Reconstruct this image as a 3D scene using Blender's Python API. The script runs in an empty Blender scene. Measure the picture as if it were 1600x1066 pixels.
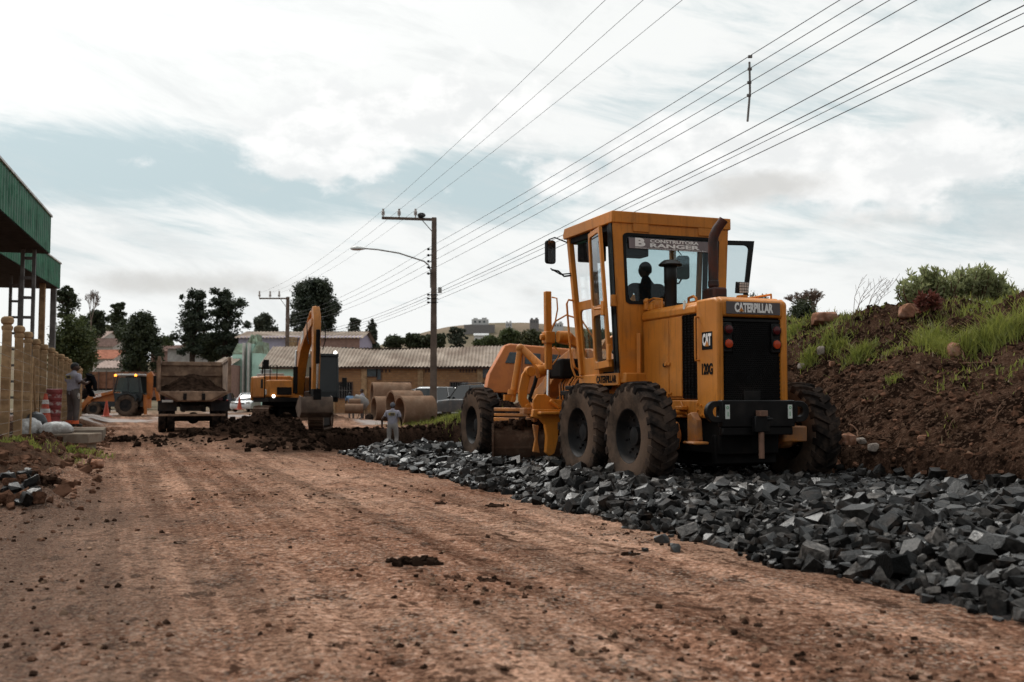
import bpy, bmesh, math, random
import numpy as np
from mathutils import Vector, Matrix
R = math.radians
rnd = random.Random(7)
scene = bpy.context.scene
col = scene.collection

# ------------------------------------------------------------------ camera
CAM_H = 1.15
cam_d = bpy.data.cameras.new('camera')
cam = bpy.data.objects.new('camera', cam_d); col.objects.link(cam)
cam_d.sensor_width = 36.0; cam_d.lens = 36.0
cam_d.clip_start = 0.1; cam_d.clip_end = 6000
PITCH = math.atan(93 / 1600)
cam.location = (0, 0, CAM_H); cam.rotation_euler = (R(90) + PITCH, 0, 0)
cam_d.dof.use_dof = True; cam_d.dof.focus_distance = 13.6; cam_d.dof.aperture_fstop = 2.3
scene.camera = cam

# ------------------------------------------------------------------ sun, sky, exposure
SUN_EL, SUN_AZ = R(52), R(-38)          # azimuth measured from +Y towards +X
sun_d = bpy.data.lights.new('sun', 'SUN'); sun_d.energy = 1.9; sun_d.angle = R(12); sun_d.color = (1, .95, .88)
sun = bpy.data.objects.new('sun', sun_d); col.objects.link(sun)
sdir = Vector((math.sin(SUN_AZ) * math.cos(SUN_EL), math.cos(SUN_AZ) * math.cos(SUN_EL), math.sin(SUN_EL)))
sun.rotation_euler = (-sdir).to_track_quat('-Z', 'Y').to_euler()
vs = scene.view_settings
vs.view_transform = 'Standard'; vs.look = 'None'; vs.exposure = 0.0; vs.gamma = 1.0; vs.use_curve_mapping = False
cy = scene.cycles; cy.max_bounces = 6; cy.diffuse_bounces = 3; cy.glossy_bounces = 3; cy.transmission_bounces = 4; cy.transparent_max_bounces = 10; cy.adaptive_threshold = .02; cy.caustics_reflective = False; cy.caustics_refractive = False

class NT:
    """tiny node-graph helper"""
    def __init__(s, tree): s.t = tree
    def n(s, typ, inp=None, **props):
        nd = s.t.nodes.new(typ)
        for k, v in props.items(): setattr(nd, k, v)
        for k, v in (inp or {}).items(): s.set(nd.inputs[k], v)
        return nd
    def set(s, sock, v):
        if isinstance(v, bpy.types.NodeSocket): s.t.links.new(v, sock)
        elif isinstance(v, (tuple, list)) and len(v) == 3 and sock.type == 'RGBA': sock.default_value = (*v, 1)
        else: sock.default_value = v
    def m(s, op, a, b=0.0, c=0.0, clamp=False):
        nd = s.t.nodes.new('ShaderNodeMath'); nd.operation = op; nd.use_clamp = clamp
        for i, v in enumerate((a, b, c)): s.set(nd.inputs[i], v)
        return nd.outputs[0]
    def vm(s, op, a, b=(0, 0, 0)):
        nd = s.t.nodes.new('ShaderNodeVectorMath'); nd.operation = op
        s.set(nd.inputs[0], a); s.set(nd.inputs[1], b)
        return nd.outputs[0]
    def mix(s, f, a, b, blend='MIX'):
        nd = s.t.nodes.new('ShaderNodeMix'); nd.data_type = 'RGBA'; nd.blend_type = blend
        s.set(nd.inputs[0], f); s.set(nd.inputs[6], a); s.set(nd.inputs[7], b)
        return nd.outputs[2]
    def ramp(s, f, lo, hi, smooth=True):
        nd = s.t.nodes.new('ShaderNodeMapRange'); nd.clamp = True
        nd.interpolation_type = 'SMOOTHSTEP' if smooth else 'LINEAR'
        s.set(nd.inputs[0], f); s.set(nd.inputs[1], lo); s.set(nd.inputs[2], hi)
        return nd.outputs[0]
    def noise(s, vec, scale, detail=5, rough=.55, dist=0.0):
        nd = s.n('ShaderNodeTexNoise', {'Vector': vec, 'Scale': scale, 'Detail': detail, 'Roughness': rough, 'Distortion': dist})
        return nd.outputs[0]

world = bpy.data.worlds.new('World'); scene.world = world; world.use_nodes = True
def build_sky():
    t = world.node_tree; t.nodes.clear(); g = NT(t)
    sky = g.n('ShaderNodeTexSky', sky_type='NISHITA', sun_disc=False, sun_elevation=SUN_EL, sun_rotation=SUN_AZ,
              altitude=900, air_density=1.0, dust_density=2.5, ozone_density=1.0)
    d = g.n('ShaderNodeTexCoord').outputs['Generated']
    sx = g.n('ShaderNodeSeparateXYZ', {0: d}); x, y, z = sx.outputs
    zc = g.m('MAXIMUM', z, 0.0)
    # clouds lie on a level sheet, so they flatten towards the horizon
    k = g.m('DIVIDE', 1.0, g.m('ADD', zc, .13))
    p = g.n('ShaderNodeCombineXYZ', {0: g.m('MULTIPLY', x, k), 1: g.m('MULTIPLY', y, k), 2: 0.0}).outputs[0]
    az = g.m('ARCTAN2', x, y); el = g.m('ARCSINE', z)
    ae = g.n('ShaderNodeCombineXYZ', {0: az, 1: el, 2: 0.0}).outputs[0]
    # ragged edges for the heaped clouds
    warp = g.noise(g.vm('MULTIPLY', ae, (1, 1.5, 1)), 9, 7, .62)
    warp2 = g.noise(g.vm('MULTIPLY', ae, (1, 1.7, 1)), 24, 5, .6)
    def blob(px, py, wx, wy, amp):
        a0 = math.atan((px - 800) / 1600); e0 = math.atan((626 - py) / 1600 * math.cos(a0))
        dx = g.m('DIVIDE', g.m('SUBTRACT', az, a0), wx / 1600); dy = g.m('DIVIDE', g.m('SUBTRACT', el, e0), wy / 1600)
        r2 = g.m('ADD', g.m('MULTIPLY', dx, dx), g.m('MULTIPLY', dy, dy))
        return g.m('MULTIPLY', g.m('EXPONENT', g.m('MULTIPLY', r2, -1.0)), amp)
    def total(bl):
        s_ = bl[0]
        for b in bl[1:]: s_ = g.m('ADD', s_, b)
        return s_
    heaps = total([blob(455, 225, 110, 42, 1.0), blob(600, 190, 190, 45, .85), blob(720, 140, 260, 60, .8), blob(440, 268, 60, 20, .7), blob(560, 255, 60, 22, .7),
                   blob(1130, 230, 190, 55, .95), blob(1010, 290, 200, 50, .9), blob(1400, 270, 260, 75, 1.0), blob(1540, 230, 90, 40, .6),
                   blob(205, 250, 45, 16, .6), blob(880, 256, 34, 8, .8)])
    hd = g.ramp(g.m('ADD', heaps, g.m('ADD', g.m('MULTIPLY', g.m('SUBTRACT', warp, .5), 3.0), g.m('MULTIPLY', g.m('SUBTRACT', warp2, .5), 1.2))), .30, .95)
    # long streaky layer: bright overall, thinner bands show blue-grey
    pr = g.n('ShaderNodeMapping', {'Vector': p, 'Rotation': (0, 0, R(12)), 'Scale': (.55, 1.5, 1)}).outputs[0]
    st = g.noise(pr, 1.1, 6, .58, .5)
    sh = g.n('ShaderNodeCombineXYZ', {0: az, 1: g.m('ADD', el, g.m('MULTIPLY', az, .22)), 2: 0.0}).outputs[0]
    st2 = g.noise(g.vm('MULTIPLY', sh, (1.5, 7.5, 1)), 4.0, 8, .66, .5)
    stv = g.m('ADD', g.m('MULTIPLY', st, .38), g.m('MULTIPLY', st2, .62))
    thin = total([blob(330, 275, 520, 52, .23), blob(60, 235, 200, 45, .14), blob(1200, 60, 420, 70, .08), blob(800, 270, 240, 55, .17), blob(1000, 160, 300, 60, .1), blob(1560, 270, 200, 90, .16)])
    top = total([blob(250, 20, 800, 100, .30), blob(600, 90, 300, 60, .12)])
    low = g.m('MULTIPLY', g.ramp(el, .19, .05), .12)
    veil = g.ramp(g.m('SUBTRACT', g.m('ADD', stv, g.m('ADD', top, low)), g.m('MULTIPLY', thin, .8)), .30, .56)
    blue = g.mix(.90, g.mix(1.0, sky.outputs[0], (.5, .5, .5), 'MULTIPLY'), (5.9, 7.1, 7.35))
    c = g.mix(veil, blue, (9.4, 9.55, 9.45))
    grey = g.ramp(g.noise(g.vm('MULTIPLY', sh, (1.2, 4.0, 1)), 3.0, 8, .65, .4), .48, .66)
    c = g.mix(g.m('MULTIPLY', grey, .50), c, (7.0, 7.3, 7.35))
    hsh = g.noise(g.vm('MULTIPLY', ae, (1, 1.6, 1)), 17, 6, .6); hc = g.mix(g.ramp(hsh, .40, .62), (8.6, 8.75, 8.75), (10.2, 10.2, 10.1)); c = g.mix(g.m('MULTIPLY', hd, .92), c, hc)
    # grey undersides of the heaps
    und = total([blob(1210, 285, 120, 30, 1.0), blob(1330, 345, 220, 26, .6), blob(700, 455, 500, 26, .42), blob(230, 440, 220, 26, .6), blob(1080, 318, 130, 18, .5)])
    uf = g.ramp(g.m('ADD', und, g.m('MULTIPLY', g.m('SUBTRACT', warp, .5), 1.6)), .35, 1.0)
    c = g.mix(g.m('MULTIPLY', uf, .8), c, (6.4, 6.35, 6.15))
    # cloud lit from the sun's side: brightest round the hidden sun, duller away from it
    cs = g.n('ShaderNodeVectorMath', {0: d, 1: tuple(sdir)}, operation='DOT_PRODUCT').outputs['Value']
    lit = g.m('ADD', .42, g.m('MULTIPLY', g.ramp(cs, -.55, .50), .58))
    lit = g.m('ADD', lit, g.m('MULTIPLY', g.m('POWER', g.m('MAXIMUM', cs, 0.0), 14.0), 2.6))
    c = g.vm('MULTIPLY', c, g.n('ShaderNodeCombineXYZ', {0: lit, 1: lit, 2: lit}).outputs[0])
    # below the horizon: dull earth light
    c = g.mix(g.ramp(z, .0, -.02), c, (2.0, 1.6, 1.3))
    bg = g.n('ShaderNodeBackground', {'Color': c, 'Strength': 0.1})
    out = g.n('ShaderNodeOutputWorld'); t.links.new(bg.outputs[0], out.inputs[0])
build_sky()

# ------------------------------------------------------------------ coordinates
# X right, Y away from the camera, Z up; the road runs 20.6 degrees to the left: u across it, v along it
HD = R(20.6); CS, SN = math.cos(HD), math.sin(HD)
def UV(u, v, z=0.0): return Vector((CS * u - SN * v, SN * u + CS * v, z))
def toUV(x, y): return CS * x + SN * y, -SN * x + CS * y
def at(px, py, Y):
    """point of the place seen at photograph pixel (px, py) at distance Y"""
    dx = (px - 800) / 1600; dz = (533 - py) / 1600
    c, s = math.cos(PITCH), math.sin(PITCH)
    fy, fz = c - dz * s, s + dz * c
    return Vector((dx / fy * Y, Y, CAM_H + fz / fy * Y))

# ------------------------------------------------------------------ numpy noise
def _hash(ix, iy, seed):
    h = (ix.astype(np.int64) * 374761393 + iy.astype(np.int64) * 668265263 + seed * 1442695041) & 0x7fffffff
    h = (h ^ (h >> 13)) * 1274126177 & 0x7fffffff
    return ((h ^ (h >> 16)) & 0xffff) / 65535.0
def vnoise(x, y, seed=0):
    x = np.asarray(x, float); y = np.asarray(y, float)
    ix, iy = np.floor(x), np.floor(y); fx, fy = x - ix, y - iy
    fx = fx * fx * (3 - 2 * fx); fy = fy * fy * (3 - 2 * fy)
    a = _hash(ix, iy, seed); b = _hash(ix + 1, iy, seed); c = _hash(ix, iy + 1, seed); d = _hash(ix + 1, iy + 1, seed)
    return (a * (1 - fx) + b * fx) * (1 - fy) + (c * (1 - fx) + d * fx) * fy
def fbm(x, y, f, oct=5, seed=0, gain=.5):
    s = 0; a = 1; n = 0
    for i in range(oct):
        s = s + a * (vnoise(x * f, y * f, seed + i * 17) - .5); n += a; a *= gain; f *= 2.03
    return s / n * 2
def sstep(x, a, b):
    t = np.clip((np.asarray(x, float) - a) / (b - a), 0, 1); return t * t * (3 - 2 * t)

# ------------------------------------------------------------------ objects and tags
def tag(o, label=None, cat=None, group=None, kind=None):
    if label: o['label'] = label
    if cat: o['category'] = cat
    if group: o['group'] = group
    if kind: o['kind'] = kind
    return o
def empty(name, loc=(0, 0, 0), rz=0.0, rx=0.0, ry=0.0):
    o = bpy.data.objects.new(name, None); col.objects.link(o)
    o.location = loc; o.rotation_euler = (rx, ry, rz); o.empty_display_size = .2
    return o
def thing(name, label, cat, loc=(0, 0, 0), rz=0.0, group=None, **k):
    return tag(empty(name, loc, rz, **k), label, cat, group)
def copy_tree(o, parent=None):
    c = o.copy(); col.objects.link(c); c.parent = parent
    for ch in list(o.children): copy_tree(ch, c)
    return c

class MB:
    """collects shapes into one mesh"""
    def __init__(s): s.v = []; s.f = []; s.mi = []; s.cur = 0
    def add(s, vs, fs):
        o = len(s.v); s.v += [tuple(v) for v in vs]
        for f in fs: s.f.append(tuple(i + o for i in f)); s.mi.append(s.cur)
        return s
    def box(s, c, d, rot=None):
        c = Vector(c); h = Vector(d) / 2; M = rot.to_3x3() if rot else None
        vs = []
        for z in (-1, 1):
            for q in ((-1, -1), (1, -1), (1, 1), (-1, 1)):
                p = Vector((q[0] * h.x, q[1] * h.y, z * h.z)); vs.append(c + (M @ p if M else p))
        return s.add(vs, [(3, 2, 1, 0), (4, 5, 6, 7), (0, 1, 5, 4), (1, 2, 6, 5), (2, 3, 7, 6), (3, 0, 4, 7)])
    def span(s, a, b):
        return s.box([(p + q) / 2 for p, q in zip(a, b)], [abs(q - p) for p, q in zip(a, b)])
    def beam(s, p0, p1, w, h, up=(0, 0, 1)):
        p0, p1 = Vector(p0), Vector(p1); x = (p1 - p0).normalized(); y = Vector(up).cross(x)
        y = y.normalized() if y.length > 1e-4 else x.orthogonal().normalized(); z = x.cross(y)
        M = Matrix((x, y, z)).transposed()
        return s.box((p0 + p1) / 2, ((p1 - p0).length, w, h), M)
    def rings(s, rings, closed=False, caps=True):
        n = len(rings[0]); vs = [p for r in rings for p in r]; fs = []
        m = len(rings); last = m if closed else m - 1
        for i in range(last):
            a, b = i * n, ((i + 1) % m) * n
            for j in range(n): k = (j + 1) % n; fs.append((a + j, a + k, b + k, b + j))
        if caps and not closed: fs.append(tuple(range(n))[::-1]); fs.append(tuple((m - 1) * n + j for j in range(n)))
        return s.add(vs, fs)
    def tube(s, pts, r, n=8, caps=True):
        pts = [Vector(p) for p in pts]; m = len(pts)
        rr = list(r) if isinstance(r, (list, tuple)) else [r] * m
        t0 = (pts[1] - pts[0]).normalized(); nrm = t0.orthogonal().normalized(); R_ = []
        for i, p in enumerate(pts):
            t = (pts[min(i + 1, m - 1)] - pts[max(i - 1, 0)]).normalized()
            nrm = (nrm - t * nrm.dot(t)); nrm = nrm.normalized() if nrm.length > 1e-5 else t.orthogonal().normalized()
            b = t.cross(nrm)
            R_.append([p + (nrm * math.cos(2 * math.pi * j / n) + b * math.sin(2 * math.pi * j / n)) * rr[i] for j in range(n)])
        return s.rings(R_, caps=caps)
    def cyl(s, p0, p1, r0, r1=None, n=16, caps=True): return s.tube([p0, p1], [r0, r0 if r1 is None else r1], n, caps)
    def lathe(s, prof, c=(0, 0, 0), axis=(0, 0, 1), n=24, closed=False):
        """prof: (radius, height along axis)"""
        ax = Vector(axis).normalized(); e = ax.orthogonal().normalized(); g = ax.cross(e); c = Vector(c)
        rs = [[c + ax * h + (e * math.cos(2 * math.pi * j / n) + g * math.sin(2 * math.pi * j / n)) * max(r, 1e-4) for j in range(n)] for r, h in prof]
        return s.rings(rs, closed=closed, caps=not closed)
    def prism(s, poly, o, ux, uy, ext):
        """polygon (a, b) -> o + a ux + b uy, extruded by ext"""
        o, ux, uy, ext = map(Vector, (o, ux, uy, ext)); n = len(poly)
        A = [o + ux * a + uy * b for a, b in poly]; B = [p + ext for p in A]
        fs = [tuple(range(n))[::-1], tuple(range(n, 2 * n))] + [(i, (i + 1) % n, n + (i + 1) % n, n + i) for i in range(n)]
        return s.add(A + B, fs)
    def ball(s, c, r, n=12, m=8):
        r = (r, r, r) if isinstance(r, (int, float)) else r; c = Vector(c)
        rs = []
        for i in range(m + 1):
            th = math.pi * i / m; q = max(math.sin(th), .02)
            rs.append([c + Vector((r[0] * q * math.cos(2 * math.pi * j / n), r[1] * q * math.sin(2 * math.pi * j / n), -r[2] * math.cos(th))) for j in range(n)])
        return s.rings(rs)
    def quad(s, *p): return s.add(p, [tuple(range(len(p)))])
    def build(s, name, m, parent=None, bevel=0.0, smooth=35, loc=None, fix=True):
        me = bpy.data.meshes.new(name); me.from_pydata(s.v, [], s.f)
        ms = m if isinstance(m, (list, tuple)) else [m]
        for q in ms: me.materials.append(M[q] if isinstance(q, str) else q)
        if len(ms) > 1: me.polygons.foreach_set('material_index', s.mi)
        if fix:
            bm = bmesh.new(); bm.from_mesh(me); bmesh.ops.recalc_face_normals(bm, faces=bm.faces); bm.to_mesh(me); bm.free()
        if smooth: me.shade_smooth(); me.set_sharp_from_angle(angle=R(smooth))
        else: me.shade_flat()
        me.update()
        o = bpy.data.objects.new(name, me); col.objects.link(o); o.parent = parent
        if loc is not None: o.location = loc
        if bevel:
            b = o.modifiers.new('b', 'BEVEL'); b.width = bevel; b.segments = 2; b.limit_method = 'ANGLE'; b.angle_limit = R(40); b.harden_normals = False
        return o
def np_mesh(name, verts, faces, m, parent=None, smooth=False):
    """fast mesh from arrays of equal-sided faces"""
    verts = np.asarray(verts, np.float32); faces = np.asarray(faces, np.int32)
    me = bpy.data.meshes.new(name); k = faces.shape[1]; nf = len(faces)
    me.vertices.add(len(verts)); me.vertices.foreach_set('co', verts.ravel())
    me.loops.add(nf * k); me.loops.foreach_set('vertex_index', faces.ravel())
    me.polygons.add(nf); me.polygons.foreach_set('loop_start', np.arange(0, nf * k, k, dtype=np.int32))
    me.update(calc_edges=True)
    me.shade_smooth() if smooth else me.shade_flat()
    me.materials.append(M[m] if isinstance(m, str) else m)
    o = bpy.data.objects.new(name, me); col.objects.link(o); o.parent = parent
    return o
def text(name, body, size, mtx, m, parent, bold=.0, depth=.004, sx=1.0, align='CENTER', width=None, spacing=1.0):
    cu = bpy.data.curves.new(name, 'FONT'); cu.body = body; cu.size = size; cu.align_x = align; cu.align_y = 'CENTER'
    cu.extrude = depth / 2; cu.offset = bold; cu.space_character = spacing; cu.resolution_u = 3
    tmp = bpy.data.objects.new(name, cu); col.objects.link(tmp)
    dg = bpy.context.evaluated_depsgraph_get(); me = bpy.data.meshes.new_from_object(tmp.evaluated_get(dg))
    bpy.data.objects.remove(tmp); me.name = name
    xs = [v.co.x for v in me.vertices]
    if width: sx = width / (max(xs) - min(xs))
    me.transform(mtx @ Matrix.Diagonal((sx, 1, 1, 1)))
    me.materials.clear(); me.materials.append(M[m])
    o = bpy.data.objects.new(name, me); col.objects.link(o); o.parent = parent
    return o
def frame(o, ux, uy):
    ux, uy = Vector(ux).normalized(), Vector(uy).normalized(); uz = ux.cross(uy)
    m = Matrix((ux, uy, uz)).transposed().to_4x4(); m.translation = Vector(o); return m
# ------------------------------------------------------------------ materials
M = {}
def mat(name, base, rough=.6, metal=0.0, var=.25, vscale=3.0, bump=0.0, bscale=40.0, dirt=None, damt=.4, dscale=2.5, spec=.5, coat=0.0, streak=0.0):
    m = bpy.data.materials.new(name); m.use_nodes = True; t = m.node_tree; g = NT(t)
    b = t.nodes['Principled BSDF']; tc = g.n('ShaderNodeTexCoord').outputs['Object']
    n1 = g.noise(tc, vscale, 6, .6)
    c = g.mix(g.ramp(n1, .36, .64), tuple(x * (1 - var) for x in base), tuple(min(1, x * (1 + var)) for x in base))
    r = rough
    if dirt:
        n2 = g.noise(tc, dscale, 8, .65)
        f = g.m('MULTIPLY', g.ramp(n2, .62 - damt * .5, .78 - damt * .3), min(1, damt * 1.6))
        c = g.mix(f, c, dirt); r = g.m('ADD', g.m('MULTIPLY', f, .9 - rough), rough)
    if streak:
        n3 = g.noise(g.vm('MULTIPLY', tc, (9, 9, .7)), 1.6, 6, .7); c = g.mix(g.m('MULTIPLY', g.ramp(n3, .50, .66), streak), c, tuple(x * .42 for x in base))
        n4 = g.noise(tc, 26, 5, .75); c = g.mix(g.m('MULTIPLY', g.ramp(n4, .60, .66), streak), c, (.16, .085, .05))
    g.set(b.inputs['Base Color'], c); g.set(b.inputs['Roughness'], r); b.inputs['Metallic'].default_value = metal
    b.inputs['Specular IOR Level'].default_value = 0.0 if rough >= .84 else spec; b.inputs['Coat Weight'].default_value = coat
    if bump:
        bn = g.n('ShaderNodeBump', {'Height': g.noise(tc, bscale, 6, .6), 'Strength': bump, 'Distance': .02})
        t.links.new(bn.outputs[0], b.inputs['Normal'])
    M[name] = m; return m
def emit(name, c, s):
    m = bpy.data.materials.new(name); m.use_nodes = True; b = m.node_tree.nodes['Principled BSDF']
    b.inputs['Base Color'].default_value = (*c, 1); b.inputs['Emission Color'].default_value = (*c, 1); b.inputs['Emission Strength'].default_value = s
    M[name] = m
def glass(name, tint, alpha=.35, rough=.03):
    """thin pane: part mirror, part tinted see-through"""
    m = bpy.data.materials.new(name); m.use_nodes = True; t = m.node_tree; t.nodes.clear(); g = NT(t)
    tr = g.n('ShaderNodeBsdfTransparent', {'Color': tint}); gl = g.n('ShaderNodeBsdfGlossy', {'Color': (.9, .95, 1), 'Roughness': rough})
    fc = g.n('ShaderNodeLayerWeight', {'Blend': .5}).outputs['Facing']; fr = g.m('POWER', fc, 4.0)
    df = g.n('ShaderNodeBsdfDiffuse', {'Color': (.25, .24, .22)})
    mx = g.n('ShaderNodeMixShader', {0: g.m('ADD', g.m('MULTIPLY', fr, .55), .03), 1: tr.outputs[0], 2: gl.outputs[0]})
    mx2 = g.n('ShaderNodeMixShader', {0: alpha, 1: mx.outputs[0], 2: df.outputs[0]})
    out = g.n('ShaderNodeOutputMaterial'); t.links.new(mx2.outputs[0], out.inputs[0]); M[name] = m
def leafmat(name, dark, light, trans=.25):
    m = bpy.data.materials.new(name); m.use_nodes = True; t = m.node_tree; t.nodes.clear(); g = NT(t)
    ri = g.n('ShaderNodeNewGeometry').outputs['Random Per Island']; tc = g.n('ShaderNodeTexCoord').outputs['Object']
    n1 = g.noise(tc, .8, 3)
    f = g.m('ADD', g.m('MULTIPLY', ri, .6), g.m('MULTIPLY', g.ramp(n1, .3, .7), .4))
    c = g.mix(f, dark, light)
    d = g.n('ShaderNodeBsdfDiffuse', {'Color': c}); tl = g.n('ShaderNodeBsdfTranslucent', {'Color': c}); gl = g.n('ShaderNodeBsdfGlossy', {'Color': (.6, .6, .6), 'Roughness': .5})
    a = g.n('ShaderNodeMixShader', {0: trans, 1: d.outputs[0], 2: tl.outputs[0]})
    b = g.n('ShaderNodeMixShader', {0: .04, 1: a.outputs[0], 2: gl.outputs[0]})
    out = g.n('ShaderNodeOutputMaterial'); t.links.new(b.outputs[0], out.inputs[0]); M[name] = m

DUST = (.20, .115, .075); MUD = (.075, .042, .028)
mat('yellow', (.53, .188, .025), .42, var=.14, vscale=1.2, dirt=(.30, .155, .06), damt=.24, dscale=2.2, bump=.03, bscale=60, coat=.0, spec=.3, streak=.42)
mat('yellow_dirty', (.46, .165, .024), .55, var=.18, vscale=2, dirt=DUST, damt=.45, dscale=3.0, bump=.1, bscale=40)
mat('black_paint', (.007, .007, .0075), .38, var=.3, dirt=(.030, .022, .018), damt=.22, spec=.25)
mat('black_dull', (.008, .0075, .0075), .75, var=.3, dirt=(.026, .019, .015), damt=.3, spec=.12)
mat('rubber_tread', (.022, .019, .018), .85, var=.35, vscale=4, bump=.5, bscale=22, dirt=(.075, .05, .037), damt=.42, dscale=4, spec=.12)
mat('rubber_side', (.062, .047, .038), .9, var=.35, vscale=3, bump=.25, bscale=30, dirt=(.12, .08, .058), damt=.5, dscale=2.2, spec=.12)
mat('rim_dark', (.013, .0125, .013), .6, var=.3, dirt=(.045, .033, .026), damt=.4, spec=.12)
mat('steel_worn', (.13, .085, .06), .6, metal=.2, var=.4, vscale=5, dirt=MUD, damt=.6, dscale=4, bump=.3, bscale=30, spec=.12)
mat('chrome', (.6, .6, .6), .2, metal=1, var=.05)
mat('exhaust', (.035, .02, .018), .6, metal=.3, var=.3, dirt=(.09, .03, .02), damt=.5, dscale=6)
mat('seat_cloth', (.02, .02, .022), .9)
mat('decal_grey', (.085, .07, .072), .5, var=.08)
mat('letter_white', (.80, .78, .76), .6, var=.06)
mat('letter_black', (.008, .008, .008), .7, spec=.1)
mat('banner', (.19, .155, .16), .6, var=.12, vscale=6)
mat('lens_red', (.07, .006, .008), .2, var=.1)
mat('lens_orange', (.45, .05, .012), .25, var=.1)
mat('lens_clear', (.5, .5, .48), .2, var=.1)
mat('sticker', (.62, .66, .62), .5, var=.1)
mat('sticker_green', (.06, .30, .12), .5, var=.1)
mat('hose', (.012, .012, .012), .55, spec=.12)
mat('wood_pin', (.17, .09, .06), .8)
mat('soil', (.034, .020, .014), .95, var=.5, vscale=6, bump=.8, bscale=14, spec=.12)
mat('soil_red', (.105, .055, .036), .95, var=.45, vscale=5, bump=.8, bscale=14, spec=.12)
mat('concrete', (.29, .245, .20), .9, var=.25, vscale=2.5, bump=.3, bscale=30, dirt=(.13, .09, .065), damt=.45)
mat('concrete_post', (.35, .23, .132), .9, var=.25, vscale=4, bump=.35, bscale=35, dirt=(.22, .135, .08), damt=.4, dscale=5)
mat('pole_concrete', (.15, .115, .095), .9, var=.2, vscale=2.5, bump=.2, bscale=30)
mat('pipe_concrete', (.25, .165, .115), .92, var=.25, vscale=1.6, bump=.3, bscale=25, dirt=(.15, .085, .055), damt=.45, dscale=1.5)
mat('galv', (.33, .33, .32), .5, metal=.5, var=.15)
mat('steel_grey', (.16, .15, .145), .6, metal=.2, var=.25)
mat('porcelain', (.42, .38, .36), .35, var=.1)
mat('lamp_white', (.62, .62, .60), .4, var=.06)
mat('wire', (.10, .10, .105), .6)
mat('green_sheet', (.003, .115, .05), .55, var=.22, vscale=2.0, dirt=(.010, .05, .028), damt=.3, dscale=1.3, spec=.2)
mat('roof_under', (.05, .045, .042), .8, spec=.12)
mat('white_trim', (.55, .53, .50), .6)
mat('plastic_bag', (.50, .50, .50), .45, var=.3, vscale=9, bump=.5, bscale=14, dirt=(.22, .19, .17), damt=.5, dscale=5)
mat('black_bag', (.012, .012, .014), .4, bump=.5, bscale=14)
mat('worn_stripe', (.50, .47, .45), .6, var=.15, dirt=(.20, .03, .03), damt=.62, dscale=7)
mat('drum_red', (.20, .022, .022), .5, var=.2, dirt=(.16, .10, .085), damt=.25, dscale=6)
mat('cone_orange', (.45, .06, .025), .55, var=.15, dirt=(.2, .09, .06), damt=.3)
mat('reflective', (.62, .60, .58), .5, var=.15, dirt=(.3, .2, .17), damt=.35, dscale=9)
mat('case_orange', (.40, .12, .018), .42, var=.12, dirt=(.2, .09, .05), damt=.3)
mat('cab_black', (.016, .02, .022), .4)
mat('truck_bed', (.34, .22, .145), .75, var=.25, vscale=2, dirt=(.13, .075, .05), damt=.5, dscale=2.2, bump=.15, bscale=20)
mat('truck_dark', (.018, .015, .014), .75, var=.3, dirt=(.06, .038, .028), damt=.3, spec=.12)
mat('mudflap', (.025, .024, .026), .7, dirt=(.07, .05, .04), damt=.4, spec=.12)
mat('exc_yellow', (.50, .18, .026), .4, var=.1, streak=.5, dirt=(.25, .13, .06), damt=.25)
mat('car_white', (.62, .63, .64), .25, var=.03, coat=.3, dirt=(.3, .24, .2), damt=.12)
mat('car_grey', (.022, .024, .026), .35, var=.1, coat=.0, dirt=(.15, .11, .09), damt=.3)
mat('car_silver', (.36, .38, .38), .3, metal=.3, var=.05, coat=.3)
mat('car_dark', (.02, .022, .025), .3, coat=.3)
mat('van_orange', (.50, .145, .028), .55, var=.15, vscale=2, dirt=(.42, .14, .035), damt=.35, dscale=2)
mat('tail_red', (.4, .012, .012), .3)
mat('mint', (.50, .74, .64), .85, var=.07, vscale=.6, dirt=(.15, .27, .21), damt=.25, dscale=.7)
mat('mint_tiles', (.38, .48, .38), .9, var=.3, vscale=1.5, dirt=(.16, .14, .10), damt=.5, dscale=1.2)
mat('white_paint', (.60, .58, .55), .8, var=.1)
mat('lilac', (.40, .36, .46), .85, var=.06)
mat('pink_wall', (.30, .19, .16), .85, var=.12)
mat('fibre_roof', (.36, .30, .25), .9, var=.16, vscale=.5, dirt=(.17, .125, .10), damt=.45, dscale=.45)
mat('dark_opening', (.012, .011, .012), .5, spec=.12)
mat('win_glass', (.06, .075, .085), .15, var=.2)
mat('brown_frame', (.085, .045, .032), .7)
mat('red_door', (.26, .055, .03), .75, var=.2)
mat('brick_plain', (.20, .10, .065), .9, var=.25, vscale=3)
mat('tile_red', (.36, .16, .11), .85, var=.2, vscale=2)
mat('tile_brown', (.15, .10, .085), .9, var=.2, vscale=2)
mat('tile_pale', (.42, .32, .28), .85, var=.15, vscale=2)
mat('house_white', (.52, .48, .45), .85, var=.08)
mat('house_grey', (.42, .40, .385), .85, var=.12, dirt=(.25, .22, .2), damt=.35, dscale=.5)
mat('house_far', (.50, .50, .50), .85, var=.06)
mat('wall_far', (.20, .19, .19), .85)
mat('bark', (.06, .045, .037), .95, var=.3, bump=.5, bscale=10)
mat('bark_pale', (.20, .155, .13), .95, var=.3)
mat('twig', (.12, .07, .048), .9, var=.3)
mat('boulder_red', (.27, .135, .085), .9, var=.35, vscale=3, bump=.6, bscale=8, dirt=(.36, .25, .2), damt=.35)
mat('boulder_pale', (.26, .22, .19), .9, var=.25, vscale=4, bump=.4, bscale=10)
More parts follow.
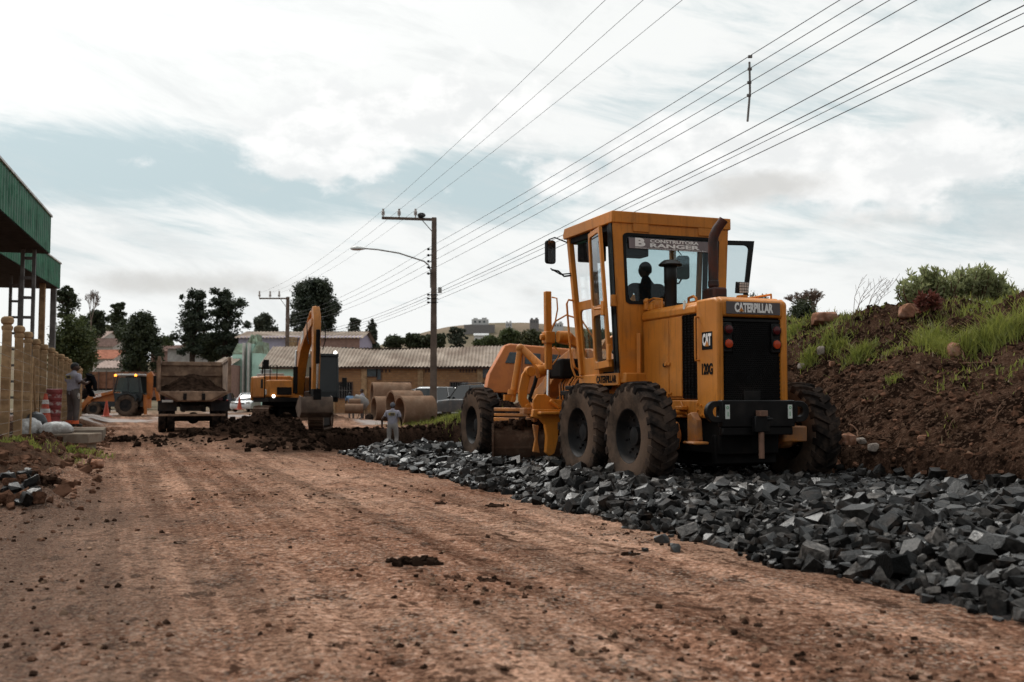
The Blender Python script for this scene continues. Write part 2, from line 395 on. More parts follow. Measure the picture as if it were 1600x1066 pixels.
def stone_material(name, lo, hi, rough, spec):
    m = bpy.data.materials.new(name); m.use_nodes = True; t = m.node_tree; g = NT(t); b = t.nodes['Principled BSDF']
    geo = g.n('ShaderNodeNewGeometry'); tc = geo.outputs['Position']
    ri = g.m('FRACT', g.m('ADD', geo.outputs['Random Per Island'], g.n('ShaderNodeObjectInfo').outputs['Random']))
    k = g.m('POWER', ri, 2.2); c = g.mix(k, lo, hi)
    n1 = g.noise(tc, 22, 6, .7); v = g.m('ADD', .45, g.m('MULTIPLY', g.ramp(n1, .40, .60), 1.1)); c = g.vm('MULTIPLY', c, g.n('ShaderNodeCombineXYZ', {0: v, 1: v, 2: v}).outputs[0])
    c = g.mix(g.m('MULTIPLY', g.ramp(g.noise(tc, 6, 5, .65), .54, .64), .6), c, (.030, .021, .016))
    g.set(b.inputs['Base Color'], c); g.set(b.inputs['Roughness'], g.m('ADD', rough, g.m('MULTIPLY', n1, .25))); ri2 = g.m('FRACT', g.m('MULTIPLY', ri, 7.31)); g.set(b.inputs['Specular IOR Level'], g.m('ADD', .04, g.m('MULTIPLY', g.m('POWER', ri2, 3.0), spec)))
    bn = g.n('ShaderNodeBump', {'Height': g.noise(tc, 45, 5, .65), 'Strength': .5, 'Distance': .012}); t.links.new(bn.outputs[0], b.inputs['Normal']); M[name] = m
stone_material('stone_dark', (.004, .0037, .0035), (.046, .042, .039), .20, .7)
stone_material('stone_black', (.002, .002, .002), (.012, .0113, .0107), .22, .45)
stone_material('stone_grey', (.011, .0103, .0097), (.105, .095, .087), .20, .9)
mat('bucket_brown', (.115, .075, .052), .65, var=.3, vscale=3, dirt=(.09, .055, .04), damt=.45)
mat('soil_dark', (.020, .0125, .009), .95, var=.5, vscale=6, bump=.8, bscale=14, spec=.1)
mat('stone_bed', (.014, .012, .012), .8, var=.5, vscale=20, bump=1, bscale=30, spec=.12)
mat('shirt_grey', (.31, .295, .34), .95, var=.12, vscale=6, bump=.15, bscale=12)
mat('trouser_grey', (.115, .098, .092), .95, var=.15, vscale=6, bump=.2, bscale=10)
mat('trouser_pale', (.33, .30, .285), .95, var=.12, vscale=6, bump=.2, bscale=10)
mat('shirt_blue', (.09, .14, .21), .95)
mat('black_cloth', (.012, .012, .014), .95)
mat('skin_dark', (.065, .033, .022), .6, var=.1)
mat('skin_mid', (.17, .085, .055), .6, var=.1)
mat('hair', (.008, .007, .007), .8)
mat('cap_grey', (.12, .12, .135), .9)
mat('boot', (.02, .016, .014), .8)
mat('glove', (.5, .46, .42), .9)
mat('hi_vis', (.65, .11, .03), .6)
mat('hi_yellow', (.55, .42, .05), .7)
mat('mesh_wire', (.28, .24, .2), .7)
mat('yellow_panel', (.42, .26, .04), .6)
emit('beacon', (1.0, .28, .03), 4.0); emit('headlight', (1.0, .97, .9), 5.0)
glass('cab_glass', (.66, .76, .78), .02); glass('door_glass', (.80, .86, .88), .04); glass('clear_glass', (.985, .99, .99), .008)
mat('car_glass', (.010, .012, .013), .06, var=.1, spec=.5); glass('green_glass', (.30, .48, .46), .12)
leafmat('leaf_dark', (.016, .025, .012), (.070, .084, .038)); leafmat('leaf_mid', (.028, .042, .013), (.11, .13, .045))
leafmat('leaf_pine', (.014, .023, .015), (.060, .075, .042)); leafmat('leaf_olive', (.035, .042, .016), (.105, .105, .045))
leafmat('leaf_shrub', (.14, .165, .07), (.40, .42, .20), .5); leafmat('leaf_red', (.10, .03, .022), (.22, .07, .05), .3)
leafmat('leaf_far', (.035, .045, .032), (.085, .095, .062)); leafmat('leaf_bare', (.16, .115, .095), (.30, .225, .19))
leafmat('grass', (.085, .115, .016), (.36, .37, .085), .45); leafmat('grass_dry', (.12, .09, .045), (.26, .20, .11), .3)

def brick_material():
    m = bpy.data.materials.new('brick_wall'); m.use_nodes = True; t = m.node_tree; g = NT(t); b = t.nodes['Principled BSDF']
    tc = g.n('ShaderNodeTexCoord').outputs['Object']
    v = g.n('ShaderNodeMapping', {'Vector': tc, 'Rotation': (R(90), 0, 0)}).outputs[0]
    br = g.n('ShaderNodeTexBrick', {'Vector': v, 'Color1': (.36, .19, .085), 'Color2': (.27, .13, .055), 'Mortar': (.21, .13, .08), 'Scale': 1.0,
             'Mortar Size': .012, 'Brick Width': .27, 'Row Height': .17, 'Bias': 0.0})
    f = g.ramp(g.noise(tc, .7, 6, .65), .42, .72)
    g.set(b.inputs['Base Color'], g.mix(g.m('MULTIPLY', f, .5), br.outputs[0], (.22, .13, .075))); b.inputs['Roughness'].default_value = .9
    bn = g.n('ShaderNodeBump', {'Height': br.outputs[1], 'Strength': .5, 'Distance': -.02}); t.links.new(bn.outputs[0], b.inputs['Normal'])
    M['brick_wall'] = m
brick_material()

def ground_material():
    m = bpy.data.materials.new('ground_soil'); m.use_nodes = True; t = m.node_tree; g = NT(t); b = t.nodes['Principled BSDF']
    tc = g.n('ShaderNodeTexCoord').outputs['Object']
    A = lambda n: g.n('ShaderNodeAttribute', attribute_name=n).outputs['Fac']
    along = g.n('ShaderNodeMapping', {'Vector': tc, 'Rotation': (0, 0, -HD)}).outputs[0]     # x across, y along the road
    big = g.noise(g.vm('MULTIPLY', along, (1, .35, 1)), .55, 5, .6); mid = g.noise(tc, 2.6, 6, .65); fine = g.noise(tc, 17, 6, .7); grit = g.noise(tc, 70, 4, .7)
    c = g.mix(g.ramp(big, .38, .62), (.175, .090, .058), (.335, .198, .136))
    c = g.mix(g.m('MULTIPLY', g.ramp(mid, .50, .57), .55), c, (.150, .072, .045))
    c = g.mix(g.m('MULTIPLY', g.ramp(fine, .53, .58), .75), c, (.075, .036, .023))
    c = g.mix(g.m('MULTIPLY', g.ramp(fine, .46, .40), .6), c, (.40, .27, .205))
    # long wheel streaks and tread bars along the lane
    stk = g.noise(g.vm('MULTIPLY', along, (3.2, .10, 1)), 1.0, 5, .65); sk = g.m('ADD', .66, g.m('MULTIPLY', g.ramp(stk, .40, .60), .52))
    c = g.vm('MULTIPLY', c, g.n('ShaderNodeCombineXYZ', {0: sk, 1: sk, 2: sk}).outputs[0])
    sx = g.n('ShaderNodeSeparateXYZ', {0: along}).outputs
    for uc in (.35, 1.05, 2.35, 3.05):
        band = g.m('EXPONENT', g.m('MULTIPLY', g.m('POWER', g.m('DIVIDE', g.m('SUBTRACT', sx[0], uc), .15), 2.0), -1.0))
        bar = g.ramp(g.m('SINE', g.m('ADD', g.m('MULTIPLY', sx[1], 38.0), g.m('MULTIPLY', g.m('ABSOLUTE', g.m('SUBTRACT', sx[0], uc)), 30.0))), .1, .6)
        f = g.m('MULTIPLY', g.m('MULTIPLY', band, bar), g.ramp(g.noise(g.vm('MULTIPLY', along, (1, .2, 1)), .8, 3), .44, .56))
        c = g.mix(g.m('MULTIPLY', f, .34), c, (.095, .050, .034))
    # chips of stone pressed into the dirt
    gr2 = g.noise(tc, 42, 5, .75); sp = g.m('ADD', .5, g.m('MULTIPLY', g.ramp(gr2, .40, .60, False), .95)); c = g.vm('MULTIPLY', c, g.n('ShaderNodeCombineXYZ', {0: sp, 1: sp, 2: sp}).outputs[0])
    # dark scuffs of damp soil
    sc = g.noise(g.vm('MULTIPLY', along, (1, .6, 1)), 5.0, 7, .7); c = g.mix(g.m('MULTIPLY', g.ramp(sc, .565, .60), .85), c, (.034, .018, .012))
    vo = g.n('ShaderNodeTexVoronoi', {'Vector': tc, 'Scale': 30.0}, feature='F1')
    chip = g.m('MULTIPLY', g.ramp(vo.outputs['Distance'], .42, .32), g.m('MAXIMUM', g.ramp(g.noise(tc, 1.3, 4), .47, .56), A('a_grey')))
    chipc = g.mix(g.n('ShaderNodeSeparateColor', {0: vo.outputs['Color']}).outputs[0], (.07, .06, .055), (.36, .27, .21))
    c = g.mix(g.m('MULTIPLY', chip, .75), c, chipc)
    # tyre-tread bars pressed into the lane
    # grey fine gravel of the shoulder
    greyc = g.mix(g.ramp(grit, .42, .58), (.030, .021, .017), (.15, .105, .082))
    c = g.mix(g.m('MULTIPLY', A('a_grey'), .85), c, greyc)
    # fresh dark soil of the digging, darker scarp band, bank soil
    bank = g.mix(g.ramp(mid, .42, .58), (.012, .0068, .0047), (.070, .039, .026))
    bank = g.mix(g.m('MULTIPLY', g.ramp(fine, .53, .58), .7), bank, (.125, .078, .055))
    bank = g.mix(g.m('MULTIPLY', g.ramp(gr2, .52, .58), .6), bank, (.012, .006, .004))
    c = g.mix(A('a_bank'), c, bank)
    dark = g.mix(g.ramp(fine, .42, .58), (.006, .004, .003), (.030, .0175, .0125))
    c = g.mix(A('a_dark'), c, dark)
    far = g.mix(g.ramp(g.noise(tc, .03, 6, .6), .35, .65), (.21, .165, .125), (.15, .13, .09))
    c = g.mix(A('a_far'), c, far)
    wet = A('a_wet')
    c = g.mix(wet, c, (.16, .12, .10))
    g.set(b.inputs['Base Color'], c)
    g.set(b.inputs['Roughness'], g.m('SUBTRACT', .92, g.m('MULTIPLY', wet, .72))); g.set(b.inputs['Specular IOR Level'], g.m('MULTIPLY', wet, .5))
    h = g.m('ADD', g.m('MULTIPLY', mid, .5), g.m('ADD', g.m('MULTIPLY', fine, .45), g.m('ADD', g.m('MULTIPLY', grit, .16), g.m('MULTIPLY', chip, .12))))
    bn = g.n('ShaderNodeBump', {'Height': h, 'Strength': g.m('SUBTRACT', 1.0, g.m('MULTIPLY', wet, .95)), 'Distance': g.m('ADD', .035, g.m('MULTIPLY', A('a_bank'), .06))}); t.links.new(bn.outputs[0], b.inputs['Normal'])
    M['ground_soil'] = m
ground_material()
# ------------------------------------------------------------------ the ground: one sheet
TRENCH = [(-4.4, 23.8), (-6.9, 33), (-6.1, 39.5), (-2.6, 43.5), (1.5, 43.5), (2.0, 25.0)]
def poly_sd(x, y, poly):
    """signed distance to a polygon, negative inside"""
    d = np.full(x.shape, 1e9); ins = np.zeros(x.shape, bool); n = len(poly)
    for i in range(n):
        ax, ay = poly[i]; bx, by = poly[(i + 1) % n]; ex, ey = bx - ax, by - ay
        t = np.clip(((x - ax) * ex + (y - ay) * ey) / (ex * ex + ey * ey), 0, 1)
        d = np.minimum(d, np.hypot(x - ax - t * ex, y - ay - t * ey))
        c = ((ay > y) != (by > y)) & (x < (bx - ax) * (y - ay) / (by - ay + 1e-12) + ax); ins ^= c
    return np.where(ins, -d, d)
def gauss(x, y, cx, cy, rx, ry): return np.exp(-((x - cx) / rx) ** 2 - ((y - cy) / ry) ** 2)
def terrain(x, y):
    x = np.asarray(x, float); y = np.asarray(y, float)
    u = CS * x + SN * y; v = -SN * x + CS * y; r = np.hypot(x, y); near = 1 - sstep(r, 60, 110)
    z = .02 * fbm(x, y, .35, 4, 1) + .012 * fbm(x, y, 2.2, 4, 2) * near
    # wheel ruts and crumbs on the lane
    z += -sum(.022 * np.exp(-((u - q_ + .25 * fbm(x * 0, v, .05, 2, 3)) / .2) ** 2) for q_ in (.35, 1.05, 2.35, 3.05)) * near
    z += .014 * np.maximum(fbm(x, y, 5.5, 3, 4), 0) * near * sstep(r, 3, 5)
    # left shoulder: rubble ridge and the raised verge by the fence
    lm = sstep(-u, .75 + 0, 2.0) * sstep(v, 11.0, 14.5) * (1 - sstep(v, 60, 80))
    z += lm * (.30 + .13 * fbm(x, y, .9, 4, 5) + .06 * fbm(x, y, 3.5, 3, 6))
    lump = sstep(-u, .2, .9) * (1 - sstep(-u, 1.6, 2.6)) * sstep(v, 10.5, 12.5) * (1 - sstep(v, 30, 50))
    z += lump * (.08 + .26 * np.maximum(fbm(x, y, 1.3, 4, 8), -.3) + .08 * fbm(x, y, 5, 3, 81))
    # right bank: low scarp, ledge, slope, top
    ut = 8.75 + .25 * fbm(u * 0, v, .5, 3, 9) + 7.0 * sstep(v, 24, 40)
    hb = (2.75 - 1.3 * sstep(v, 24, 46)) * (1 - sstep(v, 49, 60)) + .22 * fbm(u * 0, v, .22, 3, 10)
    q = u - ut
    rough_b = .30 * fbm(x + .4 * z, y, .55, 5, 11) + .25 * fbm(x, y, 1.9, 4, 12) + .10 * fbm(x, y, 6, 3, 13)
    gul = .16 * fbm(v * 1.0 + .5 * u, u * .25, 1.0, 4, 14)
    sc = .5 * sstep(q, 0, .28) * (1 - sstep(v, 24, 34))
    sl = np.clip((q - .75) / 3.6, 0, 1); sl = sl ** .92
    bank = sc + np.maximum(hb - sc, 0) * sl + (rough_b + gul) * sstep(q, .1, .9) * (.45 + .55 * sl) * (1 - sstep(v, 49, 60))
    bank += .25 * sstep(q, 5, 12) * (1 - sstep(v, 30, 46))
    z += np.where(q > 0, bank, 0)
    # trench across the bed, heaps of dug soil around it
    sd = poly_sd(x, y, TRENCH) + .45 * fbm(x, y, .7, 4, 20)
    z -= .95 * sstep(-sd, -.05, .75)
    heap = (.75 * gauss(x, y, -7.2, 31.8, 1.9, 1.5) + .22 * gauss(x, y, -6.3, 26.5, 1.2, 1.0) + .22 * gauss(x, y, -8.7, 29.5, 1.3, 1.2) + .30 * gauss(x, y, -4.9, 24.3, .8, .7)
            + .5 * gauss(x, y, -1.6, 45.0, 1.7, 1.4) + .4 * gauss(x, y, -3.8, 47.0, 1.6, 1.2) + .7 * gauss(x, y, .3, 44.6, 1.6, 1.3) + .45 * gauss(x, y, -9.5, 52, 2.5, 1.5))
    z += heap * (1 + .8 * fbm(x, y, 1.1, 4, 21)) * sstep(sd, -.5, .3)
    z += .10 * fbm(x, y, 1.4, 4, 22) * sstep(heap, .02, .2)
    rub = (sstep(-sd, -3.5, -.2) * .5 + gauss(x, y, -9.5, 30.5, 4.5, 3.5)) * near
    z += rub * .07 * fbm(x, y, 2.4, 4, 23)
    # far land
    z += .35 * sstep(y, 55, 95)
    z += 13 * gauss(x, y, -130, 215, 85, 75) + 38 * gauss(x, y, -20, 640, 120, 110) + 26 * gauss(x, y, 190, 620, 220, 120) + 9.5 * gauss(x, y, 48, 225, 50, 50) + 24 * gauss(x, y, 260, 330, 170, 90) * 0
    z += sstep(y, 120, 300) * 2.0 * fbm(x, y, .012, 4, 24)
    # attributes: soil kinds, and where the ground is darker
    edge = .35 * fbm(x, y, .8, 4, 30)
    a_bank = np.maximum(sstep(q, -.15, .1), np.maximum(sstep(-u + edge, .55, 1.3) * sstep(v + 3 * edge, 11.5, 13.5) * (1 - sstep(v, 60, 90)) * .8, np.minimum(1, rub * .8)))
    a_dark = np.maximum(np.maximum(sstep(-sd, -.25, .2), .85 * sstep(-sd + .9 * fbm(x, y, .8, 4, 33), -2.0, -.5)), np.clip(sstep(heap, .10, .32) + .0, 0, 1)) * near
    a_dark = np.maximum(a_dark, .55 * (1 - sstep(q, .25, .5)) * sstep(q, -.2, .05) * (1 - sstep(v, 30, 40)))  # darker band along the scarp face at the foot of the bank
    a_grey = sstep(-u + edge * 1.8, -.9, .35) * (1 - sstep(v + 4 * edge, 10.5, 17)) * .75 + .5 * gauss(u, v, -.6, 20, .5, 7) * (.5 + edge)
    a_far = sstep(r, 62, 100)
    a_wet = .75 * sstep(fbm(x, y, .33, 3, 31), .08, .36) * sstep(y, 43, 50) * (1 - sstep(y, 75, 90)) * (u < 12)
    return z, dict(a_bank=a_bank, a_dark=a_dark, a_grey=np.clip(a_grey, 0, 1), a_far=a_far, a_wet=a_wet)
def gz(x, y): return float(terrain(np.array([x]), np.array([y]))[0][0])
_T = np.concatenate([np.linspace(2, 60, 3000), np.linspace(60, 900, 3000)])
def hit(px, py, lift=0.0):
    """where the line of sight of a photograph pixel meets the ground"""
    a = at(px, py, 1.0) - Vector((0, 0, CAM_H))
    x = a.x * _T; y = a.y * _T; z = CAM_H + a.z * _T
    g = terrain(x, y)[0]; i = np.argmax(g > z)
    if not (g > z).any(): i = len(_T) - 1
    return Vector((float(x[i]), float(y[i]), float(g[i]) + lift))
def make_ground():
    rr = [1.0]
    while rr[-1] < 4: rr.append(rr[-1] * 1.018)
    while rr[-1] < 52: rr.append(rr[-1] * 1.0095)
    while rr[-1] < 1900: rr.append(rr[-1] * 1.03)
    th = np.concatenate([np.linspace(-36, 36, 600), np.linspace(36, 324, 70)[1:-1]]) * math.pi / 180
    rr = np.array(rr); RR, TH = np.meshgrid(rr, th, indexing='ij')
    X = RR * np.sin(TH); Y = RR * np.cos(TH); Z, at_ = terrain(X, Y)
    n = len(th); m = len(rr)
    V = np.stack([X, Y, Z], -1).reshape(-1, 3)
    V = np.vstack([V, [[0, 0, gz(0, 0)]]])
    i, j = np.meshgrid(np.arange(m - 1), np.arange(n), indexing='ij'); k = (j + 1) % n
    F = np.stack([i * n + j, (i + 1) * n + j, (i + 1) * n + k, i * n + k], -1).reshape(-1, 4)[:, ::-1]
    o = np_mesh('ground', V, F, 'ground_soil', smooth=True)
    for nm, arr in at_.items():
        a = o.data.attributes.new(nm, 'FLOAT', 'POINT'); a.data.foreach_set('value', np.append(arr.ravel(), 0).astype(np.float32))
    tag(o, 'brown dirt road, trench and soil ground running to the far hills', 'ground', kind='structure')
    # the small disc right under the camera
    mb = MB(); a = [tuple(V[q]) for q in range(n)]; mb.add(a + [(0, 0, gz(0, 0))], [(q, (q + 1) % n, n) for q in range(n)])
    p = mb.build('ground_centre', 'ground_soil', o)
    return o
ground = make_ground()

# ------------------------------------------------------------------ crushed stone
nrng = np.random.default_rng(5)
def rock_variant(seed, npts=13, flat=.62):
    q = random.Random(seed); bm = bmesh.new()
    # broken slab: jittered block with knocked-off corners
    for sx in (-1, 1):
        for sy in (-1, 1):
            for sz in (-1, 1):
                c = Vector((sx * q.uniform(.55, 1.0), sy * q.uniform(.5, 1.0), sz * q.uniform(.6, 1.0)))
                if q.random() < .6:
                    for ax in q.sample(range(3), 2): d = c.copy(); d[ax] *= q.uniform(.35, .7); bm.verts.new((d.x * .55, d.y * .42, d.z * .42 * flat / .62))
                else: bm.verts.new((c.x * .55, c.y * .42, c.z * .42 * flat / .62))
    for _ in range(max(0, npts - 11)):
        v = Vector((q.gauss(0, 1), q.gauss(0, 1), q.gauss(0, 1))).normalized(); bm.verts.new((v.x * .58, v.y * .46, v.z * .46 * flat / .62))
    bmesh.ops.convex_hull(bm, input=bm.verts)
    bmesh.ops.delete(bm, geom=[v for v in bm.verts if not v.link_faces], context='VERTS')
    bmesh.ops.triangulate(bm, faces=bm.faces); bmesh.ops.recalc_face_normals(bm, faces=bm.faces)
    V = np.array([v.co[:] for v in bm.verts]); bm.verts.index_update()
    F = np.array([[v.index for v in f.verts] for f in bm.faces]); bm.free(); return V, F
ROCKS = [rock_variant(100 + i, rnd.choice([9, 11, 12, 13]), rnd.uniform(.38, .75)) for i in range(16)]
ROCK_ME = {}
def rock_mesh(i, m):
    if (i, m) not in ROCK_ME:
        me = bpy.data.meshes.new('stone'); me.from_pydata(ROCKS[i][0].tolist(), [], ROCKS[i][1].tolist()); me.materials.append(M[m]); ROCK_ME[(i, m)] = me
    return ROCK_ME[(i, m)]
def rotmats(n, rng, tilt=.6):
    a = rng.uniform(0, 2 * np.pi, n); b = rng.normal(0, tilt, n); c = rng.normal(0, tilt, n)
    ca, sa, cb, sb, cc, sc = np.cos(a), np.sin(a), np.cos(b), np.sin(b), np.cos(c), np.sin(c); o = np.zeros(n); e = np.ones(n)
    Rz = np.stack([np.stack([ca, -sa, o], -1), np.stack([sa, ca, o], -1), np.stack([o, o, e], -1)], 1)
    Rx = np.stack([np.stack([e, o, o], -1), np.stack([o, cb, -sb], -1), np.stack([o, sb, cb], -1)], 1)
    Ry = np.stack([np.stack([cc, o, sc], -1), np.stack([o, e, o], -1), np.stack([-sc, o, cc], -1)], 1)
    return Rz @ Rx @ Ry
def scatter_rocks(name, pos, size, m, parent=None, tilt=.42, rng=nrng):
    n = len(pos); RM = rotmats(n, rng, tilt); var = rng.integers(0, len(ROCKS), n); VV, FF = [], []; off = 0
    for k in range(len(ROCKS)):
        idx = np.where(var == k)[0]
        if not len(idx): continue
        V, F = ROCKS[k]
        P = np.einsum('nij,vj->nvi', RM[idx], V) * size[idx, None, None] + pos[idx, None, :]
        VV.append(P.reshape(-1, 3)); FF.append((F[None] + (np.arange(len(idx)) * len(V))[:, None, None] + off).reshape(-1, 3)); off += len(idx) * len(V)
    o = np_mesh(name, np.vstack(VV), np.vstack(FF), m, parent); tag(o, kind='stuff'); return o
BED_U0, BED_V1 = 4.38, 22.6
def bed_height(u, v):
    x = CS * u - SN * v; y = SN * u + CS * v
    e = .16 * fbm(x, y, 1.1, 4, 40)
    inside = np.minimum(np.minimum(u - BED_U0 + e, (BED_V1 - v) * .8 + 3 * e), 9.4 - u)
    h = .15 * sstep(inside, 0, .75) + .05 * fbm(x, y, .5, 3, 41) * sstep(inside, .3, 1)
    return h, inside
def make_bed():
    us = np.linspace(4.1, 9.3, 90); vs_ = np.linspace(1.0, 23.6, 260); U, V = np.meshgrid(us, vs_, indexing='ij'); h, ins = bed_height(U, V)
    X = CS * U - SN * V; Y = SN * U + CS * V; g = terrain(X, Y)[0]
    Z = np.where(ins > 0, np.minimum(g, .12) + h + .004, np.minimum(g, .12) - .06)
    n = len(vs_); i, j = np.meshgrid(np.arange(len(us) - 1), np.arange(n - 1), indexing='ij')
    F = np.stack([i * n + j, (i + 1) * n + j, (i + 1) * n + j + 1, i * n + j + 1], -1).reshape(-1, 4)
    bed = np_mesh('stone_bed', np.stack([X, Y, Z], -1).reshape(-1, 3), F, 'stone_bed', smooth=True)
    tag(bed, 'bed of dark crushed stone beside the dirt lane under the grader', 'stone bed', kind='structure')
    def sample(sp, jit, keep, smin, smax, zlo, zhi, seed):
        r_ = np.random.default_rng(seed)
        U, V = np.meshgrid(np.arange(BED_U0 - .15, 9.2, sp), np.arange(1.5, BED_V1 + .3, sp), indexing='ij')
        U = (U + r_.uniform(-jit, jit, U.shape) * sp).ravel(); V = (V + r_.uniform(-jit, jit, V.shape) * sp).ravel()
        k = r_.random(U.shape) < keep; U, V = U[k], V[k]; h, ins = bed_height(U, V); k = ins > r_.uniform(-.10, .12, U.shape); U, V, h, ins = U[k], V[k], h[k], ins[k]
        X = CS * U - SN * V; Y = SN * U + CS * V; g = np.minimum(terrain(X, Y)[0], .12)
        s = r_.uniform(smin, smax, len(U)) * (.8 + .55 * r_.random(len(U)) ** 3)
        return np.stack([X, Y, g + h + r_.uniform(zlo, zhi, len(U)) * s], -1), s
    p1, s1 = sample(.082, .5, 1.0, .065, .13, -.10, .4, 1)
    p2, s2 = sample(.20, .5, .65, .12, .22, .0, .4, 2)
    p3, s3 = sample(.085, .5, .8, .035, .08, -.0, .7, 3)
    P = np.vstack([p1, p2, p3]); S = np.concatenate([s1, s2, s3])
    vis = (np.abs(P[:, 0] / P[:, 1]) < .5) & (P[:, 1] > 4.2)
    score = np.where(vis, S / P[:, 1] * (P[:, 2] + .15 > 0), 0)
    order = np.argsort(-score); big = order[:300]; rest = order[300:]
    rest = rest[(P[rest, 1] > 2) & (np.abs(P[rest, 0] / P[rest, 1]) < .62)]
    RM = rotmats(300, nrng, .42); q = random.Random(3)
    for n_, i in enumerate(big):
        o = bpy.data.objects.new('stone', rock_mesh(q.randrange(16), q.choice(['stone_dark', 'stone_dark', 'stone_black', 'stone_grey']))); col.objects.link(o); o.parent = bed
        Mx = Matrix(RM[n_].tolist()).to_4x4() @ Matrix.Diagonal((S[i], S[i], S[i], 1)); Mx.translation = Vector(P[i]); o.matrix_local = Mx
    mix = nrng.random(len(rest))
    for nm, lo, hi, m in (('stones', 0, .5, 'stone_dark'), ('stones', .5, .75, 'stone_black'), ('stones', .75, 1, 'stone_grey')):
        k = rest[(mix >= lo) & (mix < hi)]; scatter_rocks('crushed_stone', P[k], S[k], m, bed)
    # a few strays rolled on to the lane
    for px, py, s in ((1032, 848, .12), (1056, 862, .11), (1008, 862, .05), (1075, 838, .1), (985, 868, .04), (1048, 840, .06)):
        p = hit(px, py); o = bpy.data.objects.new('stone', rock_mesh(q.randrange(16), 'stone_dark')); col.objects.link(o); o.parent = bed
        o.location = p + Vector((0, 0, s * .2)); o.scale = (s, s, s); o.rotation_euler = (0, .2, q.random() * 6)
    return bed
bed = make_bed()

def make_pebbles():
    r_ = np.random.default_rng(11); n = 24000
    Y = 3.4 * np.exp(r_.random(n) * math.log(8)); X = Y * r_.uniform(-.56, .56, n)
    u = CS * X + SN * Y; v = -SN * X + CS * Y
    dens = np.clip(.04 + .75 * sstep(fbm(X, Y, .8, 4, 50), .08, .42) + .6 * sstep(-u, -.6, .6) * sstep(fbm(X, Y, 1.1, 4, 51), -.15, .3), 0, 1)
    k = (r_.random(n) < dens) & (u < 4.3 + .3 * r_.random(n)); X, Y = X[k], Y[k]
    s = (.006 + .030 * r_.random(len(X)) ** 4) * (1 + Y / 30); z = terrain(X, Y)[0]
    P = np.stack([X, Y, z + s * .1], -1); kk = r_.random(len(X))
    par = tag(scatter_rocks('road_grit', P[kk < .4], s[kk < .4], 'soil_red'), 'loose reddish crumbs of soil strewn over the dirt lane', 'grit')
    scatter_rocks('grit', P[(kk >= .4) & (kk < .75)], s[(kk >= .4) & (kk < .75)], 'soil', par); scatter_rocks('grit', P[kk >= .75], s[kk >= .75], 'pipe_concrete', par)
make_pebbles()

def clod_mesh(seed, m, r=1.0):
    """lumpy lump of soil"""
    q = random.Random(seed); bm = bmesh.new(); bmesh.ops.create_icosphere(bm, subdivisions=3, radius=1)
    o = [Vector((q.uniform(-9, 9), q.uniform(-9, 9), 0)) for _ in range(3)]
    for v in bm.verts:
        p = v.co; a = np.array([p.x + p.z * .7]); b = np.array([p.y - p.z * .6])
        f = 1 + .55 * float(fbm(a + o[0].x, b + o[0].y, 1.1, 4, seed)[0]) + .18 * float(fbm(a + o[1].x, b + o[1].y, 5, 2, seed + 5)[0])
        v.co = p * f
    me = bpy.data.meshes.new('clod'); bm.to_mesh(me); bm.free(); me.materials.append(M[m]); return me
def blob_rock(name, label, cat, loc, dims, seed, m, rz=0, group=None, facets=True):
    """a single boulder, faceted and uneven"""
    V, F = rock_variant(seed, 22, .62); mb = MB(); mb.add(V.tolist(), F.tolist())
    o = mb.build(name, m, None, smooth=0); o.scale = (dims[0] / 1.1, dims[1] / .85, dims[2] / .8); o.location = loc; o.rotation_euler = (0, 0, rz)
    b = o.modifiers.new('b', 'BEVEL'); b.width = .05; b.segments = 2
    s_ = o.modifiers.new('s', 'SUBSURF'); s_.levels = s_.render_levels = 1; s_.subdivision_type = 'SIMPLE'
    return tag(o, label, cat, group)
def clod(px, py, w, lab, i, mt, tall=1.0):
    p = hit(px, py); q = random.Random(600 + i); mb = MB()
    for k in range(int(20 + 160 * w)):
        V, F = ROCKS[q.randrange(16)]; s_ = w * q.uniform(.10, .42); c = Vector((q.gauss(0, .42) * w, q.gauss(0, .30) * w, abs(q.gauss(.02, .07 * tall)) * w)); RM_ = Matrix.Rotation(q.random() * 6, 3, 'Z') @ Matrix.Rotation(q.random() * 6, 3, 'X'); mb.add([c + RM_ @ Vector(v) * s_ for v in V.tolist()], F.tolist())
    o = mb.build('soil_clod', mt, None, smooth=0); o.location = p; tag(o, lab, 'clod')
for i, (px, py, w, lab) in enumerate([(648, 882, .20, 'dark wet clod of soil lying alone in the middle of the lane'), (762, 908, .09, 'small flat soil clod right of the dark clod'),
        (775, 792, .14, 'flat brown clod near the stone edge by the grader blade'), (985, 868, .09, 'little clod beside the strayed black stones'), (690, 788, .09, 'thin soil crumb at the lane edge, left of the flat brown clod')]):
    clod(px, py, w, lab, i, 'soil_dark' if i == 0 else 'soil')
clod(74, 757, .17, 'upright dark soil lump beside the grey stone heap', 8, 'soil', 4.0); clod(42, 748, .13, 'smaller dark soil lump left of the upright one', 9, 'soil', 3.0)
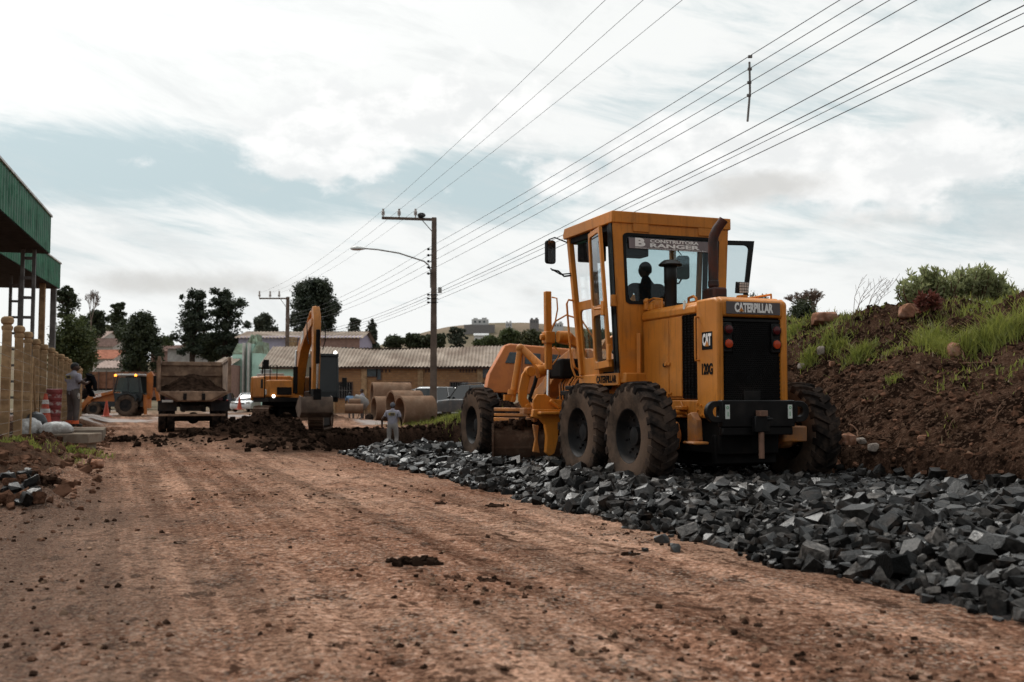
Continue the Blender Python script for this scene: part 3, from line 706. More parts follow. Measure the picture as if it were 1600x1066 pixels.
# ------------------------------------------------------------------ motor grader
X, Y_, Z_ = Vector((1, 0, 0)), Vector((0, 1, 0)), Vector((0, 0, 1))
def rrect(a0, a1, b0, b1, r, n=5, ry=None):
    ry = ry or r; pts = []
    for cx, cy, st in ((a1 - r, b1 - ry, 0), (a0 + r, b1 - ry, 90), (a0 + r, b0 + ry, 180), (a1 - r, b0 + ry, 270)):
        for i in range(n): t = R(st + 90 * i / (n - 1)); pts.append((cx + r * math.cos(t), cy + ry * math.sin(t)))
    return pts
def bil(c, a, b):
    """c: corners bottom-left, bottom-right, top-right, top-left"""
    c = [Vector(q) for q in c]; return (c[0] * (1 - a) + c[1] * a) * (1 - b) + (c[3] * (1 - a) + c[2] * a) * b
def holed(mb, c, hole, thick, r=.06, ro=.004, off=0.0):
    """sheet between four corners with a round-cornered opening; thick is a vector"""
    th = Vector(thick); o = th * off
    O = [bil(c, a, b) + o for a, b in rrect(0, 1, 0, 1, ro)]; w = (Vector(c[1]) - Vector(c[0])).length; h = (Vector(c[3]) - Vector(c[0])).length
    I = [bil(c, a, b) + o for a, b in rrect(*hole, r / w, ry=r / h)]
    mb.rings([O, I, [p + th for p in I], [p + th for p in O]], closed=True)
def pane(mb, c, hole, thick, r=.06):
    th = Vector(thick); w = (Vector(c[1]) - Vector(c[0])).length; h = (Vector(c[3]) - Vector(c[0])).length
    I = [bil(c, a, b) for a, b in rrect(*hole, r / w, ry=r / h)]; mb.rings([I, [p + th for p in I]])

def make_wheel(parent, loc, side, tr=.68, wd=.37, lugs=22, seed=0):
    """side +1: outer face towards +y"""
    h = wd / 2; k = tr / .68
    def L(prof): return [(r * k, a * side) for r, a in prof]
    rim = MB(); rim.lathe(L([(.345, .145), (.355, .165), (.335, .165), (.315, .13), (.30, .06), (.27, .03), (.20, .015), (.16, .02), (.16, -.02), (.30, -.02), (.33, -.16), (.35, -.165), (.345, -.145)]), (0, 0, 0), (0, 1, 0), 36, closed=True)
    w = rim.build('wheel', 'rim_dark', parent, loc=loc)
    hb = MB(); hb.lathe(L([(.155, .0), (.155, .03), (.12, .045), (.115, .09), (.07, .10), (.001, .10)]), (0, 0, 0), (0, 1, 0), 20)
    for i in range(10):
        a = 2 * math.pi * i / 10; p = Vector((math.cos(a) * .225 * k, .015 * side, math.sin(a) * .225 * k)); hb.cyl(p, p + Vector((0, .035 * side, 0)), .018, n=6)
        p2 = p * 1.25; hb.cyl(Vector((p2.x, .03 * side, p2.z)), Vector((p2.x, .06 * side, p2.z)), .015, n=6)
    hb.build('hub', 'rim_dark', w)
    ty = MB(); ty.cur = 1
    ty.lathe([(.335 * k, -.15), (.345 * k, -.172), (.42 * k, -h), (.54 * k, -h - .006), (.61 * k, -h + .008), (.632 * k, -h + .03), (.645 * k, -.1), (.650 * k, 0), (.645 * k, .1), (.632 * k, h - .03), (.61 * k, h - .008), (.54 * k, h + .006), (.42 * k, h), (.345 * k, .172), (.335 * k, .15)], (0, 0, 0), (0, 1, 0), 48, closed=True)
    ty.mi = [0 if (i // 48) in (4, 5, 6, 7, 8, 9) else 1 for i in range(len(ty.f))]
    ty.cur = 0; q = random.Random(seed)
    def pt(ang, r, a): return Vector((math.cos(ang) * r, a, math.sin(ang) * r))
    for sd in (-1, 1):
        for i in range(lugs):
            a0 = 2 * math.pi * (i + (.5 if sd > 0 else 0)) / lugs; wv = .082 + q.uniform(-.006, .006)
            path = [(-.02 * sd, .18, .683), (.07 * sd, .11, .684), (.145 * sd, .05, .678), ((h - .002) * sd, .0, .655), ((h + .012) * sd, -.005, .585)]
            rs = []
            for a, da, rt in path:
                rt = rt * k + q.uniform(-.006, .002); rb = (.60 if abs(a) > h - .01 else .635) * k; ang = a0 + da
                if abs(a) > h: rb = .56 * k
                rs.append([pt(ang - wv, rb, a * (.97 if abs(a) > h - .01 else 1)), pt(ang - wv * .8, rt, a), pt(ang + wv * .8, rt, a), pt(ang + wv, rb, a * (.97 if abs(a) > h - .01 else 1))])
            ty.rings(rs)
    ty.build('tyre', ['rubber_tread', 'rubber_side'], w, smooth=40)
    return w

def make_grader():
    g = thing('motor_grader', 'yellow motor grader working on the dark stone bed beside the lane', 'grader', (2.43, 13.93, .03), math.pi / 2 + HD)
    def P(mb, name, m, par=g, bevel=.0, **k): return mb.build(name, m, par, bevel=bevel, **k)
    # running gear
    for i, (x, y) in enumerate(((-.76, 1.175), (.76, 1.175), (5.42, 1.17), (-.76, -1.175), (.76, -1.175), (5.42, -1.17))):
        w = make_wheel(g, (x, y, .68), 1 if y > 0 else -1, seed=i); w.rotation_euler = (0, .7 * i + .2, 0)
    m = MB()
    for s in (1, -1): m.span((-.95, .70 * s, .50), (.95, .97 * s, .86)); m.cyl((-.76, .66 * s, .68), (-.76, 1.12 * s, .68), .16, n=20); m.cyl((.76, .66 * s, .68), (.76, 1.12 * s, .68), .16, n=20)
    P(m, 'tandem_case', 'yellow_dirty', bevel=.05)
    m = MB(); m.cyl((0, -.75, .72), (0, .75, .72), .2, n=20); m.cyl((-.4, -.72, .72), (-.4, .72, .72), .14); P(m, 'rear_axle', 'black_dull')
    m = MB()
    for s in (1, -1): m.span((-1.47, .36 * s, .90), (1.9, .50 * s, 1.125))
    m.span((-1.40, -.36, .93), (-1.28, .36, 1.1))
    fr = P(m, 'rear_frame', 'yellow', bevel=.015)
    m = MB()
    for q in ((-1.02, 1.08), (-1.02, 1.0), (-1.12, .94), (-1.25, .94), (-1.1, 1.06)): m.cyl((q[0], .50, q[1]), (q[0], .52, q[1]), .016, n=6)
    P(m, 'bolt', 'yellow', fr)
    m = MB(); m.span((-.78, .50, 1.0), (-.6, .60, 1.05)); m.cyl((-.7, .52, .97), (-.7, .66, .97), .03); m.prism([(-.78, .94), (-.62, .94), (-.62, 1.12)], (0, .505, 0), X, Z_, (0, .02, 0)); P(m, 'step_bracket', 'yellow', bevel=.01)
    m = MB(); m.span((-1.40, -.42, .46), (1.6, .42, .93)); m.span((-1.32, -.44, .34), (-1.22, .44, .70)); m.span((-1.1, -.34, .30), (.4, .34, .5)); P(m, 'belly_guard', 'black_dull', bevel=.02)
    m = MB(); m.prism([(-1.18, .62), (-.95, .56), (-.95, .95), (-1.05, .98), (-1.15, .88)], (0, .52, 0), X, Z_, (0, .10, 0)); m.span((-1.28, .5, .58), (-1.0, .72, .62)); P(m, 'axle_bracket', 'yellow_dirty', bevel=.02)
    m = MB(); m.prism([(-1.18, .62), (-.95, .56), (-.95, .95), (-1.05, .98), (-1.15, .88)], (0, -.52, 0), X, Z_, (0, -.10, 0)); m.span((-1.38, -.86, .60), (-1.0, -.5, .80)); P(m, 'axle_bracket', 'yellow_dirty', bevel=.02)
    # hood
    m = MB(); m.span((-.985, -.47, 1.13), (.46, .47, 2.24)); hood = P(m, 'hood', 'yellow', bevel=.015)
    m = MB(); m.prism([(-.5, 2.22), (-.5, 2.31), (-.43, 2.375), (.43, 2.375), (.5, 2.31), (.5, 2.22)], (-.985, 0, 0), Y_, Z_, (1.445, 0, 0)); P(m, 'hood_top', 'yellow', hood, bevel=.02)
    for s in (1, -1):
        for x0, x1 in ((-.27, .43), (-.615, -.285)):
            m = MB(); m.span((x0, .472 * s, 1.17), (x1, .492 * s, 2.205)); d = P(m, 'access_door', 'yellow', hood, bevel=.008)
        m = MB(); m.span((-.33, .49 * s, 1.58), (-.22, .515 * s, 1.62)); m.cyl((-.24, .49 * s, 1.60), (-.24, .53 * s, 1.60), .03, n=10); m.span((-.35, .49 * s, 1.20), (-.24, .51 * s, 1.23)); P(m, 'door_latch', 'yellow', hood, bevel=.004)
        m = MB(); m.cyl((-.18, .49 * s, 1.59), (-.18, .515 * s, 1.59), .028, n=10); P(m, 'lock', 'black_paint', hood)
        m = MB(); m.span((-.98, .465 * s, 1.14), (-.635, .476 * s, 2.215))
        for i in range(30): z = 1.17 + i * .035; m.add([(-.975, .477 * s, z), (-.64, .477 * s, z), (-.64, .497 * s, z + .014), (-.975, .497 * s, z + .014)], [(0, 1, 2, 3)])
        for i in range(4): m.span((-.9 + i * .085, .478 * s, 1.15), (-.893 + i * .085, .492 * s, 2.21))
        P(m, 'louvre_panel', 'black_dull', hood)
    # rear shroud with grille
    m = MB()
    for s in (1, -1): m.prism([(-1.50, .90), (-.99, .90), (-.99, 2.38), (-1.42, 2.38), (-1.50, 2.33)], (0, .415 * s, 0), X, Z_, (0, .087 * s, 0))
    m.prism([(-1.50, 2.14), (-.99, 2.14), (-.99, 2.39), (-1.40, 2.39), (-1.505, 2.34)], (0, -.44, 0), X, Z_, (0, .88, 0))
    sh = P(m, 'rear_shroud', 'yellow', bevel=.03)
    m = MB(); m.span((-1.43, -.42, .95), (-1.40, .42, 2.15)); P(m, 'grille_back', 'black_dull', sh)
    m = MB(); hr = .0165
    for r_ in range(50):
        for c in range(27):
            y = -.405 + c * hr * 1.78 + (hr * .89 if r_ % 2 else 0); z = 1.14 + r_ * hr * 1.55
            if abs(y) > .41 or z > 2.08 or (abs(y) > .27 and z > 1.70): continue
            o_ = [Vector((-1.452, y + hr * .94 * math.sin(R(60 * i)), z + hr * .94 * math.cos(R(60 * i)))) for i in range(6)]
            i_ = [Vector((-1.452, y + hr * .68 * math.sin(R(60 * i)), z + hr * .68 * math.cos(R(60 * i)))) for i in range(6)]
            m.rings([o_, i_, [p + Vector((.02, 0, 0)) for p in i_]], caps=False)
    P(m, 'grille_mesh', 'black_paint', sh, smooth=0)
    m = MB(); m.span((-1.462, -.415, 2.085), (-1.43, .415, 2.12)); P(m, "grille_frame", "black_paint", sh, bevel=.004); m = MB(); m.span((-1.462, -.12, 1.12), (-1.44, .12, 1.24)); P(m, "grille_foot", "black_paint", sh, bevel=.004)
    m = MB(); m.span((-1.513, -.385, 2.175), (-1.504, .385, 2.325)); bp = P(m, 'name_plate', 'decal_grey', sh)
    text('lettering', 'CATERPILLAR', .15, frame((-1.517, .0, 2.247), (0, -1, 0), (0, 0, 1)), 'letter_white', bp, bold=.007, width=.55)
    m = MB(); m.prism([(-.035, 0), (.035, 0), (0, .05)], (-1.5175, .178, 2.205), (0, -1, 0), Z_, (-.004, 0, 0)); P(m, 'emblem', 'yellow', bp, smooth=0)
    for s in (1, -1):
        m = MB(); m.span((-1.475, .285 * s, 1.71), (-1.43, .41 * s, 2.075)); hb = P(m, 'lamp_housing', 'black_paint', sh, bevel=.01)
        for z, mt in ((1.985, 'lens_red'), (1.81, 'lens_orange')):
            m = MB(); m.lathe([(.068, 0), (.068, .015), (.058, .018)], (-1.476, .345 * s, z), (-1, 0, 0), 20); P(m, 'lamp_ring', 'black_paint', hb)
            m = MB(); m.lathe([(.055, .012), (.05, .03), (.02, .036), (.001, .036)], (-1.478, .345 * s, z), (-1, 0, 0), 20); P(m, 'lamp_lens', mt, hb)
        m = MB(); y = .555 * s; m.tube([(-1.06, .49 * s, 2.16), (-1.06, y, 2.16), (-1.06, y, 2.12), (-1.06, y, 1.66), (-1.06, y, 1.62), (-1.06, .49 * s, 1.62)], .014, 8); P(m, 'grab_handle', 'yellow', sh)
        m = MB(); m.span((-1.375, .5025 * s, 1.745), (-1.135, .506 * s, 1.965)); dk = P(m, 'decal', 'letter_black', sh)
        text('lettering', 'CAT', .19, frame((-1.255, .509 * s, 1.86), (-s, 0, 0), (0, 0, 1)), 'letter_white', dk, bold=.010, width=.20)
        m = MB(); m.prism([(-.045, 0), (.045, 0), (0, .075)], (-1.265, .5115 * s, 1.785), (-s, 0, 0), Z_, (0, .003 * s, 0)); P(m, 'emblem', 'yellow', dk, smooth=0)
        text('lettering', '120G', .18, frame((-1.245, .505 * s, 1.50), (-s, 0, 0), (0, 0, 1)), 'letter_black', sh, bold=.008, width=.25)
    m = MB(); m.span((-.72, .485, 2.29), (-.68, .503, 2.40)); P(m, 'warning_sticker', 'sticker', hood, smooth=0)
    # rear bumper
    m = MB(); yb = .62
    m.span((-1.60, -.52, .80), (-1.50, .52, 1.125)); m.span((-1.58, -.50, .70), (-1.50, .50, .80)); bu = P(m, 'rear_bumper', 'black_paint', bevel=.012)
    for s in (1, -1):
        m = MB(); O = [(.52 + .0, .86)] + [(.60 + .13 * math.cos(R(a)), .985 + .13 * math.sin(R(a))) for a in range(-90, 91, 15)] + [(.52, 1.115)]
        n_ = len(O); cx, cz = .585, .985; I = [(cx + .35 * (a - cx) * 1.1, cz + .45 * (b - cz)) for a, b in O]
        T = lambda L_, x: [Vector((x, a * s, b)) for a, b in L_]
        m.rings([T(O, -1.60), T(I, -1.60), T(I, -1.53), T(O, -1.53)], closed=True); P(m, 'tow_eye', 'black_paint', bu, bevel=.006)
        m = MB(); m.span((-1.606, .415 * s, .90), (-1.6005, .475 * s, 1.07)); st = P(m, 'sticker', 'sticker', bu, smooth=0)
        m = MB(); m.lathe([(.011, 0), (.018, 0), (.018, .002), (.011, .002)], (-1.607, .445 * s, 1.035), (-1, 0, 0), 12, closed=True); m.span((-1.609, .437 * s, .93), (-1.607, .445 * s, .985)); P(m, 'sticker_print', 'sticker_green', st, smooth=0)
    m = MB(); m.cyl((-1.64, 0, .42), (-1.64, 0, .95), .035, n=12); m.span((-1.70, -.06, .93), (-1.60, .05, 1.0)); P(m, 'hitch_pin', 'wood_pin', bu, bevel=.006)
    m = MB(); m.span((-1.68, -.10, .74), (-1.60, .11, .93)); m.span((-1.69, -.14, .88), (-1.6, -.06, .91)); P(m, 'hitch_block', 'black_paint', bu, bevel=.008)
    # hood top fittings
    m = MB(); m.lathe([(.085, 0), (.085, .38), (.09, .39), (.09, .62), (.083, .63)], (.12, .23, 2.34), Z_, 20); m.lathe([(.09, .615), (.16, .625), (.165, .64), (.12, .68), (.09, .70), (.001, .705)], (.12, .23, 2.34), Z_, 24); P(m, 'air_precleaner', 'black_paint', hood)
    m = MB(); m.span((-.22, -.46, 2.36), (.08, -.24, 2.66)); m.cyl((-.07, -.33, 2.66), (-.07, -.33, 2.78), .075, n=16); P(m, 'muffler', 'exhaust', hood, bevel=.03)
    m = MB(); m.tube([(-.07, -.33, 2.74), (-.07, -.33, 3.0), (-.07, -.33, 3.28), (-.08, -.34, 3.38), (-.11, -.37, 3.47), (-.15, -.42, 3.555), (-.17, -.445, 3.60)], [.07, .07, .07, .07, .068, .066, .066], 14); P(m, 'exhaust_pipe', 'exhaust', hood)
    m = MB(); m.lathe([(.13, 0), (.13, .06), (.10, .12), (.05, .15), (.001, .15)], (.32, .33, 2.36), Z_, 16); m.span((.2, .18, 2.37), (.42, .44, 2.44)); m.cyl((.42, .44, 2.37), (.42, .44, 2.47), .045, n=10); m.ball((.42, .44, 2.49), .05, 10, 6); P(m, 'filler_housing', 'yellow', hood, bevel=.01)
    m = MB(); m.tube([(.02, .42, 2.37), (.02, .42, 2.49), (.22, .44, 2.52), (.38, .44, 2.50), (.38, .44, 2.37)], .014, 8); P(m, 'grab_rail', 'yellow', hood)
    m = MB(); m.tube([(-.50, .20, 2.37), (-.50, .20, 2.46), (-.38, .17, 2.50), (-.05, .05, 2.51), (.0, .02, 2.48), (.0, .02, 2.37)], .018, 8); m.span((-.4, .0, 2.37), (-.2, .16, 2.44)); P(m, 'grab_rail', 'yellow', hood)
    m = MB(); m.tube([(-1.25, -.44, 2.39), (-1.25, -.44, 2.46), (-.75, -.44, 2.46), (-.75, -.44, 2.38)], .014, 8); P(m, 'grab_rail', 'yellow', hood)
    m = MB(); m.cyl((-.55, -.47, 2.37), (-.55, -.47, 2.50), .045, n=10); m.span((-.6, -.53, 2.44), (-.5, -.41, 2.52)); wb = P(m, 'lamp_bracket', 'yellow', hood, bevel=.01)
    m = MB(); m.box((-.55, -.47, 2.62), (.09, .16, .155), Matrix.Rotation(R(-8), 3, 'Y')); wl = P(m, 'work_lamp', 'black_paint', wb, bevel=.01)
    m = MB()
    for a in range(4):
        for b in range(4): m.box((-.602 + .007 * (b - 1.5) * .0, -.525 + .036 * a, 2.562 + .036 * b), (.01, .028, .028), Matrix.Rotation(R(-8), 3, 'Y'))
    P(m, 'led', 'lens_clear', wl, smooth=0)
    # ---------------- cab
    m = MB(); m.span((.36, -.80, 1.36), (1.92, .80, 1.50)); m.span((.5, -.5, 1.1), (1.9, .5, 1.37)); cab = P(m, 'cab', 'yellow', bevel=.015)
    c = [(.47, .81, 1.42), (.47, -.81, 1.42), (.47, -.93, 3.72), (.47, .93, 3.72)]; hole = (.085, .905, .46, .872)
    m = MB(); holed(m, c, hole, (.05, 0, 0), .09); P(m, 'rear_wall', 'yellow', cab, bevel=.008)
    m = MB(); holed(m, [bil(c, a, b) for a, b in ((hole[0] - .012, hole[2] - .01), (hole[1] + .012, hole[2] - .01), (hole[1] + .012, hole[3] + .01), (hole[0] - .012, hole[3] + .01))], (.026, .974, .04, .96), (-.012, 0, 0), .09, ro=.055); P(m, 'window_seal', 'hose', cab)
    m = MB(); pane(m, [Vector(q) + Vector((.02, 0, 0)) for q in c], hole, (.006, 0, 0), .09); rw = P(m, 'rear_window', 'cab_glass', cab)
    yb0, yb1 = .68, -.66
    m = MB(); m.add([(.464, yb0, 3.235), (.464, yb1, 3.235), (.464, yb1 - .01, 3.385), (.464, yb0 + .01, 3.385)], [(0, 1, 2, 3)]); bn = P(m, 'banner', 'banner', cab, smooth=0)
    text('lettering', 'B', .155, frame((.460, .52, 3.318), (0, -1, 0), Z_), 'letter_white', bn, bold=.008, width=.16, depth=.002)
    text('lettering', 'CONSTRUTORA', .06, frame((.460, -.03, 3.352), (0, -1, 0), Z_), 'letter_white', bn, bold=.002, width=.78, depth=.002)
    text('lettering', 'RANGER', .075, frame((.460, -.03, 3.288), (0, -1, 0), Z_), 'letter_white', bn, bold=.003, width=.80, depth=.002)
    text('lettering', 'www.construtorabranger.com.br', .028, frame((.460, .02, 3.247), (0, -1, 0), Z_), 'letter_white', bn, width=1.15, depth=.002)
    for y0, y1 in ((.62, .37), (-.42, -.67)):
        m = MB(); m.span((.455, y0, 3.47), (.471, y1, 3.60)); P(m, 'cover_plate', 'yellow', cab, bevel=.006)
    m = MB(); m.prism([(.45, 3.58), (2.13, 3.58), (2.16, 3.64), (2.10, 3.745), (.45, 3.745)], (0, -.955, 0), X, Z_, (0, 1.91, 0)); P(m, 'roof', 'yellow', cab, bevel=.012)
    m = MB(); m.span((.53, -.9, 3.50), (2.05, .9, 3.578)); P(m, 'headliner', 'black_dull', cab)
    FB, FT = 1.82, 2.03
    for s in (1, -1):
        m = MB(); m.beam((FB, .78 * s, 1.5), (FT, .89 * s, 3.6), .085, .085, (0, 1, 0)); P(m, 'front_post', 'yellow', cab, bevel=.01)
        m = MB(); m.beam((1.19, .785 * s, 1.5), (1.19, .895 * s, 3.58), .055, .07, (0, 1, 0)); P(m, 'mid_post', 'yellow', cab, bevel=.006)
        m = MB(); m.beam((.555, .79 * s, 1.5), (.555, .905 * s, 3.6), .09, .07, (0, 1, 0)); m.beam((.66, .74 * s, 1.5), (.66, .84 * s, 3.58), .05, .16, (0, 1, 0)); P(m, 'door_jamb', 'black_paint' if s > 0 else 'yellow', cab, bevel=.006)
        m = MB(); cl = [(1.20, .79 * s, 1.5), (FB, .78 * s, 1.5), (FB + .105, .83 * s, 2.6), (1.20, .845 * s, 2.6)]; th = (0, -.035 * s, 0)
        holed(m, cl, (.14, .86, .22, .88), th, .07); P(m, 'side_panel', 'yellow', cab, bevel=.005)
        m = MB(); pane(m, [Vector(q) - Vector((0, .015 * s, 0)) for q in cl], (.14, .86, .22, .88), (0, -.005 * s, 0)); P(m, 'side_window', 'clear_glass', cab)
        cu = [(1.20, .845 * s, 2.6), (FB + .105, .83 * s, 2.6), (FT, .885 * s, 3.56), (1.20, .89 * s, 3.56)]
        m = MB(); pane(m, [Vector(q) - Vector((0, .015 * s, 0)) for q in cu], (0, 1, 0, 1), (0, -.005 * s, 0), .01); P(m, 'side_window', 'clear_glass', cab)
    m = MB(); m.span((1.80, -.78, 1.5), (1.85, .78, 1.75)); m.beam((2.02, -.86, 3.54), (2.02, .86, 3.54), .05, .07); P(m, 'front_panel', 'yellow', cab)
    m = MB(); m.add([(1.85, -.75, 1.76), (1.85, .75, 1.76), (2.02, .85, 3.5), (2.02, -.85, 3.5)], [(0, 1, 2, 3)]); P(m, 'windscreen', 'clear_glass', cab)
    # doors
    def door(h0, h1, f0, f1, label, inner):
        cs = [h0, f0, f1, h1]; e = (Vector(f0) - Vector(h0)).normalized(); nv = e.cross(Z_).normalized() * .045
        m = MB(); holed(m, [bil(cs, 0, .42), bil(cs, 1, .42), bil(cs, 1, 1), bil(cs, 0, 1)], (.1, .9, .06, .94), nv, .07); holed(m, [bil(cs, 0, 0), bil(cs, 1, 0), bil(cs, 1, .42), bil(cs, 0, .42)], (.12, .88, .12, .92), nv, .07)
        d = P(m, 'door', inner, cab, bevel=.006)
        m = MB(); pane(m, [q + nv * .5 for q in [bil(cs, 0, .42), bil(cs, 1, .42), bil(cs, 1, 1), bil(cs, 0, 1)]], (.1, .9, .06, .94), nv * .1); pane(m, [q + nv * .5 for q in [bil(cs, 0, 0), bil(cs, 1, 0), bil(cs, 1, .42), bil(cs, 0, .42)]], (.12, .88, .12, .92), nv * .1)
        P(m, 'door_glass', 'door_glass', d); return d, cs, nv
    d, cs, nv = door((1.18, .845, 1.56), (1.18, .935, 3.52), (.40, .985, 1.58), (.40, 1.13, 3.50), '', 'yellow')
    q = bil(cs, .9, .42); m = MB(); m.box(q + Vector((0, .04, 0)), (.09, .06, .20)); m.cyl(q + Vector((.02, .04, 0)), q + Vector((.18, .10, 0)), .016, n=8); m.box(bil(cs, .98, .10) + Vector((0, .03, 0)), (.07, .05, .22)); P(m, 'door_handle', 'yellow', d, bevel=.006)
    m = MB(); m.span((.49, .84, 2.42), (.57, .93, 2.58)); P(m, 'door_stop', 'yellow', cab, bevel=.006)
    door((1.18, -.86, 1.56), (1.18, -.93, 3.54), (1.02, -1.42, 1.56), (1.02, -1.72, 3.54), '', 'black_paint')
    # interior
    m = MB(); m.span((.55, -.75, 1.49), (1.8, .75, 1.53)); P(m, 'cab_floor', 'black_dull', cab)
    m = MB(); m.span((.75, -.25, 1.53), (1.2, .25, 1.85)); m.span((.72, -.27, 1.85), (1.22, .27, 1.97)); P(m, 'seat', 'seat_cloth', cab, bevel=.03)
    m = MB(); m.prism([(-.26, 0), (.26, 0), (.22, .52), (-.22, .52)], (.70, 0, 1.95), Y_, Z_, (.1, 0, 0)); P(m, 'seat_back', 'seat_cloth', cab, bevel=.03)
    m = MB(); m.beam((1.62, 0, 1.53), (1.5, 0, 2.25), .16, .16); m.span((1.45, -.35, 2.15), (1.62, .35, 2.3)); P(m, 'control_console', 'black_dull', cab, bevel=.02)
    m = MB(); m.lathe([(.2, -.012), (.215, 0), (.2, .012), (.19, 0)], (1.42, 0, 2.36), (-.5, 0, .87), 24, closed=True); m.cyl((1.42, 0, 2.35), (1.55, 0, 2.2), .02); P(m, 'steering_wheel', 'hose', cab)
    m = MB(); m.span((1.72, .42, 3.22), (1.96, .80, 3.50)); m.span((.6, .3, 3.15), (.85, .72, 3.50)); m.span((.58, -.2, 3.3), (.9, .35, 3.5)); P(m, 'radio_box', 'black_dull', cab, bevel=.02)
    # outside mirror, rail, platform lettering
    m = MB(); m.tube([(2.05, .90, 3.52), (2.08, 1.12, 3.60), (2.08, 1.22, 3.56)], .010, 6); m.tube([(1.95, .86, 3.02), (2.0, 1.0, 3.0), (2.03, 1.08, 3.08), (2.06, 1.18, 3.10)], .014, 6); m.tube([(1.95, .86, 3.05), (2.02, 1.05, 3.03), (2.06, 1.2, 3.12)], .010, 6); ma = P(m, 'mirror_arm', 'hose', cab)
    m = MB(); m.prism(rrect(-.085, .085, -.18, .18, .045), (2.04, 1.19, 3.37), (.25, -1, 0), Z_, (.06, .015, 0)); mi = P(m, 'side_mirror', 'hose', cab, bevel=.012)
    m = MB(); m.prism(rrect(-.07, .07, -.165, .165, .035), (2.036, 1.189, 3.37), (.25, -1, 0), Z_, (.003, .001, 0)); P(m, 'mirror_glass', 'chrome', mi, smooth=0)
    m = MB(); m.tube([(2.05, -.90, 3.50), (2.08, -1.0, 3.52), (2.08, -1.08, 3.44)], .010, 6); m.tube([(1.95, -.86, 2.95), (2.03, -1.0, 2.98), (2.06, -1.08, 3.08)], .014, 6); P(m, 'mirror_arm', 'hose', cab)
    m = MB(); m.prism(rrect(-.10, .10, -.19, .19, .045), (2.04, -1.09, 3.24), (-.25, -1, 0), Z_, (.06, -.015, 0)); mi = P(m, 'side_mirror', 'hose', cab, bevel=.012)
    m = MB(); m.prism(rrect(-.085, .085, -.175, .175, .035), (2.036, -1.089, 3.24), (-.25, -1, 0), Z_, (.003, -.001, 0)); P(m, 'mirror_glass', 'rim_dark', mi, smooth=0)
    m = MB(); m.tube([(1.90, .84, 2.62), (1.95, .95, 2.64), (1.97, .97, 2.58), (1.93, .95, 2.1), (1.88, .93, 1.62), (1.82, .9, 1.48), (1.78, .8, 1.46)], .016, 8); P(m, 'grab_rail', 'yellow', cab)
    m = MB(); m.span((.52, .80, 1.33), (1.28, .835, 1.50)); pl = P(m, 'platform_plate', 'yellow', cab, bevel=.006)
    text('lettering', 'CATERPILLAR', .135, frame((.90, .839, 1.415), (-1, 0, 0), Z_), 'letter_black', pl, bold=.005, width=.64)
    m = MB(); m.span((1.3, .55, 1.28), (2.1, .95, 1.34)); m.span((1.9, .3, 1.2), (2.4, .9, 1.27)); P(m, 'step', 'black_dull', bevel=.01)
    m = MB(); m.beam((.43, .56, 1.42), (.43, .56, 2.05), .06, .05); P(m, 'side_rail', 'yellow', cab, bevel=.008)
    # ---------------- front frame
    m = MB(); path = [(1.7, 1.42, .40), (2.3, 1.55, .40), (2.9, 1.78, .36), (3.7, 1.84, .32), (4.4, 1.66, .30), (5.0, 1.30, .30), (5.55, 1.05, .34)]
    m.rings([[Vector((x, y * .15, z + q * h / 2)) for y, q in ((1, -1), (1, 1), (-1, 1), (-1, -1))] for x, z, h in path]); P(m, 'main_frame', 'yellow_dirty', bevel=.015)
    m = MB(); m.span((5.2, -.2, .6), (5.65, .2, 1.0)); m.beam((5.42, -.95, .66), (5.42, .95, .66), .18, .16); m.cyl((5.42, -.98, .5), (5.42, -.98, .9), .08); m.cyl((5.42, .98, .5), (5.42, .98, .9), .08); m.beam((5.3, -.9, .86), (5.3, .9, .86), .05, .05); P(m, 'front_axle', 'yellow_dirty', bevel=.015)
    m = MB()
    for s in (1, -1): m.beam((5.25, .08 * s, .86), (3.35, .62 * s, .86), .14, .13)
    m.span((3.0, -.7, .80), (3.2, .7, .94)); P(m, 'drawbar', 'yellow_dirty', bevel=.012)
    m = MB(); m.lathe([(.62, .66), (.78, .66), (.78, .78), (.62, .78)], (3.05, 0, 0), Z_, 40, closed=True); P(m, 'turntable_ring', 'steel_worn')
    # blade lift cylinders with saddle arms
    for s in (1, -1):
        m = MB(); m.beam((3.2, .76 * s, 1.62), (3.2, .775 * s, 2.90), .10, .11, (0, 1, 0)); P(m, 'lift_cylinder', 'yellow', bevel=.015)
        m = MB(); m.cyl((3.2, .76 * s, 1.64), (3.15, .80 * s, .92), .028, n=12); P(m, 'cylinder_rod', 'chrome')
        m = MB(); m.span((3.1, .68 * s, 2.05), (3.3, .84 * s, 2.24)); m.cyl((3.2, .9 * s, 2.15), (3.2, .80 * s, 2.15), .05); m.cyl((3.05, .66 * s, 2.15), (3.05, .45 * s, 2.15), .10, n=18); P(m, 'saddle_clamp', 'yellow', bevel=.012)
        m = MB(); pth = [(.62, 2.15, .09), (.42, 2.12, .10), (.25, 2.02, .12), (.16, 1.85, .13), (.17, 1.65, .12), (.2, 1.50, .12)]
        m.rings([[Vector((3.1 + a * .09, y * s + b * h * nz, z + b * h * ny)) for a, b in ((-1, -1), (1, -1), (1, 1), (-1, 1))] for (y, z, h), (ny, nz) in zip(pth, ((1, 0), (1, .1), (.8, .6), (.2, 1), (0, 1), (0, 1)))]); m.cyl((2.98, .2 * s, 1.60), (3.22, .2 * s, 1.60), .12, n=16); P(m, 'saddle_arm', 'yellow', bevel=.012)
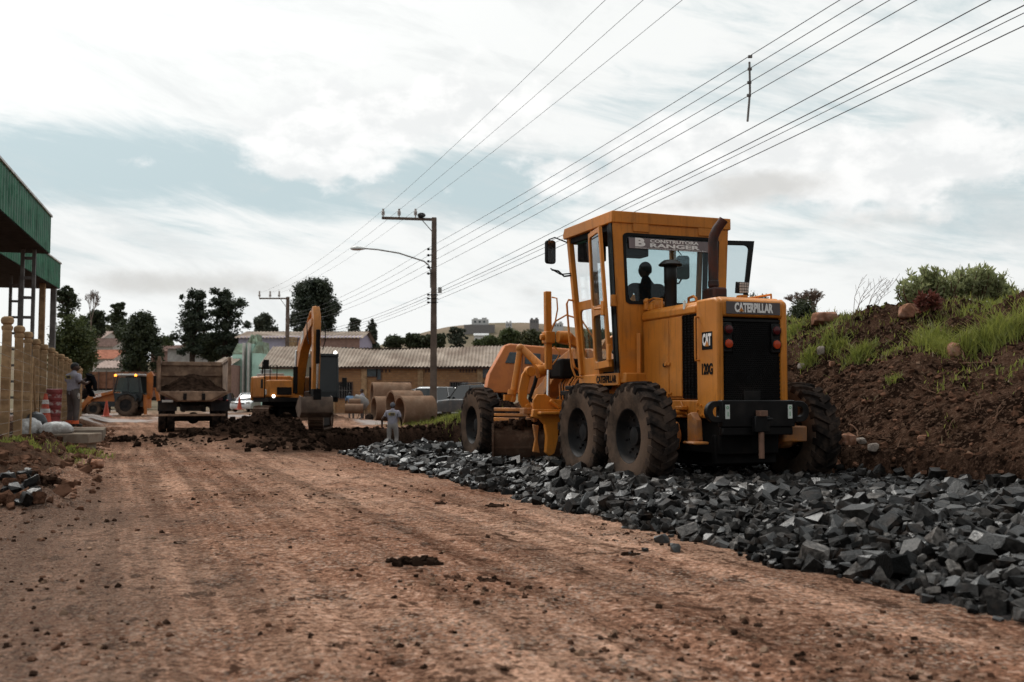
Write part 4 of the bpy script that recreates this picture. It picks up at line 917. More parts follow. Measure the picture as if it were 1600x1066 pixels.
        m = MB(); m.tube([(3.14, .72 * s, 2.8), (3.08, .66 * s, 2.78), (3.05, .66 * s, 2.6), (3.1, .68 * s, 2.4), (3.14, .72 * s, 2.3)], .013, 6); m.tube([(3.14, .76 * s, 2.2), (3.05, .70 * s, 2.4), (2.95, .55 * s, 2.50), (2.8, .35 * s, 2.42), (2.6, .22 * s, 2.1), (2.4, .2 * s, 1.75)], .015, 6)
        m.tube([(3.12, .70 * s, 2.0), (3.05, .62 * s, 1.9), (3.06, .66 * s, 1.8), (3.13, .72 * s, 1.7)], .013, 6); m.tube([(2.9, .45 * s, 1.95), (2.75, .55 * s, 1.85), (2.7, .52 * s, 1.65), (2.8, .35 * s, 1.58)], .02, 6); P(m, 'hydraulic_pipe', 'yellow')
    # circle side-shift linkage on the left
    m = MB(); m.cyl((3.9, .98, 1.98), (3.88, 1.14, 1.10), .055, n=14); m.cyl((3.88, 1.13, 1.30), (3.88, 1.14, 1.22), .075, n=14); m.ball((3.9, .98, 2.0), .075, 12, 8); m.span((3.84, 1.08, 1.12), (3.92, 1.28, 1.22)); P(m, 'tilt_cylinder', 'yellow', bevel=.0)
    m = MB(); m.cyl((3.9, .95, 2.0), (3.62, .72, 1.68), .06, .075, n=14); m.cyl((3.62, .80, 1.60), (3.62, .58, 1.66), .12, .10, n=16); m.cyl((3.62, .6, 1.65), (3.6, .1, 1.7), .07, n=12); P(m, 'shift_strut', 'yellow')
    m = MB(); A = [(.86, 1.60), (.93, 1.66), (1.0, 1.58), (1.06, 1.36), (1.10, 1.12), (1.0, .96), (.86, .84), (.80, .70), (.86, .60), (.96, .58)]
    wv = .075; L_ = [Vector((3.55, y, z)) for y, z in [(.93, 1.64), (1.02, 1.52), (1.07, 1.30), (1.08, 1.14), (.98, .98), (.87, .86), (.83, .74), (.86, .62)]]
    rs = []
    for i, p in enumerate(L_):
        t = (L_[min(i + 1, len(L_) - 1)] - L_[max(i - 1, 0)]).normalized(); nn = t.cross(X).normalized(); rs.append([p + nn * wv - X * .03, p + nn * wv + X * .03, p - nn * wv + X * .03, p - nn * wv - X * .03])
    m.rings(rs); m.cyl((3.48, .95, 1.60), (3.62, .95, 1.60), .085, n=14); m.cyl((3.47, 1.0, 1.02), (3.63, 1.0, 1.02), .05, n=12); P(m, 'link_plate', 'yellow', bevel=.01)
    m = MB()
    for z, r_ in ((.97, .035), (.88, .03), (.80, .04)): m.beam((4.4, 1.25, z), (3.4, .9, z), r_ * 2, r_ * 1.6)
    m.span((3.3, .5, .90), (3.5, 1.15, 1.0)); P(m, 'drawbar_rail', 'yellow_dirty', bevel=.01)
    m = MB(); m.prism([(.62, .95), (1.13, .95), (1.13, 1.12), (1.06, 1.22), (.9, 1.22), (.8, 1.15), (.62, 1.13)], (2.95, 0, 0), Y_, Z_, (.04, 0, 0)); m.cyl((2.9, .86, 1.12), (2.9, .70, 1.0), .03); P(m, 'shift_bracket', 'yellow', bevel=.012)
    m = MB(); m.prism([(.62, .98), (1.16, .98), (1.18, .86), (1.05, .83), (.96, .74), (.93, .55), (.95, .3), (.88, .24), (.80, .28), (.74, .5), (.72, .74), (.62, .8)], (2.85, 0, 0), Y_, Z_, (.10, 0, 0)); m.span((2.7, .6, .9), (3.0, 1.1, .945)); P(m, 'blade_arm', 'yellow', bevel=.012)
    m = MB(); m.prism([(1.0, .72), (1.10, .74), (1.06, .5), (1.10, .3), (.98, .28), (1.02, .5)], (3.02, 0, 0), Y_, Z_, (.06, 0, 0)); P(m, 'blade_bracket', 'yellow_dirty', bevel=.012)
    m = MB(); m.prism([(-.62, .98), (-1.16, .98), (-1.05, .83), (-.96, .74), (-.93, .55), (-.95, .3), (-.80, .28), (-.74, .5), (-.62, .8)], (2.45, 0, 0), Y_, Z_, (.10, 0, 0)); P(m, 'blade_arm', 'yellow_dirty', bevel=.012)
    # moldboard
    Lp, Rp = Vector((3.75, 1.50, 0)), Vector((2.55, -1.75, 0)); e = (Rp - Lp).normalized(); nv = Vector((-e.y, e.x, 0)); nv = nv if nv.x > 0 else -nv
    prof = [(.10 * (1 - (2 * i / 10 - 1) ** 2) * -1.0, .14 + .60 * i / 10) for i in range(11)]; sec = [(a, z) for a, z in prof] + [(a + .03, z) for a, z in prof[::-1]]
    m = MB(); m.rings([[p + nv * a + Z_ * z for a, z in sec] for p in (Lp, Rp)]); bl = P(m, 'moldboard', 'steel_worn', smooth=50)
    m = MB(); m.prism([(-.14, .12), (.10, .12), (.08, .70), (-.06, .74), (-.16, .5)], Lp, nv, Z_, e * -.035); P(m, 'end_bit', 'steel_worn', bl, bevel=.006)
    m = MB(); m.beam(Lp - nv * .06 + Z_ * .36, Rp - nv * .06 + Z_ * .36, .07, .05); m.beam(Lp - nv * .05 + Z_ * .60, Rp - nv * .05 + Z_ * .60, .07, .05); P(m, 'slide_rail', 'steel_worn', bl)
    q = random.Random(4); m = MB()
    for i in range(60): t = q.uniform(.01, .36); p = Lp.lerp(Rp, t) - nv * q.uniform(-.02, .12) + Z_ * q.uniform(.68, .78); V, F = ROCKS[q.randrange(16)]; s_ = q.uniform(.06, .16); m.add([p + Vector(v) * s_ for v in V.tolist()], F.tolist())
    P(m, 'stuck_soil', 'soil', bl, smooth=0)
    # hydraulics around the gooseneck
    m = MB(); m.span((3.0, .18, 1.48), (3.6, .62, 1.80)); P(m, 'valve_block', 'black_dull', bevel=.04)
    m = MB(); q = random.Random(9)
    for i in range(9):
        a = Vector((3.5 - i * .11, .25 + .04 * (i % 3), 1.55)); m.tube([a, a + Vector((.05, .12, -.12)), a + Vector((q.uniform(-.1, .1), .16, -.38)), a + Vector((q.uniform(-.15, .15), .12, -.62))], .016, 6)
    m.tube([(3.75, .72, 1.62), (3.7, .8, 1.4), (3.8, .85, 1.15), (3.7, .7, 1.0)], .035, 8); P(m, 'hose', 'hose')
    m = MB()
    for i in range(6):
        a = Vector((3.35 - i * .12, .42, 1.5)); m.tube([a, a + Vector((0, .08, -.12)), a + Vector((-.04, .09, -.35)), a + Vector((0, .02, -.5))], .014, 6)
    P(m, 'steel_pipe', 'yellow')
    m = MB(); m.prism([(0, 0), (.16, .03), (.19, .2), (.1, .28), (-.02, .18)], (2.45, .62, 1.12), (.1, -1, 0), Z_, (.05, .0, 0)); P(m, 'guard_plate', 'case_orange', bevel=.01)
    m = MB(); m.cyl((2.1, .55, 1.18), (2.6, .55, 1.18), .12, n=16); m.span((2.0, .2, .95), (2.7, .7, 1.08)); P(m, 'air_tank', 'black_dull')
    return g
grader = make_grader()
# ------------------------------------------------------------------ people
def seg_dist(p, a, b):
    ab = b - a; t = max(0, min(1, (p - a).dot(ab) / max(ab.length_squared, 1e-9))); return (p - a - ab * t).length
def person(label, loc, rz, pose, mats, hair=('hair', 'hair_cap'), scale=1.0, fingers=True, shirt_patch=None, extra=None, head_turn=0.0, nod=0.0, wide=1.0):
    """pose overrides joints; x = person's left, -y = facing direction... local: y forward, x right"""
    J = dict(pelvis=(0, 0, .95), waist=(0, .0, 1.08), chest=(0, .0, 1.30), neck=(0, .0, 1.47), skull=(0, .02, 1.56),
             sh_l=(-.19, 0, 1.41), sh_r=(.19, 0, 1.41), ua_l=(-.235, -.01, 1.27), ua_r=(.235, -.01, 1.27), el_l=(-.26, -.02, 1.13), el_r=(.26, -.02, 1.13), wr_l=(-.27, .05, .89), wr_r=(.27, .05, .89),
             hip_l=(-.10, 0, .90), hip_r=(.10, 0, .90), kn_l=(-.11, .02, .50), kn_r=(.11, .02, .50), an_l=(-.11, -.01, .10), an_r=(.11, -.01, .10), to_l=(-.13, .17, .04), to_r=(.13, .17, .04))
    J.update(pose); J = {k: Vector(v) for k, v in J.items()}
    rad = dict(pelvis=(.165, .13), waist=(.155, .12), chest=(.17, .125), neck=(.062, .062), skull=(.06, .06), sh_l=(.075, .075), sh_r=(.075, .075), ua_l=(.064, .064), ua_r=(.064, .064), el_l=(.043, .043), el_r=(.043, .043), wr_l=(.029, .033), wr_r=(.029, .033),
               hip_l=(.095, .1), hip_r=(.095, .1), kn_l=(.07, .07), kn_r=(.07, .07), an_l=(.055, .055), an_r=(.055, .055), to_l=(.045, .04), to_r=(.045, .04))
    E = [('pelvis', 'waist', 'shirt'), ('waist', 'chest', 'shirt'), ('chest', 'neck', 'shirt'), ('neck', 'skull', 'skin')]
    for s in 'lr': E += [('chest', 'sh_' + s, 'shirt'), ('sh_' + s, 'ua_' + s, 'shirt'), ('ua_' + s, 'el_' + s, 'sleeve'), ('el_' + s, 'wr_' + s, 'skin'), ('pelvis', 'hip_' + s, 'trouser'), ('hip_' + s, 'kn_' + s, 'trouser'), ('kn_' + s, 'an_' + s, 'trouser'), ('an_' + s, 'to_' + s, 'boot')]
    if fingers:
        for s in 'lr':
            d = (J['wr_' + s] - J['el_' + s]).normalized(); sx = -1 if s == 'l' else 1; side = Vector((sx, 0, 0)); side = (side - d * side.dot(d)).normalized(); fw = d.cross(side).normalized()
            if fw.y < 0: fw = -fw
            palm = J['wr_' + s] + d * .075; J['pm_' + s] = palm; rad['pm_' + s] = (.036, .026); E.append(('wr_' + s, 'pm_' + s, 'skin'))
            for i, (o, ln) in enumerate(((-.027, .072), (-.009, .08), (.009, .076), (.027, .06))):
                k = f'f{i}_{s}'; a = palm + fw * -o + d * .03; b = a + d * ln * .55 - side * .012; c = b + d * ln * .4 - side * .03
                J[k + 'a'], J[k + 'b'], J[k + 'c'] = a, b, c
                for t, r_ in (('a', .0105), ('b', .0095), ('c', .008)): rad[k + t] = (r_, r_)
                E += [('pm_' + s, k + 'a', 'skin'), (k + 'a', k + 'b', 'skin'), (k + 'b', k + 'c', 'skin')]
            a = J['wr_' + s] + d * .045 + fw * .035; b = a + d * .035 + fw * .022; c = b + d * .03 + fw * .004
            for t, p, r_ in (('ta_', a, .013), ('tb_', b, .011), ('tc_', c, .009)): J[t + s] = p; rad[t + s] = (r_, r_)
            E += [('wr_' + s, 'ta_' + s, 'skin'), ('ta_' + s, 'tb_' + s, 'skin'), ('tb_' + s, 'tc_' + s, 'skin')]
    names = list(J); idx = {k: i for i, k in enumerate(names)}
    me = bpy.data.meshes.new('body'); me.from_pydata([J[k] for k in names], [(idx[a], idx[b]) for a, b, _ in E], [])
    ob = bpy.data.objects.new('body', me); col.objects.link(ob)
    ob.modifiers.new('skin', 'SKIN'); ss = ob.modifiers.new('ss', 'SUBSURF'); ss.levels = ss.render_levels = 2
    for k, i in idx.items(): me.skin_vertices[0].data[i].radius = rad[k]; me.skin_vertices[0].data[i].use_root = (k == 'pelvis')
    dg = bpy.context.evaluated_depsgraph_get(); out = bpy.data.meshes.new_from_object(ob.evaluated_get(dg)); bpy.data.objects.remove(ob)
    order = ['shirt', 'sleeve', 'skin', 'trouser', 'boot']; mats = dict(mats); mats.setdefault('sleeve', mats['skin'])
    out.materials.clear()
    for k in order: out.materials.append(M[mats[k]])
    segs = [(J[a], J[b], order.index(t), max(rad[a][0], rad[b][0])) for a, b, t in E]
    for p in out.polygons: c = p.center; p.material_index = min(segs, key=lambda q: seg_dist(c, q[0], q[1]) - q[3] * .55)[2]
    # head joined to the body: skull, jaw, nose, brows, ears, eyes
    hc = J['skull'] + Vector((0, .015, .075)); RT = Matrix.Rotation(head_turn, 3, 'Z') @ Matrix.Rotation(nod, 3, 'X'); hm = MB()
    hm.ball((0, 0, 0), (.077, .098, .118), 20, 14)
    vs2 = []
    for v in hm.v:
        x, y, z = v
        if z < -.02: x *= 1 + (z + .02) * 2.6; y += .012 if y > 0 else .02 * (-(z + .02) * 6)
        if y > .05: y = .05 + (y - .05) * .72
        vs2.append((x, y, z))
    hm.v = vs2
    hm.tube([(0, .082, .02), (0, .098, -.008), (0, .110, -.028), (0, .094, -.04)], [.010, .013, .016, .010], 8)
    for s in (-1, 1): hm.ball((.08 * s, -.005, -.01), (.012, .026, .034), 8, 6); hm.ball((.03 * s, .080, .012), (.014, .008, .008), 8, 6); hm.tube([(.014 * s, .086, .030), (.048 * s, .076, .030)], .007, 6)
    hm.tube([(-.026, .082, -.066), (0, .090, -.064), (.026, .082, -.066)], [.005, .009, .005], 6)
    bm = bmesh.new(); bm.from_mesh(out); sk = order.index('skin')
    vv = [bm.verts.new(hc + RT @ Vector(v)) for v in hm.v]
    for f in hm.f:
        try: bm.faces.new([vv[i] for i in f]).material_index = sk
        except ValueError: pass
    bmesh.ops.recalc_face_normals(bm, faces=bm.faces)
    for f in bm.faces: f.smooth = True
    bm.to_mesh(out); bm.free(); out.name = 'person'
    body = bpy.data.objects.new('person', out); col.objects.link(body); body.location = loc; body.rotation_euler = (0, 0, rz); body.scale = (scale * wide, scale * wide, scale)
    tag(body, label, 'person')
    hm = MB(); hm.ball((0, -.008, .012), (.083, .100, .114), 18, 12); hm.v = [v for v in hm.v]
    keep = lambda v: v[2] > .02 + max(0, v[1]) * .45 - (max(0, -v[1]) * .9)
    ok = [keep(v) for v in hm.v]; fs = [f for f in hm.f if all(ok[i] for i in f)]; h2 = MB(); h2.add([hc + RT @ Vector(v) for v in hm.v], fs)
    if hair[1] == 'cap': h2.prism([(.07 * math.cos(R(a)), .09 + .075 * math.sin(R(a))) for a in range(0, 181, 20)], hc + RT @ Vector((0, -.0, .035)), RT @ Vector((1, 0, 0)), RT @ Vector((0, 1, -.15)), (0, 0, .008))
    h2.build('cap' if hair[1] == 'cap' else 'hair', hair[0], body)
    if shirt_patch:
        y, w, h, z = shirt_patch; m = MB(); m.prism(rrect(-w, w, -h, h, .005), (0, y, z), (1, 0, 0), (0, -.12, 1), (0, -.006, 0)); p = m.build('back_print', 'hi_yellow', body, smooth=0)
        m = MB(); m.prism(rrect(-w * .93, w * .93, -h * .78, h * .78, .004), (0, y - .008, z), (1, 0, 0), (0, -.12, 1), (0, -.003, 0)); m.build('print_field', 'trouser_grey', p, smooth=0)
        m = MB(); m.prism(rrect(-w * .8, -w * .45, -h * .55, h * .55, .004), (0, y - .0125, z), (1, 0, 0), (0, -.12, 1), (0, -.002, 0)); m.build('print_mark', 'hi_yellow', p, smooth=0)
    return body, J
GREYS = dict(shirt='shirt_grey', trouser='trouser_pale', boot='boot', skin='skin_dark')
p = at(613, 706, 37.7); tz = p.z
worker, _ = person('worker in grey shirt, pale trousers and cap standing in the trench', (p.x, 37.7, tz), R(-6), dict(el_l=(-.33, -.06, 1.16), wr_l=(-.36, .06, .93), el_r=(.28, .02, 1.15), wr_r=(.25, .2, 1.02), kn_l=(-.12, .03, .5), an_l=(-.13, -.05, .1), to_l=(-.15, .12, .04), kn_r=(.12, .08, .51)),
       GREYS, ('cap_grey', 'cap'), 1.03, wide=1.1, shirt_patch=(-.128, .105, .045, 1.34))
# man by the fence, turned to the right, arms up with a dark jacket
p = at(113, 668, 29.0)
fence_man, Jm = person('man in grey shirt and dark grey trousers holding a black jacket by the fence', (p.x, 29, p.z), R(-34), dict(el_l=(-.27, .16, 1.20), wr_l=(-.14, .34, 1.30), el_r=(.27, .12, 1.18), wr_r=(.16, .32, 1.26), pelvis=(0, -.02, .95), waist=(0, .02, 1.08)),
       dict(shirt='shirt_grey', trouser='trouser_grey', boot='boot', skin='skin_dark'), ('hair', 'hair'), 1.04, wide=1.22, shirt_patch=(-.135, .10, .045, 1.36), head_turn=R(-5))
m = MB()
for s in (-1, 1): m.lathe([(.085, 0), (.082, .09), (.075, .09), (.078, 0)], (.11 * s, -.01, .10), (0, 0, 1), 14, closed=True)
m.build('gaiter', 'hi_vis', fence_man)
m = MB(); m.ball((0, 0, 0), (.045, .04, .07), 10, 6)
for i in range(4): m.tube([(-.03 + .02 * i, 0, -.04), (-.035 + .023 * i, .0, -.10)], .011, 6)
gl = m.build('work_glove', 'glove', None); gl.matrix_world = fence_man.matrix_world; gl.location = Vector((p.x, 29, p.z)) + Matrix.Rotation(R(-34), 3, 'Z') @ Vector((.23, .02, .90)); tag(gl, 'pale work glove tucked at the hip of the man by the fence', 'glove')
m = MB(); q = random.Random(2); rows = []
for i in range(13):
    z = -.62 * i / 12; w = .17 + .06 * math.sin(i * .6); rows.append([Vector((w * math.sin(2 * math.pi * j / 14) * (1 + .15 * q.uniform(-1, 1)), (.06 + .02 * q.random()) * math.cos(2 * math.pi * j / 14) + .04 * math.sin(i * .7), z)) for j in range(14)])
m.rings(rows); m.tube([(.12, 0, -.05), (.24, .03, -.2), (.27, .03, -.42)], [.07, .07, .05], 8)
jk = m.build('jacket', 'black_cloth', None); jk.location = Vector((p.x, 29, p.z)) + Matrix.Rotation(R(-34), 3, 'Z') @ Vector((.16, .40, 1.50)); jk.rotation_euler = (R(8), R(14), R(-40)); tag(jk, 'black jacket held up in front of the man by the fence', 'jacket')
# operator inside the cab
op, _ = person('operator silhouetted in the seat behind the grader rear window', grader.matrix_basis @ Vector((1.0, .14, 1.28)), math.pi / 2 + HD - math.pi / 2, dict(pelvis=(0, 0, 1.02), waist=(0, -.02, 1.16), chest=(0, -.03, 1.38), neck=(0, -.01, 1.56), skull=(0, .01, 1.66), sh_l=(-.2, -.02, 1.49), sh_r=(.2, -.02, 1.49), ua_l=(-.25, .04, 1.36), ua_r=(.25, .04, 1.36),
       el_l=(-.28, .10, 1.22), el_r=(.28, .10, 1.22), wr_l=(-.16, .34, 1.24), wr_r=(.16, .34, 1.24), hip_l=(-.1, .03, 1.0), hip_r=(.1, .03, 1.0), kn_l=(-.15, .45, 1.02), kn_r=(.15, .45, 1.02), an_l=(-.14, .5, .62), an_r=(.14, .5, .62), to_l=(-.14, .66, .55), to_r=(.14, .66, .55)),
       dict(shirt='black_cloth', trouser='trouser_grey', boot='boot', skin='skin_dark'), ('hair', 'hair'), 1.0, wide=1.14)
for px, yy, label, pose, mt, turn in ((549, 57, 'bent worker in blue shirt beside the small concrete pipes', dict(chest=(0, .28, 1.24), neck=(0, .42, 1.33), skull=(0, .50, 1.36), waist=(0, .1, 1.08), sh_l=(-.19, .35, 1.28), sh_r=(.19, .35, 1.28), ua_l=(-.22, .42, 1.14), ua_r=(.22, .42, 1.14), el_l=(-.23, .46, 1.0), el_r=(.23, .46, 1.0), wr_l=(-.2, .56, .8), wr_r=(.2, .56, .8)), dict(shirt='shirt_blue', trouser='trouser_grey', boot='boot', skin='skin_dark'), 20),
        (566, 58.5, 'worker whose dark head shows just behind the concrete mixer', {}, dict(shirt='shirt_grey', trouser='trouser_grey', boot='boot', skin='skin_dark'), 120)):
    xx = at(px, 640, yy).x; person(label, (xx, yy, gz(xx, yy) + .02), R(turn), pose, mt, ('hair', 'hair'), 1.0, fingers=False)
# ------------------------------------------------------------------ left side: fence, canopies, drum, cones, bags, slab
def left_side():
    # fence posts along the road, 2.5 m apart
    A = Vector((-9.4, 19.0)); dv = Vector((-SN, CS)); fz = .43
    fe = thing('concrete_fence', 'row of ball-headed concrete fence posts strung with wire left of the lane', 'fence', (A.x, A.y, fz), HD)
    me = None; N = 15
    for i in range(-1, N):
        y = i * 2.42
        if me is None:
            m = MB(); m.span((-.075, -.10, -.4), (.075, .10, 2.02)); post = m.build('post', 'concrete_post', fe, bevel=.015)
            m = MB(); m.lathe([(.085, 2.02), (.10, 2.06), (.10, 2.10), (.075, 2.115), (.075, 2.135), (.105, 2.16), (.115, 2.21), (.10, 2.26), (.06, 2.285), (.001, 2.29)], (0, 0, 0), (0, 0, 1), 4 * 4); cap = m.build('post_head', 'concrete_post', post); me = post
        else:
            post = me.copy(); col.objects.link(post); c = cap.copy(); col.objects.link(c); c.parent = post
        post.location = (rnd.uniform(-.03, .03), y, rnd.uniform(-.06, .04)); post.rotation_euler = (rnd.uniform(-.02, .02), rnd.uniform(-.02, .02), rnd.uniform(-.1, .1))
    for k in range(9):
        m = MB(); z = .12 + k * .20; m.tube([(.085, -2.4 + j * 2.42, z + rnd.uniform(-.015, .015)) for j in range(N + 1)], .004, 4); m.build('wire', 'mesh_wire', fe)
    m = MB(); m.tube([(.16, 3.6, -.1), (.11, 4.4, 1.7)], .022, 6); m.build('prop_stick', 'concrete_post', fe)
    m = MB(); m.tube([(.16, 5.3, -.1), (.11, 4.5, 1.7)], .022, 6); m.build('prop_stick', 'concrete_post', fe)
    # a low yellow board behind the nearest posts
    m = MB(); m.span((-.50, -1.2, .9), (-.46, 3.0, 1.5)); m.span((-.55, -1.1, -.3), (-.47, -1.0, .9)); m.span((-.55, 2.8, -.3), (-.47, 2.9, .9)); o = m.build('board', 'yellow_panel', None); o.location = (A.x, A.y, fz); o.rotation_euler.z = HD; tag(o, 'faded yellow board standing behind the nearest fence posts', 'board')
    # canopies
    def canopy(label, corner, ang, L, ztop, hf, depth, cols):
        d = Vector((-math.sin(ang), math.cos(ang), 0)); r_ = Vector((math.cos(ang), math.sin(ang), 0)); c = thing('metal_canopy', label, 'canopy', (corner[0], corner[1], 0), ang)
        # local: x right (towards the road), y along; far corner at the origin
        def ribs(m, p0, p1, z0, z1, out):
            p0, p1 = Vector(p0), Vector(p1); n = int((p1 - p0).length / .09); e = (p1 - p0) / n; o = Vector(out)
            rs = []
            for i in range(n + 1):
                a = p0 + e * i; k = .018 if i % 4 in (0, 1) else 0; rs.append(a + o * k)
            m.add([(p.x, p.y, z0) for p in rs] + [(p.x, p.y, z1) for p in rs], [(i, i + 1, n + 2 + i, n + 1 + i) for i in range(n)])
        m = MB(); ribs(m, (0, -L, 0), (0, 0, 0), ztop - hf, ztop, (1, 0, 0)); m.build('fascia', 'green_sheet', c, smooth=0, fix=False)
        m = MB(); ribs(m, (0, 0, 0), (-depth, 0, 0), ztop - hf, ztop, (0, 1, 0)); m.build('fascia', 'green_sheet', c, smooth=0, fix=False)
        m = MB(); m.span((-.03, -L, ztop), (.06, .06, ztop + .06)); m.build('edge_trim', 'white_trim', c)
        m = MB(); m.span((-depth, -.03, ztop), (-.031, .06, ztop + .06)); m.build('edge_trim', 'white_trim', c)
        m = MB(); m.add([(-.04, -L, ztop - .15), (-depth, -L, ztop + 1.2), (-depth, -.04, ztop + 1.2), (-.04, -.04, ztop - .15), (-.04, -L, ztop - .2), (-depth, -L, ztop + 1.15), (-depth, -.04, ztop + 1.15), (-.04, -.04, ztop - .2)], [(0, 1, 2, 3), (4, 5, 6, 7), (0, 3, 7, 4), (1, 2, 6, 5), (0, 1, 5, 4), (3, 2, 6, 7)]); m.build('roof', 'roof_under', c)
        m = MB(); m.span((-depth, -L, ztop - hf - .02), (-.02, -.06, ztop - hf + .04)); m.build('ceiling', 'roof_under', c)
        for y, kind, dx in cols:
            if kind == 'ladder':
                for xx in (-.35 - .33, -.35 + .0): m = MB(); m.span((xx + dx, y - .05, -.3), (xx + .11 + dx, y + .05, ztop - hf)); m.build('column', 'steel_grey', c, bevel=.01)
                for k in range(9): m = MB(); z = .6 + k * .62; m.span((-.57 + dx, y - .035, z), (-.35 + dx, y + .035, z + .09)); m.build('column_rung', 'steel_grey', c)
            else:
                m = MB(); m.span((-.3 + dx, y - .12, -.3), (-.08 + dx, y + .12, ztop - hf)); m.build('column', kind, c, bevel=.01)
        return c
    canopy('nearer green corrugated metal canopy cut by the left edge', (-15.0, 33.0), R(16.2), 16, 7.1, 1.19, 9, ((-1.0, 'ladder', 0), (-4.0, 'ladder', -2.2)))
    canopy('farther green corrugated metal canopy behind the nearer one', (-19.75, 44.5), R(14.5), 11.3, 7.1, 1.08, 9, ((-.4, 'steel_grey', .02), (-2.2, 'concrete_post', -.1), (-5.0, 'ladder', -.3)))
    # slab lid and its box
    p = at(97, 694, 22.5); z0 = .02
    s = thing('concrete_slab', 'weathered concrete lid slab lying across the verge by the bags', 'slab', (p.x - .27, 22.8, .19), R(2))
    m = MB(); m.prism([(-.88, -.42), (.88, -.45), (.86, .42), (-.84, .45)], (0, 0, .02), (1, 0, 0), (0, 1, 0), (0, 0, .215)); m.build('lid', 'concrete', s, bevel=.02)
    m = MB(); m.span((.50, -.36, -.35), (.76, .34, .02)); m.build('support', 'concrete', s)
    m = MB(); m.span((-.9, -1.6, -.1), (.95, 1.5, .33)); o = m.build('pavement_slab', 'concrete', None, bevel=.02); o.location = (-12.35, 28.6, .045); o.rotation_euler.z = HD; tag(o, 'pale concrete pavement patch under the man by the fence', 'pavement')
    # bags
    def bag(name, label, px, py, Y, dims, mt, seed, neck):
        q = at(px, py, Y); o = bpy.data.objects.new(name, clod_mesh(seed, mt)); col.objects.link(o)
        m = MB(); qr = random.Random(seed); rs = []; n = 20
        for i in range(15):
            t = i / 14; x = -1 + 2 * t; pr = max(.06, (1 - abs(x) ** 2.6)) ** .55
            rs.append([Vector((x * dims[0], pr * dims[1] * math.cos(2 * math.pi * j / n) * (1 + .06 * math.sin(5 * t + j * 1.7)), dims[2] * (pr * max(math.sin(2 * math.pi * j / n), -.55) * (1 + .07 * math.sin(9 * t + j * 2.3 + seed)) + .5))) for j in range(n)])
        m.rings(rs)
        if neck: m.tube([(-dims[0] * .97, 0, dims[2] * .5), (-dims[0] * 1.12, -.02, dims[2] * .62), (-dims[0] * 1.25, -.03, dims[2] * .6)], [.05, .03, .07], 8)
        bpy.data.objects.remove(o); o = m.build(name, mt, None, smooth=60); o.location = q; o.rotation_euler.z = R(neck * 20); return tag(o, label, 'bag')
    bag('filled_bag', 'round pale grey plastic bag at the left end of the slab', 46, 680, 22.75, (.29, .24, .25), 'plastic_bag', 3, 3)
    bag('filled_bag', 'flatter pale grey plastic bag lying in the middle of the slab', 88, 679, 22.7, (.37, .26, .19), 'plastic_bag', 8, 0)
    bag('filled_bag', 'black plastic bag behind the pale bags', 56, 671, 23.5, (.24, .2, .26), 'black_bag', 5, 1)
    # drum and cones
    q = at(81, 661, 28.6); dr = thing('traffic_drum', 'dark red traffic drum with worn white stripes by the fence', 'drum', q)
    pr = [(.23, 0), (.25, .04), (.215, .08), (.21, .18), (.225, .20), (.22, .40), (.235, .42), (.23, .62), (.245, .64), (.24, .82), (.255, .84), (.25, .93), (.20, .95), (.001, .95)]
    m = MB(); m.lathe(pr, (0, 0, 0), (0, 0, 1), 28); m.build('barrel', 'drum_red', dr)
    for z in (.27, .49, .70): m = MB(); r_ = .224 + (z - .27) * .036 + .004; m.lathe([(r_, z), (r_ + .003, z + .09), (r_ - .004, z + .09), (r_ - .006, z)], (0, 0, 0), (0, 0, 1), 28, closed=True); m.build('stripe', 'worn_stripe', dr)
    def cone(label, px, py, Y, h, worn=True):
        q = at(px, py, Y); c = thing('traffic_cone', label, 'cone', q, rnd.random(), 'traffic cones around the site')
        m = MB(); m.lathe([(.19 * h / .75, .03), (.15 * h / .75, .05), (.10 * h / .75, h * .45), (.035 * h / .75, h), (.001, h)], (0, 0, 0), (0, 0, 1), 20); m.build('cone_body', 'cone_orange', c)
        m = MB(); m.box((0, 0, .018), (.42 * h / .75, .42 * h / .75, .036)); m.build('base', 'cone_orange', c, bevel=.01)
        if worn:
            for t in (.38, .66): r_ = (.158 - .118 * t) * h / .75 ; m = MB(); m.lathe([(r_ + .006, h * t), (r_ - .008, h * (t + .13)), (r_ - .014, h * (t + .13)), (r_ - .002, h * t)], (0, 0, 0), (0, 0, 1), 20, closed=True); m.build('stripe', 'reflective', c)
    cone('orange cone with a white band leaning against the red drum', 70, 664, 28.0, .86); cone('small faded orange cone in front of the orange backhoe', 166, 651, 48, .75, False); cone('faded orange cone in front of the white hatchback', 374, 640, 74, .9, False)
    m = MB(); m.prism([(-.14, 0), (.16, 0), (.14, .95), (-.1, .98)], (0, 0, 0), (1, 0, .0), (0, .12, 1), (.0, .03, 0)); o = m.build('leaning_panel', 'black_dull', None); o.location = at(64, 664, 29.2); tag(o, 'dark panel leaning on the fence behind the cone', 'panel')
    # grey rubble stones and boulders at the lane edge
    q = random.Random(12)
    for i in range(34):
        px, py = q.uniform(0, 62), q.uniform(738, 792); h = hit(px, py); s_ = q.uniform(.10, .19); o = bpy.data.objects.new('rubble_stone', rock_mesh(q.randrange(16), q.choice(['stone_grey', 'stone_grey', 'stone_dark', 'soil_red']))); col.objects.link(o)
        o.location = h + Vector((0, 0, s_ * q.uniform(.1, .5))); o.scale = (s_, s_, s_); o.rotation_euler = (q.uniform(-.5, .5), q.uniform(-.5, .5), q.uniform(0, 6)); tag(o, 'grey angular stone in the small heap at the left edge', 'stone', 'grey stones heaped at the left edge')
    h = hit(152, 732); blob_rock('red_boulder', 'small rusty red boulder at the lane edge below the slab', 'boulder', h + Vector((0, 0, .06)), (.24, .22, .2), 71, 'boulder_red', .4)
